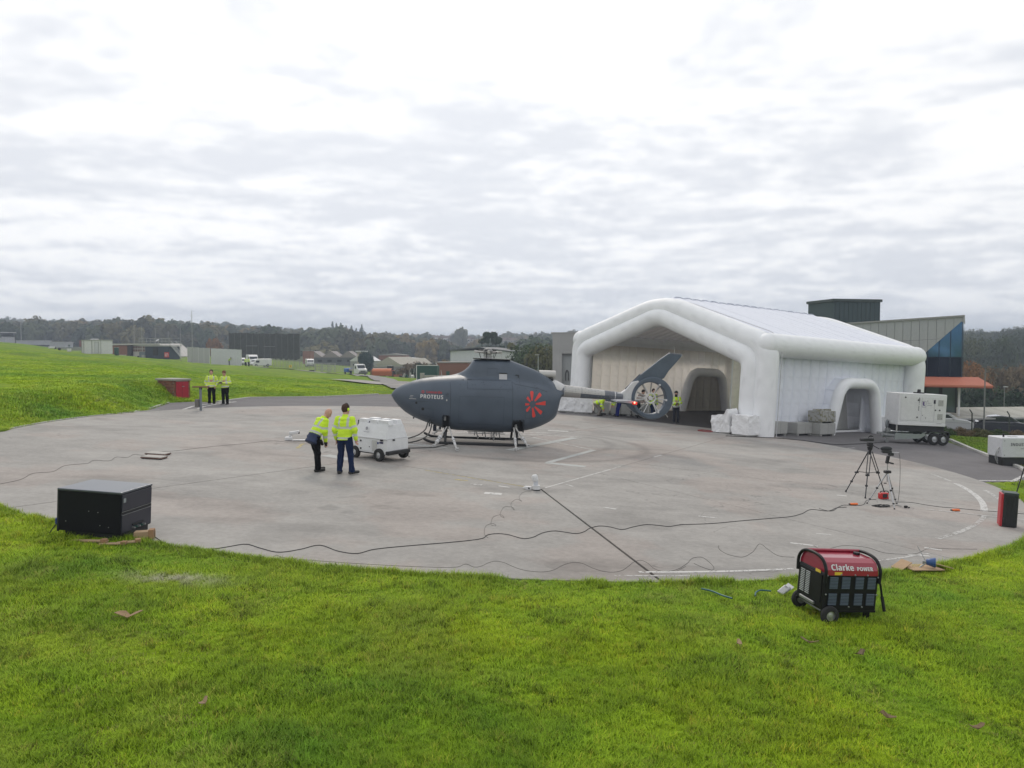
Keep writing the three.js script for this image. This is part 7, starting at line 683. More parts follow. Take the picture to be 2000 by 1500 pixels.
// =====================================================================  PEOPLE
// Surface of a distance field on a grid, as one continuous mesh
function skin(f, lo, hi, cell) {
  const nx = Math.ceil((hi[0] - lo[0]) / cell) + 1, ny = Math.ceil((hi[1] - lo[1]) / cell) + 1, nz = Math.ceil((hi[2] - lo[2]) / cell) + 1, F = new Float32Array(nx * ny * nz), id = new Int32Array(nx * ny * nz).fill(-1), at = (i, j, k) => (k * ny + j) * nx + i, pos = [], idx = [];
  for (let k = 0; k < nz; k++) for (let j = 0; j < ny; j++) for (let i = 0; i < nx; i++) F[at(i, j, k)] = f(lo[0] + i * cell, lo[1] + j * cell, lo[2] + k * cell);
  const E = [[0, 1], [2, 3], [4, 5], [6, 7], [0, 2], [1, 3], [4, 6], [5, 7], [0, 4], [1, 5], [2, 6], [3, 7]];
  for (let k = 0; k < nz - 1; k++) for (let j = 0; j < ny - 1; j++) for (let i = 0; i < nx - 1; i++) {
    const v = []; let neg = 0; for (let c = 0; c < 8; c++) { const q = F[at(i + (c & 1), j + (c >> 1 & 1), k + (c >> 2))]; v.push(q); if (q < 0) neg++; } if (neg === 0 || neg === 8) continue;
    let x = 0, y = 0, z = 0, n = 0; for (const [a, b] of E) if ((v[a] < 0) !== (v[b] < 0)) { const t = v[a] / (v[a] - v[b]); x += mixn(a & 1, b & 1, t); y += mixn(a >> 1 & 1, b >> 1 & 1, t); z += mixn(a >> 2, b >> 2, t); n++; }
    id[at(i, j, k)] = pos.length / 3; pos.push(lo[0] + (i + x / n) * cell, lo[1] + (j + y / n) * cell, lo[2] + (k + z / n) * cell);
  }
  const quad = (a, b, c, d, flip) => { if (a < 0 || b < 0 || c < 0 || d < 0) return; if (flip) idx.push(a, c, b, a, d, c); else idx.push(a, b, c, a, c, d); };
  for (let k = 1; k < nz - 1; k++) for (let j = 1; j < ny - 1; j++) for (let i = 1; i < nx - 1; i++) { const s = F[at(i, j, k)] < 0; if (s !== F[at(i + 1, j, k)] < 0) quad(id[at(i, j - 1, k - 1)], id[at(i, j, k - 1)], id[at(i, j, k)], id[at(i, j - 1, k)], !s); if (s !== F[at(i, j + 1, k)] < 0) quad(id[at(i - 1, j, k - 1)], id[at(i - 1, j, k)], id[at(i, j, k)], id[at(i, j, k - 1)], !s); if (s !== F[at(i, j, k + 1)] < 0) quad(id[at(i - 1, j - 1, k)], id[at(i, j - 1, k)], id[at(i, j, k)], id[at(i - 1, j, k)], !s); }
  const g = new THREE.BufferGeometry(); g.setAttribute('position', new THREE.Float32BufferAttribute(pos, 3)); g.setIndex(idx); g.computeVertexNormals(); return g;
}
const cap = (p, a, b, ra, rb) => { const bx0 = b[0] - a[0], by = b[1] - a[1], bz = b[2] - a[2], px = p[0] - a[0], py = p[1] - a[1], pz = p[2] - a[2], t = clamp((px * bx0 + py * by + pz * bz) / (bx0 * bx0 + by * by + bz * bz + 1e-9), 0, 1); return Math.hypot(px - bx0 * t, py - by * t, pz - bz * t) - mixn(ra, rb, t); };
const smin = (a, b, k) => { const h = Math.max(k - Math.abs(a - b), 0) / k; return Math.min(a, b) - h * h * k * 0.25; };
const skinM = M([0.50, 0.29, 0.215], 0.6), bootM = M([0.014, 0.013, 0.012], 0.7);
const clothB = dataTex(128, (u, v) => fbm(u * 8, v * 8, 4, 8));
// A standing figure, 1.76 m, looking along +z. Joints are worked out from the pose, then meshed.
function person(label, pos, ry, o = {}) {
  const P = thing('person', label, 'person', pos, ry, o.group); const S = o.scale ?? 1; P.scale.setScalar(S);
  const cell = o.cell ?? 0.016, lean = o.lean ?? 0, tw = o.twist ?? 0, hp = o.headPitch ?? 0, hy = o.headYaw ?? 0, hipY = o.hipY ?? 0.93;
  const pel = [0, hipY, o.hipZ ?? 0], rot = (x, y, z) => { const c = Math.cos(lean), s = Math.sin(lean), ct = Math.cos(tw), st = Math.sin(tw), x1 = x * ct + z * st, z1 = -x * st + z * ct; return [pel[0] + x1, pel[1] + y * c - z1 * s, pel[2] + y * s + z1 * c]; };
  const chest = rot(0, 0.30, 0.01), neck = rot(0, 0.53, 0.0), headC = (() => { const c = Math.cos(lean + hp), s = Math.sin(lean + hp); return [neck[0], neck[1] + 0.165 * c, neck[2] + 0.165 * s + 0.02]; })();
  const hl = (x, y, z) => { const c = Math.cos(lean * 0.8 + hp), s = Math.sin(lean * 0.8 + hp), cy0 = Math.cos(hy), sy = Math.sin(hy), x1 = x * cy0 + z * sy, z1 = -x * sy + z * cy0; return [headC[0] + x1, headC[1] + y * c - z1 * s, headC[2] + y * s + z1 * c]; };
  const hinv = (p) => { const c = Math.cos(lean * 0.8 + hp), s = Math.sin(lean * 0.8 + hp), cy0 = Math.cos(hy), sy = Math.sin(hy), x = p[0] - headC[0], y0 = p[1] - headC[1], z0 = p[2] - headC[2], y = y0 * c + z0 * s, z1 = -y0 * s + z0 * c; return [x * cy0 - z1 * sy, y, x * sy + z1 * cy0]; };
  const arms = ['R', 'L'].map((k, i) => { const s = i ? 1 : -1, sh = rot(s * 0.185, 0.455, 0), el0 = (o['elbow' + k] ?? [0.26, 0.17, -0.03]), wr0 = (o['wrist' + k] ?? [0.25, -0.09, 0.05]); return { s, sh, el: rot(s * el0[0], el0[1], el0[2]), wr: rot(s * wr0[0], wr0[1], wr0[2]) }; });
  const legs = ['R', 'L'].map((k, i) => { const s = i ? 1 : -1, f = o['foot' + k] ?? [0.11, 0.0], hip = [s * 0.095, hipY - 0.04, pel[2]], an = [s * f[0], 0.085, f[1]], kn = [mixn(hip[0], an[0], 0.5), mixn(hip[1], an[1], 0.5) + 0.0, mixn(hip[2], an[2], 0.5) + (o['knee' + k] ?? 0.03)], ta = o['toe' + k] ?? (s * 0.15); return { s, hip, kn, an, toe: [an[0] + 0.17 * Math.sin(ta), 0.045, an[2] + 0.17 * Math.cos(ta)], heel: [an[0] - 0.05 * Math.sin(ta), 0.045, an[2] - 0.05 * Math.cos(ta)] }; });
  const torso = (p, r0, r1, fl) => { const x = p[0] - pel[0], c = Math.cos(lean), s = Math.sin(lean), y = (p[1] - pel[1]) * c + (p[2] - pel[2]) * s, z0 = -(p[1] - pel[1]) * s + (p[2] - pel[2]) * c, ct = Math.cos(tw), st = Math.sin(tw), xx = x * ct - z0 * st, zz = x * st + z0 * ct; return [xx, y, zz]; };
  const headF = q => { let d = Math.hypot(q[0] / 0.078, (q[1] - 0.02) / 0.118, (q[2] + 0.005) / 0.098); d = (d - 1) * 0.085; d = smin(d, cap(q, [0, -0.06, 0.045], [0, -0.085, 0.06], 0.05, 0.036), 0.03); d = smin(d, cap(q, [0, 0.015, 0.095], [0, -0.025, 0.112], 0.009, 0.015), 0.012); for (const s of [-1, 1]) { d = smin(d, cap(q, [s * 0.079, 0.015, -0.005], [s * 0.08, -0.03, 0.0], 0.016, 0.011), 0.008); d = Math.max(d, -(Math.hypot(q[0] - s * 0.032, q[1] - 0.012, q[2] - 0.105) - 0.014)); } return Math.max(d, -(cap(q, [-0.02, -0.058, 0.104], [0.02, -0.058, 0.104], 0.004, 0.004))); };
  // body under the clothes
  const bodyF = (x, y, z) => { const p = [x, y, z]; let d = cap(p, pel, chest, 0.11, 0.12); d = smin(d, cap(p, chest, neck, 0.11, 0.06), 0.06); d = smin(d, cap(p, neck, hl(0, -0.05, -0.01), 0.055, 0.052), 0.03); for (const a of arms) { d = smin(d, cap(p, a.sh, a.el, 0.045, 0.036), 0.03); d = smin(d, cap(p, a.el, a.wr, 0.036, 0.026), 0.02); } for (const l of legs) { d = smin(d, cap(p, l.hip, l.kn, 0.075, 0.05), 0.04); d = smin(d, cap(p, l.kn, l.an, 0.05, 0.034), 0.02); d = smin(d, cap(p, l.heel, l.toe, 0.036, 0.028), 0.02); } const hb = Math.hypot(x - headC[0], y - headC[1], z - headC[2]); return hb < 0.3 ? smin(d, headF(hinv(p)), 0.02) : d; };
  const ext0 = [[-0.62, -0.01, -0.55], [0.62, 1.86, Math.max(0.6, headC[2] + 0.25)]];
  const gBody = skin(bodyF, ext0[0], ext0[1], cell);
  // hands: palm, four fingers and a thumb, curled
  const hands = arms.map(a => { const d = V(...a.wr).sub(V(...a.el)).normalize(), side = V(a.s, 0, 0), pn = d.clone().cross(V(0, 0, 1)).lengthSq() < 0.02 ? V(1, 0, 0) : d.clone().cross(V(0, 0, 1)).normalize(), fw = pn.clone().cross(d).normalize(), W = V(...a.wr), at = (u, v, w) => W.clone().addScaledVector(d, u).addScaledVector(fw, v).addScaledVector(pn, w * a.s).toArray(); const b = [[at(0, 0, 0), at(0.075, 0, 0), 0.027, 0.03]]; [-0.03, -0.01, 0.01, 0.03].forEach((v, i) => { const L = [0.030, 0.036, 0.034, 0.026][i]; b.push([at(0.075, v, 0), at(0.075 + L, v, -0.012), 0.0105, 0.0098], [at(0.075 + L, v, -0.012), at(0.08 + L * 1.6, v * 0.95, -0.040), 0.0098, 0.0085]); }); b.push([at(0.02, 0.028, -0.005), at(0.05, 0.055, -0.016), 0.0125, 0.0105], [at(0.05, 0.055, -0.016), at(0.078, 0.058, -0.030), 0.0105, 0.009]); const m = V(...at(0.06, 0, -0.01)); return cell > 0.02 ? null : skin((x, y, z) => { let q = 9; for (const [s, e, r0, r1] of b) q = smin(q, cap([x, y, z], s, e, r0, r1), 0.006); return q; }, [m.x - 0.12, m.y - 0.12, m.z - 0.12], [m.x + 0.12, m.y + 0.12, m.z + 0.12], 0.006); }).filter(Boolean);
  const strip3 = g => { g.deleteAttribute('uv'); return g; };
  mesh('body', mg([gBody, ...hands]), o.skin ?? skinM, P);
  // trousers
  const trF = (x, y, z) => { const p = [x, y, z]; let d = cap(p, [pel[0], hipY + 0.02, pel[2]], [pel[0], hipY - 0.03, pel[2]], 0.118, 0.128); for (const l of legs) { const wob = (fbm(p[1] * 9 + l.s * 4, p[0] * 12 + p[2] * 12, 2) - 0.5) * 0.034; d = smin(d, cap(p, l.hip, l.kn, 0.102, 0.078) + wob, 0.035); d = smin(d, cap(p, l.kn, [l.an[0], 0.08, l.an[2]], 0.078, 0.072) + wob, 0.03); } return Math.max(d, 0.045 - y, y - hipY - 0.05); };
  const tg = skin(trF, [-0.45, 0.0, -0.45], [0.45, hipY + 0.16, 0.5], cell); mesh('trousers', tg, o.trousers ?? bootM, P);
  for (const l of legs) { const bg = skin((x, y, z) => Math.max(smin(cap([x, y, z], l.heel, l.toe, 0.048, 0.04), cap([x, y, z], l.an, [l.an[0], 0.13, l.an[2]], 0.05, 0.05), 0.03), 0.004 - y), [l.an[0] - 0.26, -0.01, l.an[2] - 0.26], [l.an[0] + 0.26, 0.22, l.an[2] + 0.3], 0.014); mesh('boot', bg, o.boots ?? bootM, P); }
  // jacket with reflective bands
  const jl = o.jacketLen ?? -0.06, tor = (p) => { const q = torso(p), y = clamp(q[1], jl, 0.44), w = mixn(o.wide ?? 0.185, 0.195, sstep(jl, 0.4, y)) * (1 - 0.18 * sstep(0.36, 0.46, y)), dp = mixn(0.145, 0.135, sstep(jl, 0.4, y)); const n = Math.hypot(q[0] / w, q[2] / dp, Math.max(0, Math.abs(q[1] - y)) / 0.08); return [(n - 1) * dp * 0.95, q]; };
  const jF = (x, y, z) => { const p = [x, y, z], [t, q] = tor(p); const wob = (fbm(q[1] * 17, q[0] * 6 + q[2] * 8, 3) - 0.5) * 0.05; let d = t + wob; d = smin(d, cap(p, rot(0, 0.44, -0.01), rot(0, 0.555, 0.0), 0.085, 0.07), 0.05); d = Math.max(d, jl - q[1], q[1] - 0.575); for (const a of arms) { const w2 = (fbm(p[1] * 16 + a.s * 3, p[2] * 14 + p[0] * 9, 2) - 0.5) * 0.022; d = smin(d, cap(p, a.sh, a.el, 0.078, 0.066) + w2, 0.045); d = smin(d, cap(p, a.el, V(...a.el).lerp(V(...a.wr), 0.9).toArray(), 0.064, 0.052) + w2, 0.03); } return d; };
  const jg = skin(jF, ext0[0], ext0[1], cell); { const p = jg.attributes.position, c = new Float32Array(p.count * 3), hv = o.vis ?? [0.58, 0.82, 0.03], gr = [0.50, 0.52, 0.50], lowC = o.lower; for (let i = 0; i < p.count; i++) { const v = [p.getX(i), p.getY(i), p.getZ(i)], [t, q] = tor(v); let best = t - 0.012, arm = null; for (const a of arms) { const d1 = cap(v, a.sh, a.el, 0.078, 0.066), d2 = cap(v, a.el, a.wr, 0.064, 0.052); if (Math.min(d1, d2) < best) { best = Math.min(d1, d2); arm = d1 < d2 ? [a.sh, a.el, 0] : [a.el, a.wr, 1]; } } let col = hv; if (arm) { const A = V(...arm[0]), B = V(...arm[1]), d = B.clone().sub(A), k = clamp(V(...v).sub(A).dot(d) / d.lengthSq(), 0, 1); if (!o.plain && ((arm[2] === 0 && k > 0.60 && k < 0.82) || (arm[2] === 1 && k > 0.35 && k < 0.58))) col = gr; } else if (!o.plain) { if ((q[1] > 0.21 && q[1] < 0.265) || (q[1] > (o.band2 ?? -0.01) && q[1] < (o.band2 ?? -0.01) + 0.055)) col = gr; else if (q[1] > 0.235 && Math.abs(Math.abs(q[0]) - 0.115) < 0.026) col = gr; } if (lowC && !arm && q[1] < (o.lowerY ?? 0.06)) col = lowC; c.set(col, i * 3); } jg.setAttribute('color', new THREE.BufferAttribute(c, 3)); }
  { const m = new THREE.Mesh(jg, M([1, 1, 1], 0.8, 0, { vertexColors: true })); m.name = 'jacket'; m.castShadow = m.receiveShadow = true; P.add(m); }
  // hair, cap or ear defenders
  if (o.hair) { const hairG = skin((x, y, z) => { const q = hinv([x, y, z]); const n = fbm(q[0] * 60, q[1] * 60 + q[2] * 60, 2) * 0.012; let d = (Math.hypot(q[0] / 0.090, (q[1] - 0.03) / 0.122, (q[2] + 0.014) / 0.110) - 1) * 0.09 - n + 0.004; return Math.max(d, o.hair.full ? -9 : (q[2] * 0.9 - q[1] * 0.55 - 0.022), -(q[1] + (o.hair.low ?? 0.055)) + (q[2] > 0.02 ? 0.05 : 0)); }, [headC[0] - 0.18, headC[1] - 0.2, headC[2] - 0.2], [headC[0] + 0.18, headC[1] + 0.2, headC[2] + 0.2], 0.010); mesh(o.hair.name ?? 'hair', hairG, M(o.hair.color, 0.9), P); }
  if (o.muffs) { const mm = mesh('ear_defenders', [-1, 1].map(s => { const g = new THREE.SphereGeometry(0.036, 12, 8).scale(0.75, 1.1, 0.95); return put(g, ...hl(s * 0.098, 0.0, 0.0)); }), M(o.muffs, 0.5), P); mesh('headband', tube([hl(-0.098, 0.03, 0), hl(-0.09, 0.11, 0), hl(0, 0.165, 0), hl(0.09, 0.11, 0), hl(0.098, 0.03, 0)], 0.008, 24, 6), mBlack, mm); }
  if (o.snood) mesh('snood', skin((x, y, z) => smin(cap([x, y, z], neck, hl(0, -0.06, 0.02), 0.078, 0.075), cap([x, y, z], hl(0, -0.06, 0.03), hl(0, -0.03, 0.05), 0.06, 0.05), 0.03), [headC[0] - 0.2, neck[1] - 0.12, headC[2] - 0.3], [headC[0] + 0.2, headC[1] + 0.08, headC[2] + 0.25], 0.014), M(o.snood, 0.9), P);
  if (o.gloves) for (const a of arms) { const d = V(...a.wr).sub(V(...a.el)).normalize(), e = V(...a.wr).addScaledVector(d, 0.13).toArray(); mesh('glove', skin((x, y, z) => cap([x, y, z], a.wr, e, 0.044, 0.036) + (fbm(x * 60, y * 60, 2) - 0.5) * 0.012, [a.wr[0] - 0.22, a.wr[1] - 0.22, a.wr[2] - 0.22], [a.wr[0] + 0.22, a.wr[1] + 0.22, a.wr[2] + 0.22], 0.014), M(o.gloves, 0.8), P); }
  return P;
}
const cloth = c => MP(c, 0.9, { specularIntensity: 0.15 }), navyT = cloth([0.012, 0.022, 0.06]), blackT = cloth([0.006, 0.006, 0.007]), blueT = cloth([0.012, 0.02, 0.14]);
person('stooping bald man in yellow and navy jacket looking towards the white cart', padAt(-5.08, -19.72), 2.35, { lean: 0.55, headPitch: 0.25, hipZ: -0.10, elbowR: [0.22, 0.20, 0.10], wristR: [0.13, 0.0, 0.30], elbowL: [0.24, 0.20, 0.10], wristL: [0.12, 0.02, 0.28], jacketLen: -0.20, lower: [0.016, 0.028, 0.075], lowerY: 0.05, band2: 0.06, wide: 0.205, trousers: blackT, gloves: [0.01, 0.01, 0.012], footR: [0.12, -0.08], footL: [0.10, 0.08], cell: 0.014, group: 'people standing on the pad' });
person('upright brown haired man in yellow jacket and navy trousers, back to camera', padAt(-4.32, -19.5), 2.95, { lean: 0.06, headPitch: 0.12, headYaw: -0.5, hair: { color: [0.05, 0.024, 0.014], low: 0.075 }, muffs: [0.6, 0.85, 0.03], footR: [0.17, 0.02], footL: [0.15, 0.0], toeR: -0.75, trousers: navyT, elbowR: [0.27, 0.19, -0.02], wristR: [0.27, -0.06, 0.06], elbowL: [0.27, 0.19, -0.02], wristL: [0.26, -0.06, 0.08], scale: 1.03, cell: 0.014, jacketLen: -0.07, band2: -0.045, group: 'people standing on the pad' });
person('man in yellow jacket with hands in pockets facing the pad, nearer the post', on(-15.15, -38.15, 0.02), 0.25, { hair: { color: [0.03, 0.02, 0.015], low: 0.02 }, elbowR: [0.30, 0.18, -0.04], wristR: [0.20, -0.02, 0.06], elbowL: [0.30, 0.18, -0.04], wristL: [0.20, -0.02, 0.06], trousers: blackT, wide: 0.2, vis: [0.62, 0.78, 0.10], group: 'two men talking by the brick cupboard' });
person('man in yellow jacket looking down at a tablet, farther from the post', on(-14.5, -38.25, 0.02), -0.15, { headPitch: 0.45, hair: { color: [0.16, 0.06, 0.03], low: 0.02 }, elbowR: [0.25, 0.20, 0.02], wristR: [0.10, 0.22, 0.26], elbowL: [0.27, 0.18, 0.0], wristL: [-0.02, 0.20, 0.28], trousers: blackT, gloves: [0.02, 0.05, 0.02], vis: [0.62, 0.78, 0.10], group: 'two men talking by the brick cupboard' });
person('man in black cap and yellow jacket with folded arms beside the tail ring', on(9.05, -41.7, 0.05), -0.1, { headPitch: 0.12, hair: { name: 'cap', color: [0.008, 0.008, 0.009], low: -0.01, full: true }, muffs: [0.5, 0.5, 0.5], snood: [0.008, 0.008, 0.009], elbowR: [0.27, 0.19, 0.02], wristR: [0.02, 0.17, 0.22], elbowL: [0.27, 0.19, 0.02], wristL: [0.05, 0.12, 0.22], gloves: [0.01, 0.01, 0.012], trousers: M([0.006, 0.008, 0.018], 0.85), lower: [0.5, 0.52, 0.5], lowerY: 0.02, group: 'people round the tail of the helicopter' });
person('crouching man in yellow jacket behind the tail boom by the white blocks', on(5.05, -43.9, 0.05), 1.3, { lean: 1.2, hipY: 0.72, hipZ: -0.2, kneeR: 0.2, kneeL: 0.2, headPitch: -0.2, hair: { name: 'cap', color: [0.008, 0.008, 0.009], low: 0.0, full: true }, elbowR: [0.22, 0.3, 0.25], wristR: [0.15, 0.3, 0.45], elbowL: [0.22, 0.3, 0.25], wristL: [0.15, 0.3, 0.45], trousers: MG([0.2, 0.18, 0.16], 0.9), cell: 0.02, group: 'people round the tail of the helicopter' });
person('bending man in yellow jacket and bright blue trousers behind the tail boom', on(6.1, -43.9, 0.05), -1.35, { lean: 1.05, hipZ: -0.18, headPitch: -0.1, hair: { name: 'cap', color: [0.008, 0.008, 0.009], low: 0.0, full: true }, elbowR: [0.22, 0.28, 0.22], wristR: [0.14, 0.25, 0.42], elbowL: [0.22, 0.28, 0.22], wristL: [0.14, 0.25, 0.42], trousers: blueT, jacketLen: 0.0, cell: 0.02, group: 'people round the tail of the helicopter' });
person('man in yellow vest seen through the tail fan', on(8.15, -43.6, 0.05), 0.4, { hair: { color: [0.02, 0.015, 0.012], low: 0.03 }, trousers: navyT, cell: 0.022, group: 'people round the tail of the helicopter' });
person('man in dark clothes leaning in behind the tail fan', on(7.35, -43.7, 0.05), 0.9, { lean: 0.5, headPitch: 0.1, hipZ: -0.1, hair: { color: [0.02, 0.015, 0.012], low: 0.03 }, vis: [0.30, 0.24, 0.22], plain: true, trousers: blackT, elbowR: [0.2, 0.2, 0.2], wristR: [0.1, 0.2, 0.35], elbowL: [0.2, 0.2, 0.2], wristL: [0.1, 0.2, 0.35], cell: 0.022, group: 'people round the tail of the helicopter' });
[[-0.3725, 150, 0.9, 0.75, 'stooping worker in yellow before the white hoarding'], [-0.3585, 151, 0.4, 0.15, 'upright worker in yellow at the hoarding corner'], [-0.3515, 149, -0.3, 0.0, 'dark haired worker in yellow beside the tall van'], [-0.3475, 149.5, 2.6, 0.0, 'worker in yellow nearest the low van']].forEach(([t, d, ry, lean, l], i) => person(l, far(t, d), ry, { lean, hipZ: -lean * 0.15, headPitch: 0.1, hair: { color: [0.02, 0.015, 0.012], low: 0.03 }, trousers: blackT, cell: 0.03, group: 'workers far across the meadow' }));
// =====================================================================  CABLES, LITTER, GRASS
function cable(name, label, pts, r, mat, y = (x, z) => padY(x) + PADTOP, grp, cat = 'cable') { return meta(mesh(name, tube(pts.map(([x, z]) => [x, y(x, z) + r, z]), r, pts.length * 5, 5), mat), label, cat, grp); }
const cb = M([0.02, 0.02, 0.02], 0.6), cbT = M([0.045, 0.043, 0.04], 0.7), CG = 'cables lying across the pad';
cable('cable', 'thick black cable snaking across the pad from the black cabinet', [[-6.31,-12.88],[-5.88,-12.4],[-5.47,-11.98],[-5.14,-11.87],[-4.74,-11.93],[-4.56,-12.11],[-4.37,-12.3],[-4.05,-12.1],[-3.71,-11.93],[-3.44,-12.16],[-3.21,-12.48],[-2.81,-12.17],[-2.51,-12.09],[-2.28,-12.4],[-0.55,-13.5],[-0.45,-13.8],[-0.27,-13.94],[-0.08,-13.91],[0.08,-13.76],[0.22,-13.66],[0.38,-13.8],[0.58,-14.19],[0.82,-14.4],[1.02,-14.34],[1.21,-14.27],[1.38,-14.45],[1.53,-14.78],[1.76,-15.03],[1.96,-14.99],[2.16,-14.82],[2.43,-15.1],[2.77,-15.39],[3.02,-15.37],[3.2,-15.32],[3.42,-15.5],[3.6,-15.61],[3.48,-15.56],[4.17,-15.81],[4.95,-16.26],[5.82,-16.74],[6.32,-17.03],[6.72,-17.43],[7.21,-18.03],[7.51,-17.93],[7.99,-18.45],[8.27,-18.58]], 0.0068, cb, undefined, CG);
cable('cable', 'thin looped cable curling from the white camera in the middle', [[0.47,-18.37],[0.35,-18.42],[0.22,-18.05],[0.17,-17.41],[0.23,-17.12],[0.12,-17.36],[0.0,-17.0],[-0.02,-16.54],[0.05,-16.13],[0.0,-16.44],[-0.13,-16.46],[-0.23,-15.96],[-0.23,-15.46],[-0.16,-15.33],[-0.23,-15.6],[-0.36,-15.42],[-0.41,-14.94],[-0.39,-14.59],[-0.31,-14.57],[-0.38,-14.77],[-0.49,-14.57],[-0.52,-14.14],[-0.49,-13.75],[-0.43,-13.6]], 0.0026, cbT, undefined, CG);
cable('cable', 'thin wavy cable along the near edge of the pad', [[-5.36,-11.95],[-5.01,-11.44],[-4.56,-11.48],[-4.58,-11.83],[-4.33,-11.41],[-3.73,-11.39],[-3.7,-11.78],[-3.58,-11.67],[-0.87,-11.64],[-0.73,-11.84],[-0.58,-11.69],[-0.48,-11.77],[-0.39,-11.96],[-0.26,-12.1],[-0.13,-12.04],[0.0,-11.86],[0.16,-11.69],[0.32,-11.63],[0.48,-11.63],[0.64,-11.75],[0.82,-12.07],[1.01,-12.27],[1.14,-12.24],[1.28,-12.01],[1.43,-11.85],[1.58,-11.82],[1.74,-11.93],[1.9,-12.22],[2.05,-12.52],[2.17,-12.63],[2.25,-12.49],[2.32,-12.12],[2.43,-12.0],[2.59,-12.01],[2.76,-12.23],[2.88,-12.4]], 0.0026, cbT, undefined, CG);
cable('cable', 'thin grey cable running past the two boards to the far camera', [[-10.87,-15.98],[-10.81,-16.53],[-11.02,-17.4],[-10.79,-17.62],[-11.0,-18.6],[-10.72,-19.03],[-10.83,-19.51],[-10.46,-19.57],[-10.61,-20.24],[-10.34,-20.23],[-10.44,-20.85],[-10.1,-20.71],[-10.23,-21.43],[-9.83,-21.76],[-9.47,-22.52],[-9.15,-23.18],[-8.85,-23.65],[-8.39,-24.46],[-7.99,-25.18],[-7.42,-25.01]], 0.004, cbT, undefined, CG);
cable('cable', 'black cable end beside the orange coupling at the tripods', [[7.44,-18.2],[7.58,-17.94],[8.11,-18.62],[8.35,-18.87],[8.55,-18.86],[8.85,-19.0],[9.38,-19.81],[9.67,-19.96]], 0.006, cb, undefined, CG);
cable('cable', 'straight black cable from the tripods to the upright case', [[10.07,-19.72],[10.5,-19.77],[10.76,-19.51],[11.05,-19.33],[11.41,-19.27],[11.64,-19.2],[11.98,-19.12],[12.34,-19.07],[12.68,-18.99],[12.93,-18.98]], 0.006, cb, undefined, CG);
cable('cable', 'thin cable dipping towards the red generator', [[3.84,-13.94],[3.78,-13.67],[3.84,-13.32],[4.02,-13.18],[4.33,-13.54],[4.72,-14.26],[4.73,-13.87],[4.79,-13.39],[5.04,-13.38]], 0.003, cbT, undefined, CG);
cable('cable', 'thin cable loop near the white edge line', [[2.46,-11.98],[2.67,-12.16],[2.94,-12.58],[3.13,-12.95],[3.29,-13.04],[3.35,-12.77],[3.34,-12.39],[3.27,-12.25],[3.14,-12.41],[3.06,-12.6]], 0.003, cbT, undefined, CG);
cable('cable', 'thin cable trailing to the flood lamp', [[5.78,-14.35],[5.79,-14.02],[6.42,-14.48],[6.84,-14.41],[6.98,-14.07],[7.53,-14.09],[8.17,-14.64],[8.63,-14.69],[9.17,-14.78]], 0.003, cbT, undefined, CG);
cable('cable', 'black cable across the asphalt from tent to trailer generator', [[10.02,-35.36],[11.04,-35.4],[12.56,-35.61],[13.74,-34.92],[14.45,-34.06],[15.81,-34.78],[18.13,-36.6]], 0.016, cb, (x, z) => padY(x) + PADTOP, CG);
cable('cable', 'black ground cable from the power cart to the skids', [[-3.15, -23.1], ...[[-3.52,-24.97],[-3.15,-25.25],[-2.67,-25.59]], [-2.2, -26.9]], 0.016, cb, undefined, CG);
for (const [i, P] of [[0, [[-3.2, 0.78, -22.85], [-3.0, 0.78, -23.8], [-2.9, 0.82, -25.2], [-2.95, 0.95, -26.6], [-2.95, 0.98, -27.6]]], [1, [[-3.2, 0.66, -22.8], [-2.95, 0.62, -23.8], [-2.8, 0.66, -25.2], [-2.85, 0.86, -26.8], [-2.95, 0.98, -27.65]]]]) meta(mesh('power_hose', tube(P, 0.022, 40, 8), cb), ['upper black power lead hanging between cart and nose', 'lower black power lead hanging between cart and nose'][i], 'hose', 'power leads to the helicopter');
const teal = M([0.02, 0.11, 0.12], 0.5); cable('garden_hose', 'teal hose lying in the grass before the generator', [[2.78,-10.97],[2.9,-10.85],[2.99,-10.61],[3.08,-10.46]], 0.013, teal, (x, z) => landY(x, z) + 0.06, 'teal hoses in the near grass', 'hose'); cable('garden_hose', 'short curved teal hose beside the generator wheel', [[3.47,-10.67],[3.55,-10.88],[3.66,-11.02],[3.81,-11.0]], 0.012, teal, (x, z) => landY(x, z) + 0.06, 'teal hoses in the near grass', 'hose');
meta(mesh('red_hose', tube([[10.0, -0.5, -37.2], [9.6, -0.49, -36.9], [9.2, -0.46, -37.3], [9.5, -0.48, -37.7], [9.9, -0.5, -37.4]], 0.03, 40, 6), M([0.22, 0.03, 0.03], 0.6)), 'coil of red hose at the tent mouth', 'hose');
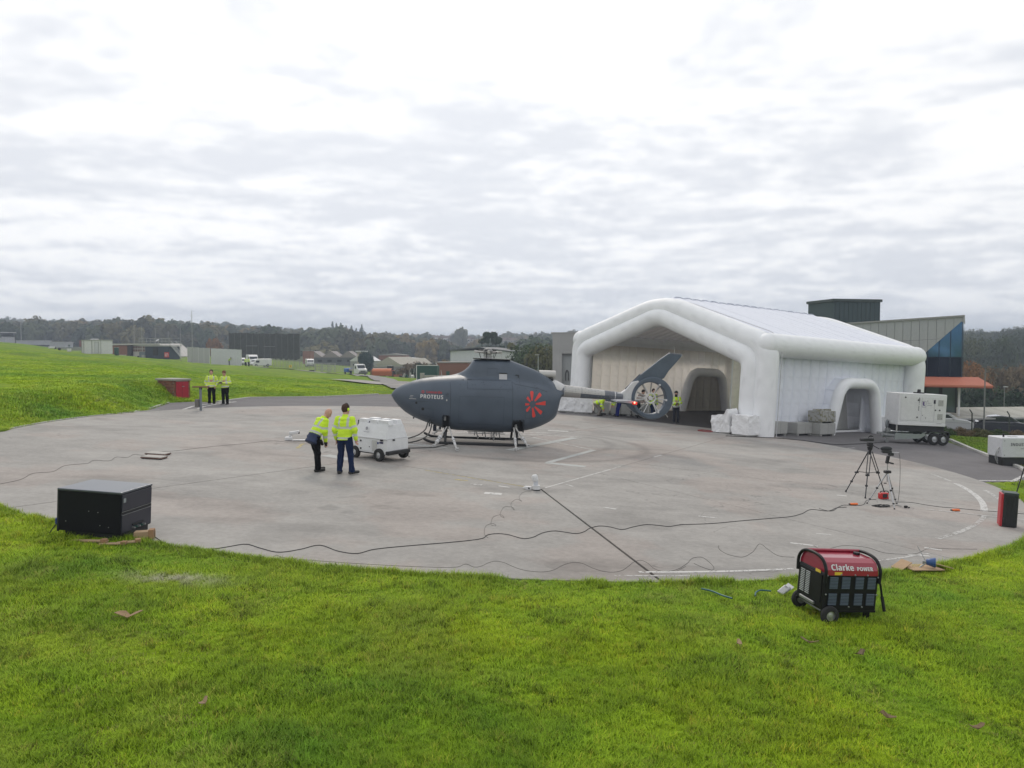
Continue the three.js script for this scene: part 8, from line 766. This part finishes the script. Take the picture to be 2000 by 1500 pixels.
// ---------- fallen leaves and scraps on the near grass ----------
{ const lf = (seed, s) => { const r = rng(seed), sh = []; for (let i = 0; i < 12; i++) { const a = i / 12 * 2 * PI, q = s * (0.55 + 0.45 * r()) * (1 + 0.3 * Math.cos(a * 2)); sh.push([Math.cos(a) * q * 1.4, Math.sin(a) * q * 0.8]); } const g = new THREE.ShapeGeometry(new THREE.Shape(sh.map(p => new THREE.Vector2(...p))), 4), p = g.attributes.position; const h = new THREE.ExtrudeGeometry(new THREE.Shape(sh.map(p => new THREE.Vector2(...p))), { depth: 0.004, bevelEnabled: false }), q = h.attributes.position; for (let i = 0; i < q.count; i++) { const x = q.getX(i), y = q.getY(i), z = q.getZ(i); q.setXYZ(i, x, z + 0.9 * Math.abs(x) * 0.5 + 0.4 * y * y / s, y); } h.computeVertexNormals(); return h; };
  [[-4.28, -8.35, 0.10, 'folded tan leaf on the near grass', [0.30, 0.20, 0.11]], [2.6, -8.55, 0.06, 'tan leaf in the grass below the generator', [0.30, 0.21, 0.12]], [3.5, -8.75, 0.07, 'brown curled leaf below the generator', [0.17, 0.12, 0.06]], [3.95, -8.45, 0.08, 'dark curled leaf right of the brown one', [0.12, 0.085, 0.04]], [3.5, -6.9, 0.06, 'brown leaf low in the near grass corner', [0.16, 0.11, 0.05]], [4.25, -6.8, 0.06, 'small brown leaf at the near grass edge', [0.18, 0.12, 0.06]], [-2.7, -6.5, 0.05, 'small tan leaf low in the near grass', [0.26, 0.18, 0.10]]].forEach(([x, z, s, l, c], i) => { const t = thing('fallen_leaf', l, 'leaf', on(x, z, 0.055), i * 1.3, 'fallen leaves on the near grass'); t.rotation.x = 0.15; mesh('leaf_blade', lf(300 + i, s), MG(c, 0.9), t); mesh('leaf_stalk', rod([0, 0.01, 0], [-s * 1.6, 0.02, s * 0.3], 0.003, 0.002, 5), MG(c, 0.9), t); }); }
// ---------- grass blades ----------
{
  function tuft(seed, n, h, spread, w) { const r = rng(seed), pos = [], nor = [], idx = []; for (let b = 0; b < n; b++) { const a = r() * 2 * PI, q = spread * Math.sqrt(r()), x = Math.cos(a) * q, z = Math.sin(a) * q, L = h * (0.55 + 0.6 * r()), d = r() * 2 * PI, bend = L * (0.25 + 0.65 * r()), dx = Math.cos(d), dz = Math.sin(d), sx = -dz * w / 2, sz = dx * w / 2, o = pos.length / 3; for (const [t, ww] of [[0, 1], [0.45, 0.85], [0.8, 0.5]]) for (const s of [-1, 1]) { pos.push(x + dx * bend * t * t + sx * ww * s, L * t * (1 - 0.22 * t), z + dz * bend * t * t + sz * ww * s); nor.push(dx * -0.3, 0.9, dz * -0.3); } pos.push(x + dx * bend, L * 0.78, z + dz * bend); nor.push(0, 1, 0); idx.push(o, o + 1, o + 2, o + 1, o + 3, o + 2, o + 2, o + 3, o + 4, o + 3, o + 5, o + 4, o + 4, o + 5, o + 6); } const g = new THREE.BufferGeometry(); g.setAttribute('position', new THREE.Float32BufferAttribute(pos, 3)); g.setAttribute('normal', new THREE.Float32BufferAttribute(nor, 3)); g.setIndex(idx); return g; }
  const gm = MP([1, 1, 1], 0.8, { specularIntensity: 0.25, transmission: 0.25, thickness: 0, side: THREE.DoubleSide });
  const field = (name, label, geo, n, pick, scale, seed, gain) => { const r = rng(seed), list = []; let guard = 0; while (list.length < n && guard++ < n * 12) { const p = pick(r); if (p) list.push(p); } const m = new THREE.InstancedMesh(geo, gm, list.length), o = new THREE.Object3D(); list.forEach(([x, z], i) => { const k = fbm(x * 1.3 + 8, z * 1.3 + 2, 3), s = scale * (0.65 + 0.5 * r()) * (0.55 + 0.95 * k); o.position.set(x, landY(x, z) - 0.006, z); o.rotation.set(0, r() * 6.28, 0); o.scale.set(s, s * (0.8 + 0.4 * r()), s); o.updateMatrix(); m.setMatrixAt(i, o.matrix); const c = grassTone(x, z), j = gain * (0.72 + 0.56 * r()), straw = r() < 0.05 ? 1 : 0, pale = Math.exp(-Math.pow(Math.hypot((x + 4.55) / 0.62, (z + 10.1) / 0.26), 2)) * sstep(0.3, 0.55, fbm(x * 5, z * 5, 3)); if (gain < 0) { const q = 0.8 + 0.5 * r(); m.setColorAt(i, lin(0.30 * q, 0.25 * q, 0.10 * q)); } else m.setColorAt(i, lin(mixn(c[0] * j * (straw ? 1.7 : 1), 0.50, pale), mixn(c[1] * j * (straw ? 1.15 : 1), 0.48, pale), mixn(c[2] * j * (straw ? 3 : 1), 0.38, pale))); }); m.name = uniq(name); m.castShadow = m.receiveShadow = true; scene.add(m); meta(m, label, 'grass', null, 'stuff'); };
  const near = r => { const z = -3.6 - 13.2 * Math.pow(r(), 1.0), x = (r() * 2 - 1) * (3.4 + 0.74 * -z); const d = pavedDist(x, z); return d > -0.02 && r() < clamp(1.25 - (-z - 4) * 0.04, 0.5, 1) ? [x, z] : null; };
  field('near_grass', 'short green lawn grass in the foreground', tuft(1, 9, 0.062, 0.05, 0.0052), 185000, near, 1, 71, 1.62);
  field('near_grass', 'longer lawn tufts scattered through the foreground grass', tuft(2, 14, 0.095, 0.055, 0.0052), 20000, r => { const p = near(r); return p && fbm(p[0] * 1.1 + 40, p[1] * 1.1, 3) > 0.54 ? p : null; }, 1, 72, 1.2);
  field('lawn_weeds', 'dark green weed tufts dotted over the near lawn', tuft(7, 26, 0.075, 0.07, 0.008), 1600, r => { const p = near(r); return p && fbm(p[0] * 2.3 + 90, p[1] * 2.3 + 15, 3) > 0.60 ? p : null; }, 1.1, 77, 0.7);
  field('straw_grass', 'dry straw coloured blades lying in worn lawn patches', tuft(8, 10, 0.05, 0.07, 0.004), 5200, r => { const p = near(r); return p && fbm(p[0] * 1.6 + 140, p[1] * 1.6 + 55, 3) > 0.60 ? p : null; }, 1, 78, -1);
  field('edge_grass', 'ragged grass overhanging the near pad edge', tuft(3, 14, 0.12, 0.07, 0.0055), 4200, r => { const a = 0.25 + r() * 2.75, d = PADR + 0.0 + 0.28 * r() * r(); const x = PADX + d * Math.cos(a), z = PADZ + d * Math.sin(a); return pavedDist(x, z) > -0.03 && fbm(x * 1.5, z * 1.5, 2) > 0.42 ? [x, z] : null; }, 0.95, 73, 1.4);
  field('bank_grass', 'rough grass on the bank left of the pad', tuft(4, 14, 0.12, 0.14, 0.012), 26000, r => { const x = -13 - 17 * r(), z = -18 - 30 * r(), d = pavedDist(x, z); return d > 0.1 && d < 5.5 && r() < 1.1 - d * 0.13 ? [x, z] : null; }, 1, 74, 1.7);
  field('meadow_grass', 'meadow grass running back from the apron', tuft(5, 14, 0.06, 0.24, 0.016), 42000, r => { const d = 34 + 62 * r() * r(), t = -0.80 + 0.78 * r(), x = t * d, z = -d; return pavedDist(x, z) > 0.15 ? [x, z] : null; }, 1, 75, 1.9);
  field('verge_grass', 'mown verge grass beside the car park fence', tuft(6, 10, 0.10, 0.12, 0.012), 16000, r => { const x = 16 + 22 * r(), z = -18 - 30 * r(); return pavedDist(x, z) > 0.12 && x / -z > 0.5 && x / -z < 0.85 ? [x, z] : null; }, 1, 76, 1.1);
}
scene.fog = new THREE.FogExp2(0xd0dcec, 0.0008);
renderer.render(scene, camera);
